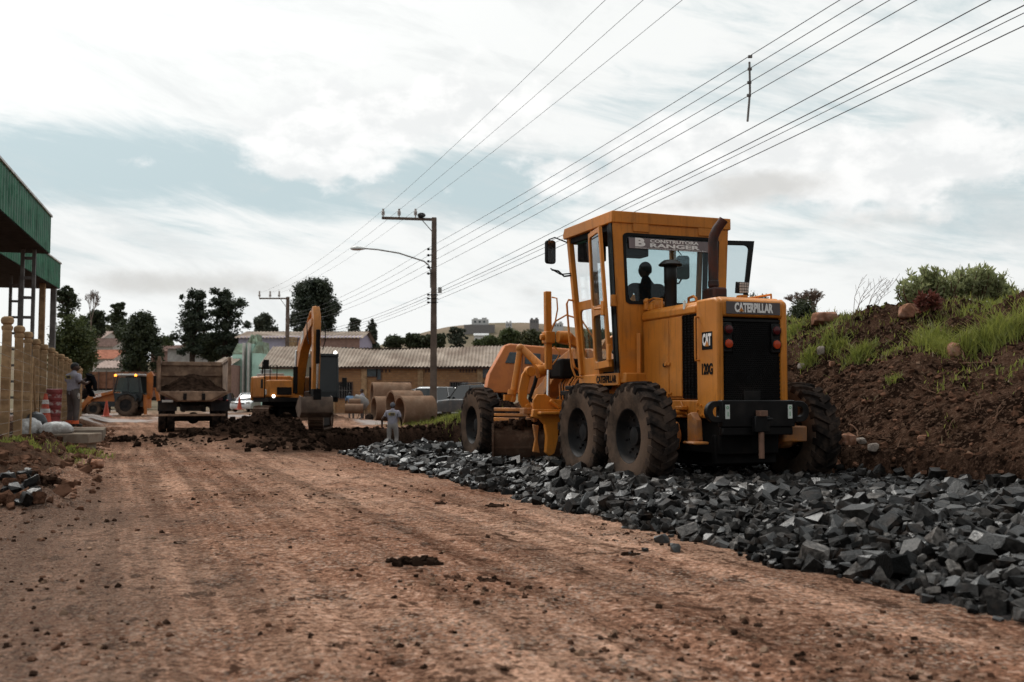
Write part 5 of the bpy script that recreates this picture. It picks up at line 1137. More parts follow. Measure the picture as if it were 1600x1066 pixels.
    # crumbled red soil of the ridge: uncountable
    n = 1500; r_ = np.random.default_rng(21); u = -1.3 + r_.normal(0, .7, n); v = r_.uniform(11.5, 42, n); X_ = CS * u - SN * v; YY = SN * u + CS * v; z = terrain(X_, YY)[0]; s_ = r_.uniform(.03, .16, n) * (.6 + r_.random(n) ** 3)
    k = (u < -.35); tag(scatter_rocks('ridge_clods', np.stack([X_, YY, z + s_ * .1], -1)[k], s_[k], 'soil_red'), 'crumbled reddish soil along the left edge of the lane', 'soil')
    n = 6000; X_ = np.concatenate([r_.uniform(-12, -4, 3000), r_.uniform(-7, 2, 3000)]); YY = np.concatenate([r_.uniform(23, 36, 3000), r_.uniform(36, 48, 3000)]); z, a = terrain(X_, YY); s_ = r_.uniform(.04, .2, n) * (.5 + r_.random(n) ** 3); k = r_.random(n) < (a['a_dark'] + .6 * a['a_bank'])
    tag(scatter_rocks('trench_clods', np.stack([X_, YY, z + s_ * .1], -1)[k], s_[k], 'soil_dark'), 'dark dug clods heaped around the trench', 'soil')
left_side()
# ------------------------------------------------------------------ machines and cars behind
def simple_wheel(parent, loc, r, w, side, name='wheel', tread=0, dual=False):
    m = MB(); k = r * .58; m.lathe([(k, w * .38 * side), (k * .92, w * .42 * side), (k * .8, w * .2 * side), (k * .35, w * .18 * side), (k * .3, w * .36 * side), (.001, w * .36 * side)], (0, 0, 0), (0, 1, 0), 20)
    wh = m.build(name, 'rim_dark', parent, loc=loc)
    m = MB(); m.lathe([(k, -w * .42), (r * .75, -w * .5), (r * .93, -w * .46), (r, -w * .36), (r, w * .36), (r * .93, w * .46), (r * .75, w * .5), (k, w * .42)], (0, 0, 0), (0, 1, 0), 28, closed=True)
    if tread:
        for i in range(tread):
            for s in (-1, 1):
                a = 2 * math.pi * (i + (.5 if s > 0 else 0)) / tread; c = Vector((math.cos(a) * r, s * w * .24, math.sin(a) * r)); m.box(c, (r * .09, w * .5, r * .12), Matrix.Rotation(-a, 3, 'Y') @ Matrix.Rotation(s * .5, 3, 'X'))
    m.build('tyre', 'rubber_side' if tread else 'rubber_tread', wh); return wh
def dump_truck():
    p = at(288, 674, 37.0); t = thing('dump_truck', 'muddy dump truck seen from behind, its bed loaded with soil', 'truck', (p.x, 38.0, gz(p.x, 38)), math.pi / 2 + R(18.5))
    B = lambda m, n, mt, par=t, bv=.01, **k: m.build(n, mt, par, bevel=bv, **k)
    for x in (0, 1.35):
        for s in (1, -1):
            for o in (.30, 0): simple_wheel(t, (x, (1.08 - o) * s, .52), .52, .28, s)
    for s in (1, -1): simple_wheel(t, (5.0, 1.05 * s, .52), .52, .3, s)
    m = MB(); m.span((-.9, -.42, .75), (6.0, -.30, 1.0)); m.span((-.9, .30, .75), (6.0, .42, 1.0)); m.span((-.85, -.42, .78), (-.75, .42, .98)); m.cyl((0, -1, .52), (0, 1, .52), .12); m.cyl((1.35, -1, .52), (1.35, 1, .52), .12); m.ball((0, 0, .52), .22); B(m, 'chassis', 'truck_dark')
    m = MB(); m.span((-.98, -1.1, .60), (-.90, 1.22, .68)); B(m, 'rear_bar', 'truck_bed')
    for s in (1, -1):
        m = MB(); m.span((-.72, .58 * s, .78), (-.69, 1.24 * s, 1.16)); B(m, 'mudflap', 'mudflap')
        m = MB(); m.span((-.95, .80 * s, 1.18), (-.85, 1.0 * s, 1.30)); B(m, 'tail_lamp', 'lens_red')
    m = MB(); m.span((-.99, .72, 1.10), (-.97, 1.10, 1.18)); B(m, 'plate', 'reflective')
    # bed: floor, sides with flared rim, headboard, dropped tailgate
    zf = 1.42
    m = MB(); m.prism([(-.62, 1.12), (.62, 1.12), (1.22, 1.42), (1.24, 1.5), (-1.24, 1.5), (-1.22, 1.42)], (-1.0, 0, 0), (0, 1, 0), (0, 0, 1), (5.0, 0, 0)); bed_ = B(m, 'bed_floor', 'truck_bed')
    for s in (1, -1):
        m = MB(); m.span((-1.0, 1.19 * s, 1.5), (4.0, 1.25 * s, 2.66)); m.span((-1.0, 1.16 * s, 2.62), (4.0, 1.27 * s, 2.74)); m.span((-1.02, 1.16 * s, 1.5), (-.94, 1.27 * s, 2.74))
        for i in range(6): m.span((-.6 + i * .85, 1.25 * s, 1.5), (-.5 + i * .85, 1.31 * s, 2.62))
        B(m, 'bed_side', 'truck_bed')
    m = MB(); m.span((3.95, -1.19, 1.5), (4.05, 1.19, 2.70)); m.span((3.9, -1.25, 2.58), (4.1, 1.25, 2.74)); m.span((3.9, -1.19, 2.15), (3.949, 1.19, 2.22)); B(m, 'headboard', 'truck_bed')
    m = MB(); m.prism([(-1.15, 0), (1.15, 0), (.55, -.32), (-.55, -.32)], (-1.03, 0, 1.48), (0, 1, 0), (0, 0, 1), (-.06, 0, 0)); tg = B(m, 'tailgate_lip', 'truck_bed')
    for y in (-.32, .32): m = MB(); m.span((-1.14, y - .06, 1.18), (-1.09, y + .06, 1.42)); B(m, 'hinge', 'truck_dark', tg)
    # soil load
    xs = np.linspace(-.9, 3.85, 40); ys = np.linspace(-1.15, 1.15, 26); U, V = np.meshgrid(xs, ys, indexing='ij')
    H = 1.48 + .72 * np.exp(-((U - 1.3) / 1.3) ** 2 - ((V - .1) / .75) ** 2) + .28 * np.exp(-((U - 2.6) / 1.2) ** 2 - ((V + .5) / .7) ** 2) + .16 * fbm(U, V, 1.8, 4, 60) + .05 * fbm(U, V, 7, 2, 61); H = np.maximum(H, 1.505)
    n = len(ys); i, j = np.meshgrid(np.arange(39), np.arange(25), indexing='ij'); o = np_mesh('soil_load', np.stack([U, V, H], -1).reshape(-1, 3), np.stack([i * n + j, (i + 1) * n + j, (i + 1) * n + j + 1, i * n + j + 1], -1).reshape(-1, 4), 'soil_dark')
    o.matrix_world = Matrix.Translation(t.location) @ Matrix.Rotation(t.rotation_euler.z, 4, 'Z'); tag(o, 'heap of dark soil loaded in the dump truck bed', 'soil')
    m = MB(); m.span((4.25, -1.2, .9), (6.1, 1.2, 2.55)); B(m, 'cab', 'truck_dark', bv=.08)
    m = MB(); m.span((4.235, -.9, 1.8), (4.25, .9, 2.35)); B(m, 'cab_window', 'win_glass')
    for s in (1, -1): m = MB(); m.span((5.6, 1.3 * s, 1.7), (5.68, 1.5 * s, 2.2)); m.tube([(5.7, 1.2 * s, 2.3), (5.66, 1.4 * s, 2.25)], .02, 6); B(m, 'mirror', 'black_paint')
dump_truck()
def backhoe():
    p = at(205, 651, 68); t = thing('backhoe_loader', 'orange backhoe loader with dark glass cab and lit roof beacons', 'backhoe', (p.x, 68, gz(p.x, 68)), R(180)); C_ = 'case_orange'
    B = lambda m, n, mt, par=t, bv=.015, **k: m.build(n, mt, par, bevel=bv, **k)
    for s in (1, -1): simple_wheel(t, (0, .85 * s, .70), .70, .44, s, tread=16); simple_wheel(t, (2.15, .78 * s, .45), .45, .34, s, tread=14)
    m = MB(); m.span((-.7, -.4, .6), (2.5, .4, .95)); m.span((1.9, -.6, .4), (2.3, .6, .55)); B(m, 'chassis', 'cab_black')
    m = MB(); m.prism([(.95, .95), (2.75, .95), (2.75, 1.35), (1.0, 1.55)], (0, -.38, 0), X, Z_, (0, .76, 0)); B(m, 'bonnet', C_)
    m = MB(); m.prism([(-.85, .95), (.85, .85), (.95, 1.5), (.65, 2.62), (-.75, 2.62), (-.95, 1.5)], (0, -.72, 0), X, Z_, (0, .06, 0)); m.prism([(-.85, .95), (.85, .85), (.95, 1.5), (-.95, 1.5)], (0, -.66, 0), X, Z_, (0, 1.32, 0)); cb = B(m, 'cab', 'cab_black')
    for s in (1, -1):
        for poly in ([(.0, 1.62), (.84, 1.55), (.60, 2.52), (.02, 2.52)], [(-.08, 1.55), (-.78, 1.55), (-.66, 2.52), (-.06, 2.52)], [(-.86, 1.45), (-1.0, 1.5), (-.82, 2.52), (-.74, 2.52)]):
            m = MB(); m.prism(poly, (0, .71 * s, 0), X, Z_, (0, .025 * s, 0)); m.build('window', 'green_glass', cb)
        for a, b in (((.92, 1.5), (.66, 2.6)), ((-.04, 1.5), (-.02, 2.6)), ((-.82, 1.5), (-.70, 2.6))): m = MB(); m.beam((a[0], .72 * s, a[1]), (b[0], .72 * s, b[1]), .07, .07, (0, 1, 0)); m.build('pillar', 'cab_black', cb)
    m = MB(); m.span((-.85, -.78, 2.62), (.80, .78, 2.76)); B(m, 'cab_roof', 'galv', cb, bv=.04)
    for x in (.78, -.55): m = MB(); m.lathe([(.075, 0), (.075, .08), (.05, .14), (.001, .15)], (x, .84, 2.60), (0, 0, 1), 12); m.build('beacon', 'beacon', cb)
    for s in (1, -1):
        m = MB(); m.prism([(-.62 + .0, .95), (-.72, 1.15), (-.55, 1.42), (-.1, 1.56), (.35, 1.48), (.62, 1.25), (.72, 1.0), (.62, 1.0), (.5, 1.22), (.28, 1.38), (-.1, 1.45), (-.48, 1.32), (-.62, 1.12)], (0, .62 * s, 0), X, Z_, (0, .45 * s, 0)); m.build('fender', 'cab_black', t)
        m = MB(); m.prism([(.95, 1.52), (1.0, 1.72), (2.55, 1.40), (3.05, .85), (3.3, .35), (3.05, .30), (2.75, .75), (2.35, 1.12)], (0, .45 * s, 0), X, Z_, (0, .14 * s, 0)); ar = B(m, 'loader_arm', C_)
        m = MB(); m.prism([(1.05, 1.705), (2.5, 1.405), (2.5, 1.36), (1.05, 1.66)], (0, .592 * s, 0), X, Z_, (0, .005 * s, 0)); m.build('arm_stripe', 'reflective', ar)
        text('lettering', 'CASE', .24, frame((2.05, .594 * s, 1.31), (-s, 0, .25 * s), (.25 * s, 0, s) if s > 0 else (.25, 0, 1)), 'letter_white', ar, bold=.01)
    m = MB(); m.prism([(3.1, .15), (3.9, .1), (3.9, .2), (3.45, .35), (3.3, .9), (3.15, .9)], (0, -1.1, 0), X, Z_, (0, 2.2, 0)); B(m, 'loader_bucket', 'steel_worn')
    m = MB(); m.span((-1.15, -.5, .5), (-.95, .5, 1.4)); m.prism([(-1.05, 1.0), (-1.0, 2.75), (-1.3, 2.95), (-1.5, 2.6), (-1.35, 1.2)], (0, -.12, 0), X, Z_, (0, .24, 0)); m.prism([(-1.3, 2.9), (-1.6, 2.5), (-1.9, 1.0), (-1.7, .95)], (0, -.1, 0), X, Z_, (0, .2, 0)); B(m, 'digger_boom', C_)
    m = MB(); m.span((-1.25, .55, .1), (-1.1, .75, 1.0)); B(m, 'stabiliser', C_)
    return t
backhoe()
def excavator():
    p = at(456, 672, 39.5); e = thing('excavator', 'yellow tracked excavator behind the trench with its arm folded down', 'excavator', (p.x + .12, 39.5, .06), R(-66)); Yw = 'exc_yellow'
    B = lambda m, n, mt, par=e, bv=.015, **k: m.build(n, mt, par, bevel=bv, **k)
    for s in (1, -1):
        tr = empty('track', (0, 1.02 * s, 0)); tr.parent = e; tr.rotation_euler.z = R(-20)
        n = 42; path = []; Lh, r_ = 1.45, .42
        for i in range(n):
            d = i / n * (4 * Lh + 2 * math.pi * r_)
            if d < 2 * Lh: q = (-Lh + d, 2 * r_, 0)
            elif d < 2 * Lh + math.pi * r_: a = (d - 2 * Lh) / r_; q = (Lh + r_ * math.sin(a), r_ + r_ * math.cos(a), a)
            elif d < 4 * Lh + math.pi * r_: q = (Lh - (d - 2 * Lh - math.pi * r_), 0, math.pi)
            else: a = (d - 4 * Lh - math.pi * r_) / r_; q = (-Lh - r_ * math.sin(a), r_ - r_ * math.cos(a), math.pi + a)
            m = MB(); m.box((0, 0, 0), (.185, .56, .035)); m.box((0, 0, .03), (.03, .56, .035))
            if i == 0: sh = m.build('track_shoe', 'steel_worn', tr); o = sh
            else: o = sh.copy(); col.objects.link(o)
            o.location = (q[0], 0, q[1] + .02); o.rotation_euler = (0, q[2], 0)
        m = MB(); m.prism(rrect(-1.8, 1.8, .12, .74, .3), (0, -.2, 0), X, Z_, (0, .4, 0)); m.build('track_frame', 'black_dull', tr)
        for x in (-1.45, 1.45): m = MB(); m.cyl((x, -.24, .43), (x, .24, .43), .33, n=20); m.build('idler', 'steel_worn', tr)
    m = MB(); m.span((-.8, -.8, .45), (.8, .8, .85)); m.cyl((0, 0, .86), (0, 0, 1.03), 1.25, n=28); m.cyl((0, 0, .8), (0, 0, 1.05), .6, n=24); B(m, 'undercarriage', 'black_dull')
    m = MB(); m.span((-1.75, -1.3, 1.03), (1.45, 1.3, 1.2)); B(m, 'deck', 'black_dull')
    m = MB(); m.span((-1.75, -1.33, 1.2), (.75, -.32, 2.02)); bd = B(m, 'engine_housing', Yw, bv=.05)
    m = MB(); m.span((.76, -1.30, 1.22), (1.45, -.42, 1.85)); B(m, 'tank_box', Yw, bv=.05)
    m = MB(); m.span((1.452, -1.0, 1.30), (1.47, -.45, 1.58)); B(m, 'front_grille', 'black_dull', bd); m = MB(); m.span((.1, -1.345, 1.55), (.5, -1.332, 1.9)); B(m, 'side_vent', 'black_dull', bd); m = MB(); m.span((.76, -1.318, 1.3), (1.1, -1.302, 1.5)); B(m, 'side_panel', 'reflective', bd)
    m = MB(); m.span((-1.6, -1.2, 2.02), (-.2, -.4, 2.14)); m.span((-1.4, -1.1, 2.14), (-1.0, -.7, 2.3)); B(m, 'housing_cover', 'galv', bd)
    m = MB(); m.prism([(-2.25, 1.1), (-1.77, 1.05), (-1.77, 2.05), (-2.1, 2.05), (-2.25, 1.8)], (0, -1.33, 0), X, Z_, (0, 2.66, 0)); B(m, 'counterweight', Yw, bv=.06)
    m = MB(); m.tube([(1.0, -1.36, 1.2), (1.0, -1.36, 2.5), (.6, -1.36, 2.55), (.5, -1.36, 2.1)], .025, 6); m.tube([(1.2, -1.2, 1.85), (1.2, -1.2, 2.4), (1.2, -.95, 2.4), (1.2, -.95, 1.85)], .02, 6); m.span((1.1, -1.44, 2.25), (1.16, -1.24, 2.6)); B(m, 'handrail', 'hose')
    m = MB(); m.lathe([(.06, 0), (.055, .03), (.001, .035)], (1.48, -1.12, 1.25), (1, 0, 0), 14); B(m, 'deck_lamp', 'headlight')
    # cab
    m = MB()
    for x, y in ((1.45, .38), (1.45, 1.28), (-.1, .38), (-.1, 1.28)): m.beam((x + (.05 if x > 0 else 0), y, 1.2), (x - (.15 if x > 0 else 0), y, 2.78), .09, .09)
    m.span((-.15, .33, 2.74), (1.4, 1.33, 2.86)); m.span((-.12, .35, 1.2), (1.5, 1.31, 1.45)); m.span((.75, 1.24, 1.4), (.83, 1.32, 2.75)); cb = B(m, 'cab', 'cab_black', bv=.02)
    m = MB(); m.add([(1.5, .42, 1.45), (1.5, 1.24, 1.45), (1.33, 1.24, 2.74), (1.33, .42, 2.74)], [(0, 1, 2, 3)]); m.add([(-.1, 1.29, 1.45), (1.45, 1.29, 1.45), (1.3, 1.29, 2.74), (-.1, 1.29, 2.74)], [(0, 1, 2, 3)]); m.add([(-.1, .36, 1.45), (1.45, .36, 1.45), (1.3, .36, 2.74), (-.1, .36, 2.74)], [(0, 1, 2, 3)]); m.build('cab_glass', 'car_glass', cb)
    m = MB(); m.span((.2, .6, 1.45), (.7, 1.05, 1.8)); m.span((.1, .6, 1.8), (.25, 1.05, 2.4)); m.build('seat', 'seat_cloth', cb)
    for y in (.45, 1.2): m = MB(); m.lathe([(.07, 0), (.06, .03), (.001, .035)], (1.36, y, 2.90), (1, 0, 0), 14); B(m, 'roof_lamp', 'headlight', cb)
    m = MB(); m.span((1.55, 1.42, 1.6), (1.6, 1.6, 1.95)); m.tube([(1.4, 1.3, 1.7), (1.57, 1.5, 1.7)], .015, 6); B(m, 'mirror', 'black_paint', cb)
    # boom, stick, bucket (in the plane y = -0.02)
    def sweep(pts, w):
        m = MB(); P_ = [Vector((a, 0, b)) for a, b, _ in pts]; rs = []
        for i, p in enumerate(P_):
            t = (P_[min(i + 1, len(P_) - 1)] - P_[max(i - 1, 0)]).normalized(); nn = Vector((-t.z, 0, t.x)); h = pts[i][2]; rs.append([p + nn * h + Y_ * w, p + nn * h - Y_ * w, p - nn * h - Y_ * w, p - nn * h + Y_ * w])
        m.rings(rs); return m
    b = sweep([(.55, 1.35, .16), (.72, 1.9, .20), (.98, 2.55, .24), (1.4, 3.1, .26), (2.05, 3.5, .22), (2.9, 3.82, .16), (3.3, 3.9, .13)], .17); bo = B(b, 'boom', Yw, bv=.02)
    m = MB(); m.prism([(1.6, 3.12), (2.1, 3.42), (2.05, 3.7), (1.6, 3.42)], (0, -.174, 0), X, Z_, (0, -.004, 0)); m.build('boom_plate', 'reflective', bo)
    for s in (1, -1): m = MB(); m.cyl((1.35, .30 * s, 1.35), (1.38, .30 * s, 2.35), .085, n=12); B(m, 'boom_cylinder', 'black_dull'); m = MB(); m.cyl((1.38, .30 * s, 2.3), (1.42, .28 * s, 2.95), .045, n=10); B(m, 'cylinder_rod', 'chrome')
    m = MB(); m.cyl((1.6, 0, 3.62), (2.6, 0, 4.3), .075, n=12); m.cyl((2.6, 0, 4.3), (3.2, 0, 4.45), .04, n=10); B(m, 'stick_cylinder', Yw)
    st = sweep([(3.2, 4.42, .10), (3.34, 4.05, .19), (3.36, 3.3, .16), (3.34, 2.2, .13), (3.30, 1.35, .10)], .13); sk = B(st, 'stick', Yw, bv=.02)
    m = MB(); m.cyl((3.66, 0, 3.6), (3.62, 0, 2.4), .075, n=12); B(m, 'bucket_cylinder', 'black_dull'); m = MB(); m.cyl((3.62, 0, 2.4), (3.58, 0, 1.5), .045, n=10); B(m, 'cylinder_rod', 'chrome')
    m = MB(); m.tube([(3.5, .2, 3.9), (3.75, .24, 3.7), (3.7, .24, 3.2), (3.5, .2, 2.9)], .02, 6); m.tube([(2.9, -.24, 3.9), (3.1, -.26, 3.3), (3.25, -.24, 3.1)], .02, 6); B(m, 'hose', 'hose')
    m = MB(); m.span((3.2, -.14, 1.12), (3.62, .14, 1.5)); B(m, 'bucket_link', 'black_dull')
    prof = [(3.62, 1.25), (3.72, 1.0), (3.66, .62), (3.38, .42), (2.95, .46), (2.6, .72), (2.55, .80), (2.66, .82), (2.98, .56), (3.36, .53), (3.56, .68), (3.6, .98), (3.5, 1.22)]
    prof = [(3.34 + (a - 3.34) * .8, 1.0 + (b - 1.0) * .88) for a, b in prof]
    m = MB(); m.prism(prof, (0, -.54, 0), X, Z_, (0, 1.08, 0)); bk = B(m, 'bucket', 'bucket_brown', bv=.01, smooth=50)
    for s in (1, -1): m = MB(); m.prism([(3.34 + (a - 3.34) * .8, 1.0 + (b - 1.0) * .88) for a, b in ((3.62, 1.25), (3.72, 1.0), (3.66, .62), (3.38, .42), (2.95, .46), (2.55, .80), (2.95, 1.1), (3.3, 1.3))], (0, .54 * s, 0), X, Z_, (0, .03 * s, 0)); m.build('bucket_side', 'bucket_brown', bk)
    for i in range(5): m = MB(); m.box((2.66, -.44 + .22 * i, .86), (.22, .08, .05), Matrix.Rotation(R(35), 3, 'Y')); m.build('tooth', 'steel_worn', bk)
    m = MB(); m.ball((3.12, 0, 1.0), (.34, .48, .24), 14, 8); m.build('bucket_soil', 'soil', bk)
excavator()

def car(name, label, cat, loc, rz, L, W, H, paint, kind='hatch', parts=(), lamp='tail_red'):
    c = thing(name, label, cat, loc, rz); wb = L * .30; r_ = .31 if kind != 'suv' else .36
    for x in (-wb, wb):
        for s in (1, -1): simple_wheel(c, (x, (W / 2 - .10) * s, r_), r_, .2, s)
    zs = .22 if kind != 'suv' else .34; belt = H * .60
    prof = {'hatch': [(-.49, .26), (-.50, .55), (-.47, .92), (.15, 1.0), (.40, .92), (.49, .72), (.50, .40), (.48, .26)], 'suv': [(-.49, .26), (-.50, .6), (-.485, 1.0), (.20, 1.0), (.46, .92), (.50, .75), (.50, .40), (.48, .26)], 'pickup': [(-.50, .3), (-.50, .95), (.22, 1.0), (.46, .9), (.50, .7), (.50, .4), (.48, .28)]}[kind]
    P_ = [(a * L, zs + (b - .26) / .74 * (belt - zs)) for a, b in prof]; n = len(P_)
    m = MB(); rs = []
    for y, ins, top in ((-.5, .04, .90), (-.46, .01, .97), (-.30, 0, 1), (0, 0, 1.01), (.30, 0, 1), (.46, .01, .97), (.5, .04, .90)):
        rs.append([Vector((a * (1 - ins), y * W, zs + (z - zs) * top)) for a, z in P_])
    m.rings(rs); body = m.build('body', paint, c, bevel=.02, smooth=50)
    gh = {'hatch': [(-.46, belt), (-.38, H * .97), (-.30, H), (.02, H), (.08, H * .98), (.24, belt)], 'suv': [(-.485, belt), (-.44, H * .96), (-.36, H), (.04, H), (.10, H * .98), (.24, belt)], 'pickup': [(-.10, belt), (-.08, H * .97), (-.05, H), (.12, H), (.16, H * .98), (.28, belt)]}[kind]
    G = [(a * L, z) for a, z in gh]
    m = MB(); rs = []
    for y, k in ((-.46, 0), (-.40, 1), (.40, 1), (.46, 0)): rs.append([Vector((a * (1 - .02 * (1 - k)), (y if z < belt + .01 else y * .86) * W, z - .015)) for a, z in G])
    m.rings(rs); cabn = m.build('cabin_glass', 'car_glass', c, smooth=40)
    m = MB(); m.rings([[Vector((a * L, y * W, z)) for a, z in ((gh[1][0], gh[1][1]), (gh[2][0], H + .01), (gh[3][0], H + .01), (gh[4][0], gh[4][1]))] for y in (-.36, -.33, .33, .36)]); m.build('roof', paint, c, bevel=.02, smooth=60)
    for s in (1, -1):
        for a, b in ((0, 1), (5, 4)): m = MB(); m.beam((G[a][0], .455 * W * s, G[a][1] - .02), (G[b][0], .385 * W * s, G[b][1]), .07, .05); m.build('pillar', paint, c)
        xm = (G[1][0] * .45 + G[4][0] * .55); m = MB(); m.beam((xm, .458 * W * s, belt - .02), (xm, .39 * W * s, H - .02), .05, .06); m.build('pillar', paint, c)
        m = MB(); m.box((-.485 * L, .40 * W * s, belt * .86), (.10, .14, .22)); m.build('tail_lamp', 'tail_red', c, bevel=.02); m = MB(); m.box((.478 * L, .36 * W * s, belt * .80), (.12, .3, .13)); m.build('headlamp', 'lens_clear', c, bevel=.03)
        m = MB(); m.ball((.2 * L, (.5 * W + .08) * s, belt + .08), (.07, .10, .07), 8, 6); m.build('door_mirror', paint if 'door' in parts else 'car_dark', c)
    m = MB(); m.box((.492 * L, 0, .45), (.08, W * .86, .2)); m.build('bumper', 'car_dark' if kind != 'hatch' else paint, c, bevel=.03); m = MB(); m.box((-.492 * L, 0, .47), (.08, W * .86, .2)); m.build('bumper', 'car_dark' if kind != 'hatch' else paint, c, bevel=.03)
    m = MB(); m.box((.5 * L, 0, .62), (.03, W * .45, .10)); m.build('radiator_grille', 'car_dark', c)
    if kind == 'pickup': m = MB(); m.span((-.49 * L, -.42 * W, belt - .03), (-.12 * L, .42 * W, belt + .02)); m.build('bed_cover', 'car_dark', c)
    return c
def cars():
    p = at(392, 640, 78); car('hatchback', 'white hatchback parked facing us beside the mint building', 'car', (p.x, 78, gz(p.x, 78)), R(-100), 3.9, 1.65, 1.42, 'car_white')
    p = at(690, 650, 60); car('white_car', 'white van-like car half hidden by the lamp pole', 'car', (p.x, 60, gz(p.x, 60)), R(65), 4.2, 1.75, 1.85, 'car_white', 'suv')
    p = at(648, 648, 66); car('white_car', 'white car whose flat roof shows above the concrete pipes', 'car', (p.x, 66, gz(p.x, 66)), R(15), 4.4, 1.7, 1.75, 'car_white', 'hatch')
    p = at(740, 652, 54); c = car('grey_suv', 'dark grey estate car with roof rack behind the grader front wheel', 'car', (p.x, 54, gz(p.x, 54)), R(128), 4.5, 1.8, 1.75, 'car_grey', 'suv')
    m = MB()
    for s in (1, -1): m.tube([(-1.6, .62 * s, 1.76), (-1.5, .62 * s, 1.84), (.2, .62 * s, 1.84), (.3, .62 * s, 1.77)], .02, 6)
    m.span((-1.2, -.62, 1.83), (-1.14, .62, 1.87)); m.span((-.3, -.62, 1.83), (-.24, .62, 1.87)); m.build('roof_rack', 'car_dark', c)
    p = at(349, 637, 82); c = car('dark_car', 'dark hatchback with raised boot lid beside the dump truck', 'car', (p.x, 82, gz(p.x, 82)), R(95), 3.9, 1.65, 1.4, 'car_dark')
    m = MB(); m.box((-2.15, 0, 1.75), (.7, 1.3, .05), Matrix.Rotation(R(-28), 3, 'Y')); m.build('boot_lid', 'car_dark', c, bevel=.02)
    # second truck: brown ribbed cargo bed behind the backhoe
    p = at(186, 640, 84); t = thing('cargo_truck', 'brown slatted cargo truck standing behind the orange backhoe', 'truck', (p.x, 84, gz(p.x, 84)), 0)
    m = MB(); m.span((-2.6, -1.1, 1.55), (2.6, 1.1, 1.68)); m.build('bed_floor', 'truck_dark', t)
    for k in range(4): m = MB(); m.span((-2.6, -1.14, 1.69 + k * .34), (2.6, -1.10, 2.0 + k * .34)); m.build('bed_board', 'brick_plain', t)
    for k in range(4): m = MB(); m.span((-2.6, 1.10, 1.69 + k * .34), (2.6, 1.14, 2.0 + k * .34)); m.build('bed_board', 'brick_plain', t)
    for k in range(9): m = MB(); m.span((-2.55 + k * .625, -1.19, 1.5), (-2.47 + k * .625, -1.142, 3.05)); m.build('stake', 'brown_frame', t)
    for x in (-1.6, 1.6): 
        for s in (1, -1): simple_wheel(t, (x, .95 * s, .5), .5, .28, s)
    m = MB(); m.span((-2.7, -.4, .7), (4.4, .4, 1.0)); m.build('chassis', 'truck_dark', t)
    m = MB(); m.span((-4.4, -1.1, .8), (-2.75, 1.1, 2.7)); m.build('cab', 'truck_dark', t, bevel=.1)
    # orange van up on the bank
    p = at(850, 612, 50); v = thing('orange_van', 'old orange van with small windows parked on the bank behind the grader', 'van', (p.x - .1, 50.5, 1.42), R(186), ry=R(-3)); v.scale = (1.15, 1.15, 1.15)
    Pv = [(-2.5, .0), (-2.5, 1.2), (-2.35, 1.75), (-2.0, 1.92), (1.55, 2.02), (1.75, 1.95), (2.35, .75), (2.45, .0)]; m = MB(); rs = []
    for y, k in ((-.9, .0), (-.84, .05), (-.6, .07), (.6, .07), (.84, .05), (.9, .0)): rs.append([Vector((a, y * (1 if b < 1.2 else .93), b + k * (b > 1.0))) for a, b in Pv])
    m.rings(rs); m.build('body', 'van_orange', v, bevel=.03, smooth=50)
    for s in (1, -1):
        for x0, x1 in ((1.05, 1.55), (.25, .9), (-.6, .1), (-1.45, -.75), (-2.2, -1.6)):
            m = MB(); m.prism([(x0, 1.25), (x1 + (.18 if x1 > 1.5 else 0), 1.25), (x1, 1.72), (x0, 1.72)], (0, .835 * s, 0), X, Z_, (0, .06 * s, 0)); wn = m.build('window', 'win_glass', v, bevel=.015)
        for x in (-1.5, 1.5): simple_wheel(v, (x, .78 * s, .02), .32, .2, s)
        m = MB(); m.span((1.0, .90 * s, .15), (1.02, .912 * s, 1.75)); m.build('door_seam', 'brown_frame', v)
    m = MB(); m.span((2.40, -.85, -.05), (2.55, .85, .12)); m.build('bumper', 'steel_grey', v, bevel=.03)
cars()
# ------------------------------------------------------------------ buildings, poles, wires
def corrugated(mb, p0, ux, uy, W, D, pitch=.18, amp=.03, sag=0.0, seg=6, bow=0.0):
    """wavy sheet: waves across ux (width W), slope along uy (length D); uy is a full 3-D unit vector"""
    p0, ux, uy = Vector(p0), Vector(ux), Vector(uy); n = int(W / pitch * 6); nz = ux.cross(uy).normalized(); vs_ = []; m = 4
    for j in range(m + 1):
        for i in range(n + 1):
            a = W * i / n; b = D * j / m
            vs_.append(p0 + ux * a + uy * b + nz * (amp * math.sin(2 * math.pi * a / pitch) + bow * math.sin(a * .9 + j) ) + Vector((0, 0, sag * math.sin(math.pi * a / W * 2.3 + 1) * j / m)))
    fs = [(j * (n + 1) + i, j * (n + 1) + i + 1, (j + 1) * (n + 1) + i + 1, (j + 1) * (n + 1) + i) for j in range(m) for i in range(n)]
    mb.add(vs_, fs)
def box_at(mb, px0, px1, py0, py1, Y, y0, y1, base):
    """box whose front spans pixels, given relative to a base point"""
    a = at(px0, py1, Y) - base; b = at(px1, py0, Y) - base; mb.span((a.x, y0, a.z), (b.x, y1, b.z))
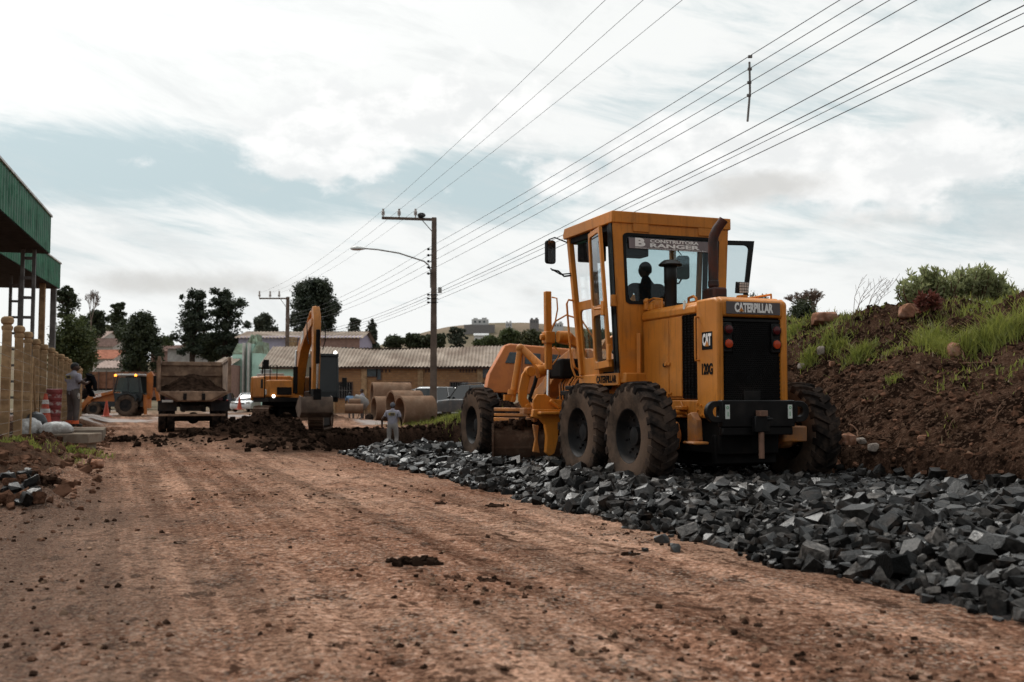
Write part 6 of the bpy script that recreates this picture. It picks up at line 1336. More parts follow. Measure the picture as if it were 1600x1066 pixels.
def long_building():
    Y = 75; b0 = at(407, 642, Y); gnd = gz(-9, Y) - .1; base = Vector((b0.x, Y, gnd)); W = at(783, 600, Y).x - b0.x; ez = at(600, 571, Y).z - gnd; rz_ = at(600, 544, Y + 4).z - gnd
    t = thing('brick_building', 'long low brick building with wavy fibre roof behind the pipes and cars', 'building', base)
    xm = at(488, 600, Y).x - b0.x
    m = MB(); m.span((xm, 0, 0), (W, .2, ez)); m.span((W - .2, .2, 0), (W, 8, ez)); m.span((xm, 7.8, 0), (W - .2, 8, ez)); m.build('wall', 'brick_wall', t)
    m = MB(); m.prism([(0.2, ez), (8, ez), (4, rz_ - .1)], (W - .2, 0, 0), (0, 1, 0), (0, 0, 1), (.2, 0, 0)); m.build('gable', 'brick_wall', t)
    m = MB(); m.span((0, .05, 0), (xm - .01, .25, ez)); m.build('wall', 'mint', t)
    sl = Vector((0, 4.45, rz_ - ez + .12)); m = MB(); corrugated(m, (-.1, -.45, ez - .10), (1, 0, 0), sl.normalized(), W + .35, sl.length, .26, .045, .12, bow=.015); m.build('roof', 'fibre_roof', t, smooth=60, fix=False)
    sb = Vector((0, 4.45, -(rz_ - ez + .12))); m = MB(); corrugated(m, (-.1, 4.0, rz_ + .02), (1, 0, 0), sb.normalized(), W + .35, sb.length, .26, .045); m.build('roof', 'fibre_roof', t, smooth=60, fix=False)
    m = MB(); m.span((-.1, -.30, ez - .26), (W + .2, -.001, ez - .16)); m.build('eaves_board', 'brown_frame', t)
    for px in (520, 569, 657, 750): m = MB(); x = at(px, 600, Y).x - b0.x; m.span((x - .2, -.10, 0), (x + .2, -.002, ez - .1)); m.build('pilaster', 'concrete_post', t)
    def win(px0, px1, py0, py1, bars=True, frame_m='brown_frame'):
        a = at(px0, py1, Y) - base; b = at(px1, py0, Y) - base
        m = MB(); m.span((a.x, -.02, a.z), (b.x, .05, b.z)); w = m.build('window', 'dark_opening' if bars else 'win_glass', t)
        m = MB(); f = .07
        m.span((a.x - f, -.06, a.z - f), (b.x + f, -.021, a.z)); m.span((a.x - f, -.06, b.z), (b.x + f, -.021, b.z + f)); m.span((a.x - f, -.06, a.z), (a.x, -.021, b.z)); m.span((b.x, -.06, a.z), (b.x + f, -.021, b.z)); m.build('frame', frame_m, w)
        if bars:
            n = max(3, int((b.x - a.x) / .16))
            for i in range(1, n): m = MB(); x = a.x + (b.x - a.x) * i / n; m.span((x - .012, -.05, a.z), (x + .012, -.025, b.z)); m.build('bar', 'steel_grey', w)
            m = MB(); z = (a.z + b.z) / 2; m.span((a.x, -.055, z - .015), (b.x, -.03, z + .015)); m.build('bar', 'steel_grey', w)
    win(523, 550, 598, 622); win(615, 641, 598, 612); win(704, 730, 598, 612); win(753, 768, 577, 590, False); win(572, 588, 574, 588, False); win(589.5, 595, 574, 593, False)
    win(430, 446, 598, 612)
    for a_, b_ in ((596, 613), (659, 674), (718, 746)):
        a = at(a_, 582, Y) - base; b = at(b_, 577, Y) - base; n = int((b.x - a.x) / .2)
        for i in range(n): m = MB(); x = a.x + (b.x - a.x) * i / n; m.span((x, -.012, a.z), (x + .13, .02, b.z)); m.build('vent_block', 'brown_frame', t)
    m = MB(); a = at(520, 591, Y) - base; m.span((a.x, -.2, a.z), (a.x + .32, -.003, a.z + .5)); m.build('meter_box', 'win_glass', t)
    m = MB(); a = at(515, 620, Y) - base; m.cyl((a.x, -.08, 0), (a.x, -.08, ez - .2), .03, n=8); m.build('drain_pipe', 'steel_grey', t)
    m = MB(); a = at(516, 630, Y) - base
long_building()
def mint_building():
    Y = 93; b0 = at(362, 640, Y); base = Vector((b0.x, Y, gz(b0.x, Y) - .1)); t = thing('mint_building', 'mint green building front with stepped tiled blocks and white fins', 'building', base)
    zz = lambda py: at(380, py, Y).z - base.z; xx = lambda px: at(px, 600, Y).x - b0.x
    def block(px0, px1, ytop, ycap, y0):
        m = MB(); m.span((xx(px0), y0, 0), (xx(px1), y0 + 3.5, zz(ytop))); m.build('wall', 'mint', t)
        n = 6; h = (zz(ycap) - zz(ytop)) / n
        for k in range(n): m = MB(); m.span((xx(px0) + .02 * k, y0 + .22 * k + .02, zz(ytop) + k * h + .003), (xx(px1) - .02 * k, y0 + 3.4, zz(ytop) + (k + 1) * h)); m.build('tile_course', 'mint_tiles', t, bevel=.02)
    block(362.5, 378, 554, 536, .0); block(393, 407, 552, 533, .1); block(381.5, 386.5, 537, 521, .6); block(389.2, 393, 537, 520, .65)
    for a, b in ((379, 381), (386.8, 389)): m = MB(); m.span((xx(a), -.25, 0), (xx(b), 1.2, zz(536))); m.build('fin', 'white_paint', t)
    m = MB(); m.span((xx(361.5), .2, 0), (xx(362.4), 3.4, zz(556))); m.build('corner_trim', 'white_paint', t)
    m = MB(); m.span((xx(362.6), -.06, 0), (xx(378), -.001, zz(618))); m.build('plinth', 'concrete', t)
    # low red shed next to it
    Y = 90; b0 = at(343, 640, Y); base = Vector((b0.x, Y, gz(b0.x, Y) - .1)); t = thing('red_shed', 'small shed with brick red panel wall and flat eaves left of the mint building', 'shed', base)
    zz = lambda py: at(350, py, Y).z - base.z; xx = lambda px: at(px, 600, Y).x - b0.x
    m = MB(); m.span((-.5, 0, 0), (xx(361), 4, zz(570))); m.build('wall', 'pink_wall', t)
    m = MB(); m.span((xx(351.5), -.05, 0), (xx(360.5), -.002, zz(574))); m.build('panel_wall', 'red_door', t)
    for px in (344, 349): m = MB(); m.span((xx(px), -.12, 0), (xx(px + 1.4), -.002, zz(570))); m.build('post', 'concrete', t)
    m = MB(); corrugated(m, (-.7, -.6, zz(571)), (1, 0, 0), Vector((0, 1, .20)).normalized(), .7 + xx(362), 4.4, .3, .04); m.build('roof', 'fibre_roof', t, smooth=60, fix=False)
    m = MB(); m.span((-.6, -.5, zz(573.5)), (xx(361.5), -.13, zz(571.5))); m.build('eaves_board', 'dark_opening', t)
mint_building()
def gable_house(name, label, px0, px1, eave, ridge, baseY, Y, wall, roof, depth=8, corr=True, wins=(), cat='house', ground=None):
    a = at(px0, eave, Y); b = at(px1, eave, Y); g = gz((a.x + b.x) / 2, Y) - .3 if ground is None else ground; W = b.x - a.x; ez = a.z - g; rz_ = at(px0, ridge, Y + depth / 2).z - g
    t = thing(name, label, cat, (a.x, Y, g)); m = MB(); m.span((0, 0, 0), (W, depth, ez)); m.build('wall', wall, t)
    m = MB(); m.prism([(0.05, ez), (depth - .05, ez), (depth / 2, max(rz_ - .08, ez + .1))], (.02, 0, 0), (0, 1, 0), (0, 0, 1), (W - .04, 0, 0)); m.build('gable', wall, t)
    for sg in (0, 1):
        sl = Vector((0, (depth / 2 + .4) * (1 if sg == 0 else -1), rz_ - ez + .1)); m = MB(); corrugated(m, (-.4, -.4 if sg == 0 else depth + .4, ez - .08), (1, 0, 0), sl.normalized(), W + .8, sl.length, .35, .05); m.build('roof', roof, t, smooth=60, fix=False)
    for (u0, u1, z0, z1) in wins:
        m = MB(); m.span((W * u0, -.05, ez * z0), (W * u1, .02, ez * z1)); w = m.build('window', 'win_glass', t); m = MB(); m.span((W * u0 - .06, -.1, ez * z0 - .1), (W * u1 + .06, -.003, ez * z0 - .02)); m.build('sill', 'white_paint', w)
    return t
t = gable_house('lilac_building', 'long lilac building with pale wavy roof rising behind the excavator', 373, 562, 527, 518.5, 0, 100, 'lilac', 'fibre_roof', 9, wins=((.70, .745, .72, .86), (.84, .90, .72, .86), (.92, .96, .72, .86)))
m = MB(); W_ = at(562, 527, 100).x - at(373, 527, 100).x; m.span((W_ * .66, -.04, 0), (W_, -.002, at(0, 528.5, 100).z - t.location.z)); m.build('pink_front', 'pink_wall', t)
m = MB(); m.span((W_ * .43, -1.2, 0), (W_ * .49, -.1, at(0, 528, 100).z - t.location.z)); m.build('chimney', 'concrete_post', t)
gable_house('white_house', 'plain whitewashed house above the dump truck', 262, 318, 544, 540, 0, 116, 'house_grey', 'tile_brown', 8)
gable_house('pink_house', 'pinkish house left of the whitewashed one behind the dark tree', 236, 262, 548, 541, 0, 120, 'pink_wall', 'tile_brown', 7)
gable_house('hill_house', 'house with pale pink roof, highest on the left slope', 131, 155, 530, 518, 0, 172, 'house_white', 'tile_pale', 10, wins=((.2, .35, .5, .8), (.6, .75, .5, .8)))
gable_house('hill_house', 'house with dark brown roof below the pale pink one', 132, 176, 541, 529, 0, 152, 'house_white', 'tile_brown', 10, wins=((.15, .3, .5, .8), (.55, .7, .5, .8)))
gable_house('hill_house', 'house with terracotta roof between brown roof and white gable', 138, 176, 560, 547, 0, 132, 'house_white', 'tile_red', 8, wins=((.5, .62, .5, .8), (.75, .87, .5, .8)))
gable_house('hill_house', 'low white house with small tan roof just left of the dark tree trunk', 150, 182, 574, 564, 0, 112, 'house_grey', 'tile_pale', 7)
gable_house('brown_shed', 'rust stained shed roof beyond the right end of the brick building', 742, 800, 550, 541, 0, 108, 'concrete', 'tile_brown', 8)
gable_house('hill_block', 'white house cluster at the foot of the far hill', 741, 762, 524, 521, 0, 420, 'house_far', 'house_far', 10, wins=((.1, .3, .4, .8), (.5, .7, .4, .8)))
def far_blocks():
    for i, (px0, px1, y0, y1, lab, mt, fl) in enumerate(((737, 763, 499, 508, 'white flat-roofed block on the crest of the far hill', 'house_far', 1), (790, 800, 504, 512, 'small pale house right of the white hill block', 'house_far', 0), (828, 842, 499, 509, 'grey two-gabled building on the far ridge', 'wall_far', 1), (716, 726, 524, 532, 'small white cottage low on the far hill', 'house_far', 0), (864, 880, 505, 512, 'pale flat building on the far ridge beside the grader pipes', 'house_far', 0))):
        Y = 590; a = at(px0, y1, Y); b = at(px1, y0, Y); t = thing('far_building', lab, 'building', (a.x, Y, a.z - 14)); H = b.z - a.z + 14; W = b.x - a.x
        m = MB(); m.span((0, 0, 0), (W, 8, H)); m.span((W * .1, 1, H), (W * .35, 4, H + .8)); m.span((W * .6, 1, H), (W * .9, 4, H + 1.0)); m.build('wall', mt, t)
        for k in range(3): m = MB(); m.span((W * (.15 + .27 * k), -.08, H - 2.0), (W * (.27 + .27 * k), .02, H - .9)); m.build('window', 'win_glass', t)
    a = at(725, 513, 585); b = at(773, 507.5, 585); m = MB(); m.span((0, 0, -14), (b.x - a.x, 1.2, b.z - a.z)); o = m.build('retaining_wall', 'wall_far', None); o.location = a; tag(o, 'long grey retaining wall under the white hill block', 'wall')
far_blocks()
# ---- poles
def insulator(par, loc, h=.32, r=.09):
    m = MB(); m.lathe([(.03, -.12), (.03, 0), (r, .02), (r * .7, .06), (r, .09), (r * .7, .13), (r, .16), (r * .6, .21), (r * .5, h - .05), (r * .65, h - .02), (.001, h)], loc, (0, 0, 1), 12); return m.build('insulator', 'porcelain', par)
PX, PY_ = at(677, 660, 47).x, 47.0; PZ = .05
def lamp_pole():
    t = thing('lamp_pole', 'tall concrete power pole with crossarm and curved street lamp', 'pole', (PX, PY_, PZ)); H = at(677, 340, 47).z - PZ
    m = MB(); m.rings([[Vector((a * w, b * w, z)) for a, b in ((-1, -.8), (1, -.8), (1, .8), (-1, .8))] for z, w in ((-.6, .165), (H, .11))]); m.build('pole_shaft', 'pole_concrete', t, bevel=.02)
    zc = at(640, 343, 47).z - PZ; m = MB(); m.beam((.1, 0, zc - .01), (-2.42, -.05, zc + .06), .11, .12); m.build('crossarm', 'pole_concrete', t, bevel=.01)
    for x in (-2.36, -1.62, -.86): insulator(t, (x, -.04, zc + .18))
    m = MB(); m.tube([(-.55, 0, zc - .04), (-.08, 0, zc - .58)], .022, 6); m.build('brace', 'galv', t)
    zb = at(677, 450, 47).z - PZ; z1 = at(0, 425, 47).z - PZ; z2 = at(0, 391, 47).z - PZ
    m = MB(); m.tube([(-.14, -.05, zb), (-.15, -.05, z1 + .05), (-.24, -.06, z1 + .3), (-.45, -.08, z1 + .48), (-1.6, -.15, z1 + .85), (-2.6, -.2, z2 + .0), (-3.3, -.24, z2 + .05)], .035, 8); ar = m.build('lamp_arm', 'galv', t)
    m = MB(); m.rings([[Vector((x, -.24 + w * math.cos(2 * math.pi * j / 12), z2 + .03 + h * math.sin(2 * math.pi * j / 12) * (1 if math.sin(2 * math.pi * j / 12) > 0 else .7))) for j in range(12)] for x, w, h in ((-3.15, .05, .05), (-3.3, .1, .09), (-3.5, .15, .13), (-3.7, .15, .11), (-3.82, .06, .05))]); m.build('lamp_head', 'lamp_white', ar)
    for k in range(5): m = MB(); z = at(0, 390 + k * 9.5, 47).z - PZ; m.cyl((-.25, -.1, z - .05), (-.25, -.1, z + .05), .05, n=10); m.span((-.33, -.12, z - .015), (-.08, -.08, z + .015)); m.build('spool', 'hose', t)
    for k in range(3): m = MB(); z = at(0, 461 + k * 6, 47).z - PZ; m.cyl((-.25, -.1, z - .04), (-.25, -.1, z + .04), .055, n=10); m.span((-.3, -.14, z - .015), (.2, -.06, z + .015)); m.build('cable_clamp', 'hose', t)
    m = MB(); z = at(0, 458, 47).z - PZ; m.span((.2, -.1, z), (.36, .08, z + .26)); m.build('junction_box', 'galv', t)
    o = bpy.data.objects.new('bird_nest', clod_mesh(77, 'hair')); col.objects.link(o); o.location = (PX - .58, PY_, PZ + zc + .17); o.scale = (.16, .14, .12); tag(o, 'dark bird nest sitting on the crossarm of the lamp pole', 'nest')
lamp_pole()
def far_pole(label, px, ytop, Y, arm):
    x = at(px, 600, Y).x; g = gz(x, Y); t = thing('power_pole', label, 'pole', (x, Y, g), 0, 'power poles farther back'); H = at(px, ytop, Y).z - g
    m = MB(); m.rings([[Vector((a * w, b * w, z)) for a, b in ((-1, -.8), (1, -.8), (1, .8), (-1, .8))] for z, w in ((-.5, .18), (H, .13))]); m.build('pole_shaft', 'pole_concrete', t)
    m = MB(); m.beam((.1, -.1, H - .15), (arm, -.1, H - .15), .12, .12); m.build('crossarm', 'pole_concrete', t)
    for k in (1.0, .62, .3): insulator(t, (arm * k, -.1, H - .0), .5, .12)
    m = MB(); m.tube([(arm * .25, -.1, H - .2), (-.1, -.1, H - .9)], .03, 6); m.build('brace', 'galv', t)
    return Vector((x, Y, g + H))
P2 = far_pole('brown power pole rising behind the excavator boom', 448, 464, 87, -2.4); P3 = far_pole('thin power pole between the trees above the dump truck', 317, 504, 122, -2.4)
# ---- wires
TW = math.tan(R(18.0))
def wire(label, S, E, r, sag=.15, group='overhead wires', far=None, t=TW):
    S = Vector(S); k = at(E[0], E[1], 1.0).x; Y = (S.x + t * S.y) / (k + t); Ep = at(E[0], E[1], Y); d = Ep - S; pts = []
    for i in range(25):
        q = i / 24 * 1.7; p = S + d * q; p.z -= sag * 4 * q * (1 - q) if q < 1 else 0; pts.append(p)
    if far is not None:
        F = Vector(far); pr = []
        for i in range(1, 15): q = i / 14; p = S.lerp(F, q); p.z -= .5 * 4 * q * (1 - q); pr.append(p)
        pts = pr[::-1] + pts
    m = MB(); m.tube(pts, r, 5); o = m.build('power_line', 'wire', None); tag(o, label, 'wire', group); return S, d
zt = at(640, 328, 47).z
for i, (sx, E, lab) in enumerate((( -2.36, (930, 15), 'leftmost of the three thin wires from the pole crossarm'), (-1.62, (1005, 0), 'middle of the three thin wires from the pole crossarm'), (-.86, (1066, 0), 'rightmost of the three thin wires from the pole crossarm'))):
    wire(lab, (PX + sx, PY_, zt), E, .006, .1, far=P2 + Vector((-2.4 * (1, .62, .3)[i], 0, .35)))
W4 = []
for i, (y0, E, lab) in enumerate(((388, (1312, 0), 'highest of the four wires that carry the spacer rod'), (400, (1348, 0), 'second highest of the four wires that carry the spacer rod'), (412, (1390, 0), 'third of the four wires that carry the spacer rod'), (424, (1432, 0), 'lowest of the four wires that carry the spacer rod'))):
    W4.append(wire(lab, (PX - .25, PY_ - .1, at(670, y0, 47).z), E, .008, .1, far=P2 + Vector((-.2, 0, -1.6 - .25 * i))))
for i, (y0, E, lab, r) in enumerate(((458, (1547, 0), 'highest of the thick lower telephone cables', .009), (462, (1600, 8), 'second of the thick lower telephone cables', .010), (465, (1600, 20), 'third of the thick lower telephone cables', .007), (470, (1600, 40), 'lowest of the thick lower telephone cables', .009))):
    wire(lab, (PX - .2 + .1 * i, PY_ - .1, at(670, y0, 47).z), E, r, .12, far=P2 + Vector((0, 0, -3.2 - .2 * i)))
S, d = W4[1]; k = at(1170, 130, 1.0).x; Yr = (S.x + TW * S.y) / (k + TW); a, b = at(1171, 97, Yr), at(1168, 190, Yr)
m = MB(); m.tube([a, (a + b) / 2 + Vector((.03, 0, 0)), b], .022, 6); o = m.build('spacer_rod', 'steel_grey', None); tag(o, 'slim vertical spacer rod clipped on the four overhead wires', 'rod')
for S_, d_ in W4:
    q = (Yr - S_.y) / d_.y; w_ = S_ + d_ * q; w_.z -= .1 * 4 * q * (1 - q); xr = a.x + (b.x - a.x) * (a.z - w_.z) / (a.z - b.z); m = MB(); m.beam(Vector((xr - .03, Yr, w_.z)), Vector((max(w_.x, xr + .05), Yr, w_.z)), .05, .05); m.build('wire_clip', 'steel_grey', o)
# ---- concrete pipes, mixer
def pipe(name, label, px, py, Y, r, L, ang, th=.09, group='big concrete pipes'):
    c = at(px, py, Y); o_ = MB(); o_.lathe([(r, 0), (r * 1.0, L * .5), (r, L), (r - th, L), (r - th * 1.05, L * .5), (r - th, 0)], (0, 0, 0), (math.cos(ang), math.sin(ang), 0), 36, closed=True)
    o = o_.build(name, 'pipe_concrete', None, smooth=50); o.location = c; o.rotation_euler.x = rnd.uniform(-.02, .02); return tag(o, label, 'pipe', group)
pipe('concrete_pipe', 'nearest and largest concrete pipe, lying just left of the lamp pole', 624, 643, 46, .70, 1.55, R(28)); pipe('concrete_pipe', 'concrete pipe directly behind the nearest one, its mouth showing above it', 610, 633, 49.2, .70, 1.5, R(28))
pipe('concrete_pipe', 'lower left concrete pipe of the pile, dark mouth to the left', 584, 639, 57, .70, 1.5, R(22)); pipe('concrete_pipe', 'concrete pipe stacked highest at the back left of the pile', 581, 616.5, 58.5, .70, 2.2, R(16))
pipe('concrete_pipe', 'small pale concrete pipe lying on the soil by the workers', 539, 638.5, 54, .25, .95, R(8), .05, 'small concrete pipes'); pipe('concrete_pipe', 'small concrete pipe resting on top of the other small one', 545, 628, 55, .17, .62, R(8), .04, 'small concrete pipes')
c = at(567, 640, 55.5); mx = thing('concrete_mixer', 'grey tilted concrete mixer between workers and big pipes', 'mixer', (c.x, 55.5, gz(c.x, 55.5)))
m = MB(); m.lathe([(.001, 0), (.30, .02), (.40, .18), (.42, .5), (.24, .85), (.22, .88), (.20, .85)], (.18, 0, .75), Vector((-.75, -.2, .6)), 20); m.build('drum', 'steel_grey', mx)
for a, b in (((-.3, -.3, 0), (0, 0, 1.0)), ((.4, -.3, 0), (.15, 0, .9)), ((.1, .4, 0), (.1, .1, .9))): m = MB(); m.tube([a, b], .03, 6); m.build('leg', 'pipe_concrete', mx)
for s in (-1, 1): m = MB(); m.lathe([(.18, -.03), (.2, 0), (.18, .03)], (.35, .3 * s, .2), (0, 1, 0), 16); m.build('wheel', 'rubber_tread', mx)
# ------------------------------------------------------------------ trees and plants
def leaf_quads(cent, rad, n, size, rng, shell=.45, elong=1.5, up=.25):
    """cent (k,3), rad (k,3): leaf-sized faces through and around ellipsoid clumps"""
    w = (rad[:, 0] * rad[:, 2]); w = w / w.sum(); idx = rng.choice(len(cent), n, p=w)
    d = rng.normal(size=(n, 3)); d /= np.linalg.norm(d, axis=1, keepdims=True); r = np.clip(np.abs(rng.normal(.80, .32, (n, 1))), 0, 1.35)
    P = cent[idx] + d * r * rad[idx]
    nn = d + rng.normal(0, .8, (n, 3)) + [0, 0, up]; nn /= np.linalg.norm(nn, axis=1, keepdims=True)
    t = np.cross(nn, rng.normal(size=(n, 3))); t /= np.linalg.norm(t, axis=1, keepdims=True) + 1e-9; b = np.cross(nn, t)
    s = size * rng.uniform(.55, 1.25, (n, 1)); t = t * s * elong * .5; b = b * s * .5
    V = np.stack([P - t, P + b * .9, P + t, P - b * .9], 1).reshape(-1, 3); F = np.arange(4 * n).reshape(-1, 4)
    return V, F
def clumps(kind, w, h, rng, n=26):
    """clump centres in a crown of half-width w and height h, base at z 0"""
    C, Rr = [], []
    for i in range(n):
        a = rng.uniform(0, 2 * np.pi)
        if kind == 'round':
            d = rng.normal(size=3); d /= np.linalg.norm(d); q = rng.uniform(.45, .8); c = [d[0] * w * q, d[1] * w * q, h * .5 + d[2] * h * .5 * q]; s = rng.uniform(.24, .40); r = [w * s, w * s, h * .5 * s * 1.1]
        elif kind == 'cone':
            t = (i + .5) / n; rr = w * (1 - t) ** .75 * rng.uniform(.35, .8); c = [rr * np.cos(a), rr * np.sin(a), h * (t * .92)]; s = .34 * (1.15 - t); r = [w * s, w * s, h * .075]
        elif kind == 'dome':
            t = rng.random() ** .8; lim = w * (1 - max(0, t - .35) ** 2 / .48) ** .5 * (.75 + .25 * min(1, t / .3)); rr = lim * rng.uniform(.35, .82) ; c = [rr * np.cos(a), rr * np.sin(a), h * (.06 + .84 * t)]; s = rng.uniform(.2, .32); r = [w * s, w * s, h * s * .45]
        else:  # pads: layered umbrella limbs
            t = rng.choice([.12, .3, .48, .66, .82, .95]) + rng.normal(0, .03); rr = w * rng.uniform(.1, .95) * max(.2, 1 - ((t - .48) / .62) ** 2) ** .5; c = [rr * np.cos(a), rr * np.sin(a), h * t]; s = rng.uniform(.15, .33); r = [w * s, w * s, h * s * .26]
        C.append(c); Rr.append(r)
    return np.array(C), np.array(Rr)
def tree(name, label, px, ytop, ycrown, half_px, Y, kind, leaf, n=5000, size=None, seed=0, group='trees in the background', nclump=26, bark='bark', shell=.45, base=None, cat='tree'):
    rng = np.random.default_rng(seed); x = at(px, 600, Y).x; g = gz(x, Y) if base is None else base
    zt, zc = at(px, ytop, Y).z, at(px, ycrown, Y).z; w = half_px / 1600 * Y; h = zt - zc; t = thing(name, label, cat, (x, Y, g - .1), 0, group)
    C, Rr = clumps(kind, w, h, rng, int(nclump * 1.7)); Rr = Rr * .74 * rng.uniform(.7, 1.25, (len(Rr), 1)); C[:, 2] += zc - g + .1
    size = size or max(.11, Y * .0018); V, F = leaf_quads(C, Rr, int(n * 1.5), size, rng, shell)
    n2 = int(n * .30); d2 = rng.normal(size=(n2, 3)) * .40; d2 = d2 * np.minimum(1, .78 / np.maximum(np.linalg.norm(d2, axis=1, keepdims=True), 1e-6)); d2 = d2 * np.array([w, w, h * .5]) * rng.uniform(.6, 1.1, (n2, 1)); bc = np.array([[0, 0, zc - g + .1 + h * .52]]); V2, F2 = leaf_quads(bc + d2, np.full((n2, 3), .12 * w * .5), n2, size, rng); k2 = V2.reshape(-1, 4, 3)[:, 0, 2] > zc - g; V2 = V2.reshape(-1, 4, 3)[k2].reshape(-1, 3); F2 = np.arange(len(V2)).reshape(-1, 4)
    V, F = np.vstack([V, V2]), np.vstack([F, F2 + len(V)])
    np_mesh('crown', V, F, leaf, t)
    m = MB(); zt_ = zc - g + h * .75; tr = max(.1, .028 * (zt - g)); pts = [(0, 0, -.3), (.1 * tr, 0, zt_ * .3), (-.3 * tr, .2 * tr, zt_ * .65), (0, 0, zt_)]; m.tube(pts, [tr * 1.3, tr, tr * .75, tr * .25], 8)
    order = np.argsort(-Rr[:, 0])[:12]
    for i in order: c = Vector(C[i]); z0 = max(zc - g + .0, min(c.z - .15 * h, zt_ * .9)); z0 = max(z0, .4); s = Vector((0, 0, z0)); m.tube([s, s.lerp(c, .55) + Vector((0, 0, -.04 * h)), c], [tr * .38, tr * .25, tr * .1], 6)
    m.build('trunk', bark, t); return t
def bare_tree(name, label, px, ytop, ybase, half_px, Y, seed, mt='bark_pale', depth=5):
    q = random.Random(seed); x = at(px, 600, Y).x; zb = at(px, ybase, Y).z; g = gz(x, Y); H = at(px, ytop, Y).z - g; t = thing(name, label, 'tree', (x, Y, g - .1)); w = half_px / 1600 * Y
    st, tw = MB(), MB()
    def grow(p, d, L, r, k):
        e = p + d * L; (st if k > depth - 2 else tw).tube([p, p.lerp(e, .5) + Vector((q.uniform(-.06, .06) * L, q.uniform(-.06, .06) * L, 0)), e], [r, r * .85, r * .74], 5)
        if k <= 0: return
        for i in range(3 if k > 1 else 4):
            v = (d + Vector((q.uniform(-1, 1), q.uniform(-1, 1), q.uniform(-.25, .55))) * .85).normalized(); v.z = max(v.z, .05); grow(e, v.normalized(), L * q.uniform(.6, .82), r * .70, k - 1)
    h0 = max(zb - g, .3); st.tube([(0, 0, -.2), (0, 0, h0)], [.03 * H, .02 * H], 6); L = (H - h0) / 3.0
    for i in range(3): grow(Vector((0, 0, h0)), Vector((q.uniform(-.7, .7), q.uniform(-.5, .5), 1)).normalized(), L, .011 * H, depth)
    # bring to the photographed width
    for mb in (st, tw):
        mb.v = [(v[0], v[1], v[2]) for v in mb.v]
    mx_ = max(abs(v[0]) for v in tw.v); mz = max(v[2] for v in tw.v)
    for mb in (st, tw): mb.v = [(v[0] * w / mx_, v[1] * w / mx_, h0 + (v[2] - h0) * (H - h0) / (mz - h0) if v[2] > h0 else v[2]) for v in mb.v]
    st.build('trunk', mt, t); tw.build('twigs', mt, t); return t
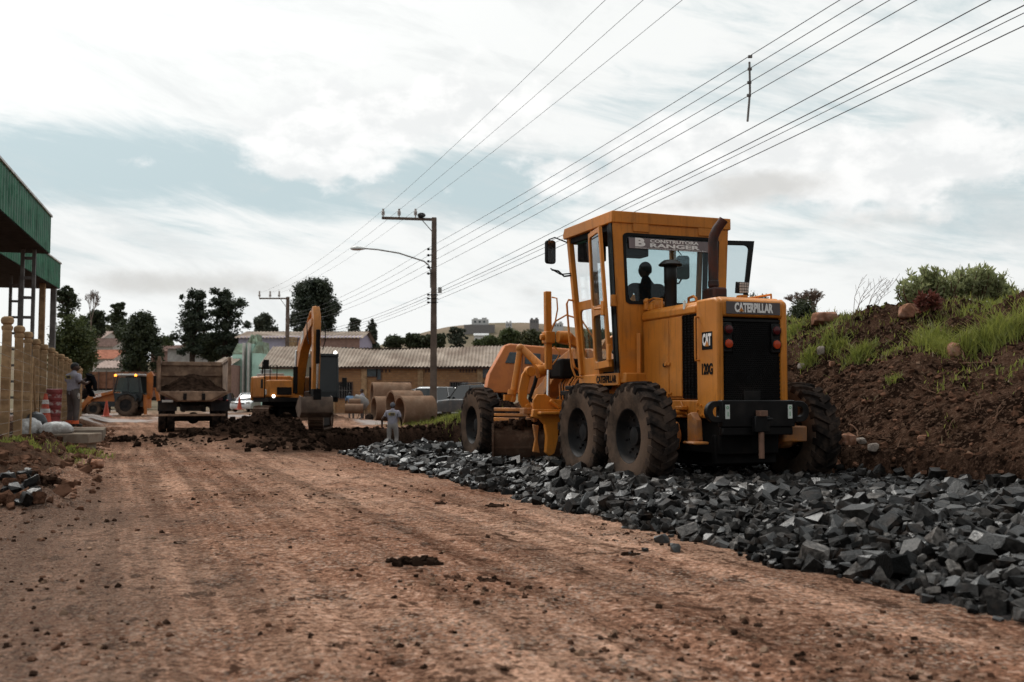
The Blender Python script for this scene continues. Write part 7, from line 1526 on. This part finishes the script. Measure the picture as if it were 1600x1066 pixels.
TR = [  # name, label, px, ytop, ycrown, half, Y, kind, leaf, n, seed, clumps
 ('broadleaf_tree', 'leafy green tree right behind the fence and canopy', 112, 480, 606, 44, 56, 'round', 'leaf_mid', 9000, 1, 34),
 ('pine_tree', 'dark pine crown rising over the leafy tree by the canopy', 104, 450, 500, 24, 92, 'pads', 'leaf_dark', 3500, 2, 18),
 ('hill_tree', 'dark round tree on the left slope beside the canopy tree', 150, 482, 528, 20, 170, 'round', 'leaf_dark', 3000, 3, 16),
 ('hill_tree', 'small crowned tree on the left slope in front of the pale sky', 181, 476, 520, 17, 180, 'pads', 'leaf_dark', 2500, 4, 14),
 ('hill_shrub', 'olive bush mass above the pink roofed hill house', 158, 505, 530, 26, 185, 'round', 'leaf_olive', 2500, 5, 14),
 ('hill_tree', 'round green tree on the left slope behind the leafless tree', 134, 492, 540, 22, 190, 'round', 'leaf_mid', 3000, 31, 16),
 ('hill_tree', 'dark tree filling the gap left of the big flat-topped tree', 192, 500, 545, 18, 165, 'round', 'leaf_dark', 3000, 32, 16),
 ('hill_tree', 'low green tree right of the big flat-topped tree', 256, 522, 560, 18, 140, 'round', 'leaf_mid', 2600, 33, 14),
 ('dark_tree', 'big dark flat-topped tree above the backhoe', 217, 485, 592, 40, 95, 'dome', 'leaf_dark', 10000, 6, 46),
 ('tall_tree', 'tall loose-crowned tree, left one of the pair above the dump truck', 300, 457, 560, 32, 106, 'pads', 'leaf_pine', 6000, 7, 36),
 ('tall_tree', 'tall loose-crowned tree, right one of the pair above the dump truck', 352, 455, 560, 36, 108, 'pads', 'leaf_pine', 7000, 8, 40),
 ('dense_bush', 'dark bushy mass under the pair of tall trees', 330, 515, 566, 52, 112, 'round', 'leaf_dark', 6000, 9, 30),
 ('small_tree', 'small grey-green tree left of the big round tree', 413, 488, 530, 22, 150, 'round', 'leaf_far', 3000, 10, 14),
 ('round_tree', 'big dark dome-shaped tree behind the lilac building', 488, 432, 532, 47, 128, 'dome', 'leaf_pine', 13000, 11, 52),
 ('small_tree', 'little tree just right of the big dome-shaped tree', 552, 498, 528, 13, 150, 'pads', 'leaf_far', 1800, 12, 12),
 ('conifer_tree', 'narrow conifer above the wavy roof of the brick building', 581, 496, 545, 13, 118, 'cone', 'leaf_far', 2600, 13, 20),
 ('hedge_tree', 'first dark bush of the row behind the brick building, next to the conifer', 615, 520, 548, 20, 112, 'round', 'leaf_dark', 2600, 14, 14),
 ('hedge_tree', 'middle dark bush of the row behind the brick building', 645, 519, 548, 20, 113, 'round', 'leaf_dark', 2600, 15, 14),
 ('hedge_tree', 'dark bush of the row just left of the lamp pole', 668, 521, 548, 17, 112, 'round', 'leaf_dark', 2200, 16, 12),
 ('hedge_tree', 'dark bush peeping out right of the lamp pole', 688, 519, 548, 12, 112, 'round', 'leaf_dark', 1800, 17, 10),
 ('grey_tree', 'grey-green spreading tree on the near side of the far hill', 713, 511, 546, 17, 170, 'pads', 'leaf_far', 2600, 18, 16),
 ('conifer_tree', 'small bright conifer at the foot of the far hill', 745, 529, 546, 9, 150, 'cone', 'leaf_mid', 1200, 19, 14),
 ('hill_bush', 'large round bush at the left end of the green hillside', 768, 523, 548, 22, 165, 'round', 'leaf_mid', 3200, 20, 16),
 ('hill_bush', 'dark tall bush in the middle of the green hillside', 798, 512, 546, 24, 168, 'round', 'leaf_mid', 3600, 21, 18),
 ('hill_bush', 'olive bush right of the dark tall one on the hillside', 832, 515, 548, 26, 166, 'round', 'leaf_olive', 3600, 22, 18),
 ('hill_bush', 'bush seen between grader mast and cab', 875, 517, 550, 28, 160, 'round', 'leaf_mid', 3600, 23, 18),
 ('hill_bush', 'bush showing through the grader cab side window', 930, 510, 556, 34, 150, 'round', 'leaf_mid', 4000, 24, 20),
 ('bank_bush', 'dark bush above the bank right of the grader hood', 1256, 468, 530, 36, 62, 'round', 'leaf_dark', 4500, 25, 20),
 ('bank_bush', 'dark bush top showing behind the grader work lamp', 1186, 452, 530, 28, 66, 'round', 'leaf_dark', 3500, 26, 16),
 ('bank_bush', 'low dark bush on the skyline right of the pale boulder', 1362, 484, 510, 16, 46, 'round', 'leaf_dark', 2500, 27, 12),
]
for nm, lab, px, yt, yc, hf, Y, kind, lf, n, sd, nc in TR: tree(nm, lab, px, yt, yc, hf, Y, kind, lf, n, None, sd, nclump=nc)
bare_tree('bare_tree', 'bare pinkish tree on the skyline above the bank', 1273, 448, 492, 42, 75, 1); bare_tree('bare_tree', 'thin leafless tree beside the canopy on the left slope', 140, 450, 500, 14, 160, 3)

def blades(name, P, H, Wd, mt, label, cat, parent=None, seed=0, lean=.5):
    rng = np.random.default_rng(seed); n = len(P); a = rng.uniform(0, 2 * np.pi, n); s = np.stack([np.cos(a), np.sin(a), np.zeros(n)], 1) * Wd[:, None]
    b = rng.uniform(0, 2 * np.pi, n); l = np.stack([np.cos(b), np.sin(b), np.zeros(n)], 1) * (H * rng.uniform(.05, lean, n))[:, None]; up = np.array([0, 0, 1.0]) * H[:, None]
    V = np.stack([P - s, P + s, P + s * .8 + up * .55 + l * .3, P - s * .8 + up * .55 + l * .3, P + up + l], 1).reshape(-1, 3); i = np.arange(n)[:, None] * 5
    F = np.vstack([i + [0, 1, 2], i + [0, 2, 3], i + [3, 2, 4]]); o = np_mesh(name, V, F, mt, parent); tag(o, kind='stuff')
    if label: tag(o, label, cat)
    return o
def bank_plants():
    rng = np.random.default_rng(33); N = 90000
    u = 9.6 + 5.2 * rng.random(N); v = 3 + 24 * rng.random(N) ** 1.0; X_ = CS * u - SN * v; YY = SN * u + CS * v; vis = (X_ / YY < .56) & (X_ / YY > .2) & (YY > 8)
    X_, YY, u, v = X_[vis], YY[vis], u[vis], v[vis]; d = sstep(u + .8 * fbm(X_, YY, .5, 3, 70), 10.7, 12.4) * .95 * sstep(fbm(X_, YY, 1.1, 4, 71), -.25, .2) + .10 * sstep(fbm(X_, YY, 1.3, 3, 72), .2, .4); d = np.maximum(d, .55 * sstep(v + .6 * u, 24, 27) * sstep(u, 10.2, 11.4) * sstep(fbm(X_, YY, 1.5, 4, 73), -.1, .3))
    k = rng.random(len(X_)) < d; X_, YY = X_[k], YY[k]; z = terrain(X_, YY)[0]; P = np.stack([X_, YY, z - .02], -1); h = rng.uniform(.05, .17, len(P)) * (.6 + .8 * rng.random(len(P)) ** 3)
    dry = rng.random(len(P)) < .28
    g1 = blades('bank_grass', P[~dry], h[~dry], np.full((~dry).sum(), .010), 'grass', 'short green grass growing over the top of the soil bank', 'grass', None, 1, .9)
    blades('dry_grass', P[dry], h[dry] * .9, np.full(dry.sum(), .009), 'grass_dry', None, None, g1, 2, 1.2)
    # big tufts
    for i, (px, py, n, hh, lab) in enumerate(((1343, 556, 420, .42, 'bright green grass tuft halfway up the bank, left of the bare soil'), (1302, 544, 380, .40, 'dark green grass tuft beside the pale stone on the bank'), (1240, 520, 300, .34, 'grass tuft at the bank edge next to the grader handle'), (1455, 540, 520, .50, 'drooping grass tuft in the middle of the bank edge'), (1480, 548, 360, .45, 'smaller grass tuft right of the drooping one'), (1525, 540, 420, .5, 'long dark grass tuft left of the biggest one at the right edge'), (1572, 522, 620, .58, 'largest dark grass tuft at the right edge of the bank'), (1395, 596, 120, .22, 'small sprig of grass low on the bare slope'), (1265, 560, 300, .3, 'grass tuft near the grader rear wheel on the bank'), (1545, 478, 300, .3, 'grass tuft on the crest below the willow shrubs'))):
        c = hit(px, py); r_ = np.random.default_rng(80 + i); rad = hh * .55; P = np.stack([c.x + r_.normal(0, rad * .55, n), c.y + r_.normal(0, rad * .55, n), np.zeros(n)], -1); P[:, 2] = terrain(P[:, 0], P[:, 1])[0] - .03
        o = blades('grass_tuft', P, hh * .62 * r_.uniform(.4, 1.15, n), np.full(n, .007), 'grass', None, None, None, 90 + i, 1.4); o['kind'] = 'thing'; tag(o, lab, 'grass tuft', 'grass tufts on the bank')
    # willow-like shrubs on the crest
    def shrub(label, px, py, hpx, wpx, seed, leaf, Y=None, nst=16, group='shrubs on the bank crest', name='willow_shrub'):
        c = hit(px, py) if Y is None else at(px, py, Y); s = 1600 / c.y; H = hpx / s; w = wpx / s / 2; q = random.Random(seed); rng = np.random.default_rng(seed); t = thing(name, label, 'shrub', c - Vector((0, 0, .1)), 0, group); m = MB(); VV, FF = [], []; off = 0
        for i in range(nst):
            a = q.uniform(0, 6.28); tip = Vector((q.gauss(0, .5) * w, q.gauss(0, .5) * w, H * q.uniform(.55, 1.05))); b = Vector((tip.x * .25, tip.y * .25, 0)); pts = [b, b.lerp(tip, .5) + Vector((q.uniform(-.1, .1), q.uniform(-.1, .1), .1 * H)), tip]; m.tube(pts, [.018, .012, .004], 4)
            n = int(80 * max(.5, H)); tt = rng.uniform(.15, 1, n)[:, None]; P = (1 - tt) ** 2 * np.array(pts[0]) + 2 * tt * (1 - tt) * np.array(pts[1]) + tt ** 2 * np.array(pts[2]); P = P + rng.normal(0, .05 * max(H, .6), (n, 3)) * (1.1 - .7 * tt)
            d = rng.normal(0, .6, (n, 3)) + [0, 0, .8]; d /= np.linalg.norm(d, axis=1, keepdims=True); sd = np.cross(d, rng.normal(size=(n, 3))); sd /= np.linalg.norm(sd, axis=1, keepdims=True); L = rng.uniform(.06, .15, (n, 1))
            VV.append(np.stack([P, P + d * L * .5 + sd * L * .16, P + d * L, P + d * L * .5 - sd * L * .16], 1).reshape(-1, 3)); FF.append(np.arange(4 * n).reshape(-1, 4) + off); off += 4 * n
        m.build('stems', 'twig', t); np_mesh('foliage', np.vstack(VV), np.vstack(FF), leaf, t)
    for i, (px, py, hp, wp, lab) in enumerate(((1425, 478, 38, 40, 'leftmost grey-green willow shrub on the bank crest'), (1448, 474, 48, 44, 'second willow shrub from the left on the bank crest'), (1476, 472, 40, 46, 'third willow shrub from the left, behind the reddish plants'), (1502, 472, 46, 48, 'tallest middle willow shrub of the crest row'), (1530, 470, 48, 46, 'fifth willow shrub of the crest row, thick and rounded'), (1552, 472, 44, 34, 'sixth willow shrub of the crest row'), (1572, 470, 26, 30, 'low rightmost willow shrub on the bank crest'))): shrub(lab, px, py, hp * 1.28, wp * 1.1, 40 + i, 'leaf_shrub', Y=at(0, 0, 1).y * 18.5 + .3 * i, nst=26)
    shrub('reddish weed left of the taller red one on the crest', 1440, 477, 22, 16, 60, 'leaf_red', Y=17.6, nst=9, group='red weeds on the crest', name='red_weed'); shrub('taller reddish weed in front of the willow shrubs', 1459, 476, 26, 14, 61, 'leaf_red', Y=17.6, nst=9, group='red weeds on the crest', name='red_weed')
    # dry twigs on the skyline
    c = hit(1335, 497); q = random.Random(5); tw = thing('dry_stalks', 'thin dry leafless stalks standing on the bank skyline', 'twigs', c)
    for i in range(9):
        m = MB(); a = Vector((q.uniform(-.1, .35), 0, -.05)); e = a + Vector((q.uniform(.1, .55), q.uniform(-.2, .2), q.uniform(.45, .85))); md = a.lerp(e, .5) + Vector((-.05, 0, .05)); m.tube([a, md, e], [.006, .005, .003], 4)
        for j in range(5): b = md.lerp(e, j / 5); m.tube([b, b + Vector((q.uniform(-.05, .16), q.uniform(-.1, .1), q.uniform(.06, .16)))], .003, 4)
        m.build('stalk', 'twig', tw)
    # boulders and stones in the bank
    for i, (px, py, w, h, lab, mt) in enumerate(((1288, 502, .55, .30, 'large pale pink boulder on the bank skyline beside the grader', 'boulder_red'), (1420, 492, .42, .32, 'rusty boulder on the skyline left of the willow shrubs', 'boulder_red'), (1448, 485, .30, .18, 'flat rusty boulder touching the shrubs', 'boulder_red'), (1283, 552, .18, .18, 'pale grey stone stuck in the grassy bank', 'boulder_pale'), (1252, 574, .14, .12, 'smaller pale stone lower in the grassy bank', 'boulder_pale'), (1490, 552, .30, .24, 'reddish boulder bedded between grass tufts', 'boulder_red'), (1580, 462, .55, .3, 'tan boulder on the crest at the right edge', 'boulder_red'), (1325, 692, .24, .20, 'pinkish rock at the foot of the bank behind the rear wheel', 'boulder_red'), (1364, 702, .16, .12, 'pale rock on the ledge at the foot of the bank', 'boulder_pale'), (1346, 692, .14, .10, 'small tan rock between the two ledge rocks', 'boulder_pale'), (1440, 690, .12, .09, 'little reddish rock on the ledge', 'boulder_red'), (1300, 572, .12, .10, 'rusty stone below the dark grass tuft', 'boulder_red'), (1306, 738, .18, .22, 'tan rock wedged beside the right rear tyre', 'boulder_red'))): blob_rock('boulder', lab, 'boulder', hit(px, py) + Vector((0, 0, h * .15)), (w, w * .8, h), 500 + i, mt, i * .9, 'rocks in the bank')
    # roots and branches
    for i, (pts, r_, lab) in enumerate(((((1330, 672), (1345, 688), (1370, 690), (1392, 694)), .022, 'pale root sticking out near the rear wheel'), (((1395, 712), (1415, 690), (1440, 668), (1462, 664)), .016, 'long thin branch leaning up the lower slope'), (((1478, 572), (1500, 574), (1525, 572), (1552, 574)), .018, 'level branch below the grass tufts'), (((1500, 535), (1503, 556), (1512, 572)), .018, 'upright dead stick near the grass tufts'), (((1548, 680), (1556, 660), (1562, 640)), .024, 'short stout stick on the right lower slope'), (((1480, 690), (1490, 668), (1520, 650), (1540, 640)), .016, 'curved root below the middle of the bank'), (((1430, 608), (1445, 614), (1462, 620)), .022, 'short broken root on the bare slope'), (((1560, 510), (1580, 500), (1600, 482)), .02, 'branch under the largest grass tuft'))):
        P = [hit(*q_) + Vector((0, 0, .05)) for q_ in pts]; Q = []
        for j in range(len(P) - 1):
            for k_ in range(4): t_ = k_ / 4; w_ = P[j].lerp(P[j + 1], t_); Q.append(w_ + Vector((rnd.uniform(-.03, .03), rnd.uniform(-.03, .03), rnd.uniform(-.02, .04))))
        Q.append(P[-1]); m = MB(); m.tube(Q, [r_ * .55 * (1 - .6 * j / len(Q)) for j in range(len(Q))], 6)
        for k_ in range(3): a_ = Q[rnd.randrange(2, len(Q) - 1)]; m.tube([a_, a_ + Vector((rnd.uniform(-.15, .15), rnd.uniform(-.1, .1), rnd.uniform(.02, .16)))], [r_ * .3, r_ * .12], 5)
        o = m.build('root', 'twig', None); tag(o, lab, 'root', 'roots and branches in the bank')
    # crumbs on the bare slope: uncountable
    n = 17000; u = 8.9 + 4.7 * rng.random(n); v = 3 + 19 * rng.random(n); X_ = CS * u - SN * v; YY = SN * u + CS * v; k = (X_ / YY < .54) & (X_ / YY > .22) & (YY > 8); X_, YY = X_[k], YY[k]; z = terrain(X_, YY)[0]; s_ = .012 + .085 * rng.random(len(X_)) ** 5; kk = rng.random(len(X_)); P = np.stack([X_, YY, z + s_ * .08], -1)
    o = scatter_rocks('bank_crumbs', P[kk < .5], s_[kk < .5], 'soil'); tag(o, 'loose dark crumbs of soil on the bank slope', 'soil'); scatter_rocks('crumbs', P[(kk >= .5) & (kk < .93)], s_[(kk >= .5) & (kk < .93)], 'soil_red', o); scatter_rocks('crumbs', P[kk >= .93], s_[kk >= .93] * .6, 'pipe_concrete', o)
bank_plants()
def small_grass():
    for i, (px, py, n, hh, rad, lab) in enumerate(((50, 697, 700, .13, .36, 'grass patch growing left in front of the slab'), (112, 704, 700, .13, .30, 'grass patch on the soil below the slab corner'), (112, 650, 220, .3, .18, 'grass tuft at the fence foot behind the man'), (698, 655, 500, .30, .7, 'grass patch at the foot of the lamp pole'), (728, 648, 400, .34, .6, 'grass patch between lamp pole and grader front wheel'), (655, 662, 300, .2, .8, 'thin grass in front of the nearest pipe'), (795, 625, 300, .5, .5, 'green weeds beneath the orange van'))):
        c = hit(px, py); r_ = np.random.default_rng(120 + i); P = np.stack([c.x + r_.normal(0, rad, n), c.y + r_.normal(0, rad * .8, n), np.zeros(n)], -1); P[:, 2] = terrain(P[:, 0], P[:, 1])[0] - .02
        o = blades('grass_patch', P, hh * r_.uniform(.4, 1.1, n), np.full(n, .010), 'grass', None, None, None, 130 + i, .9); tag(o, lab, 'grass')
small_grass()
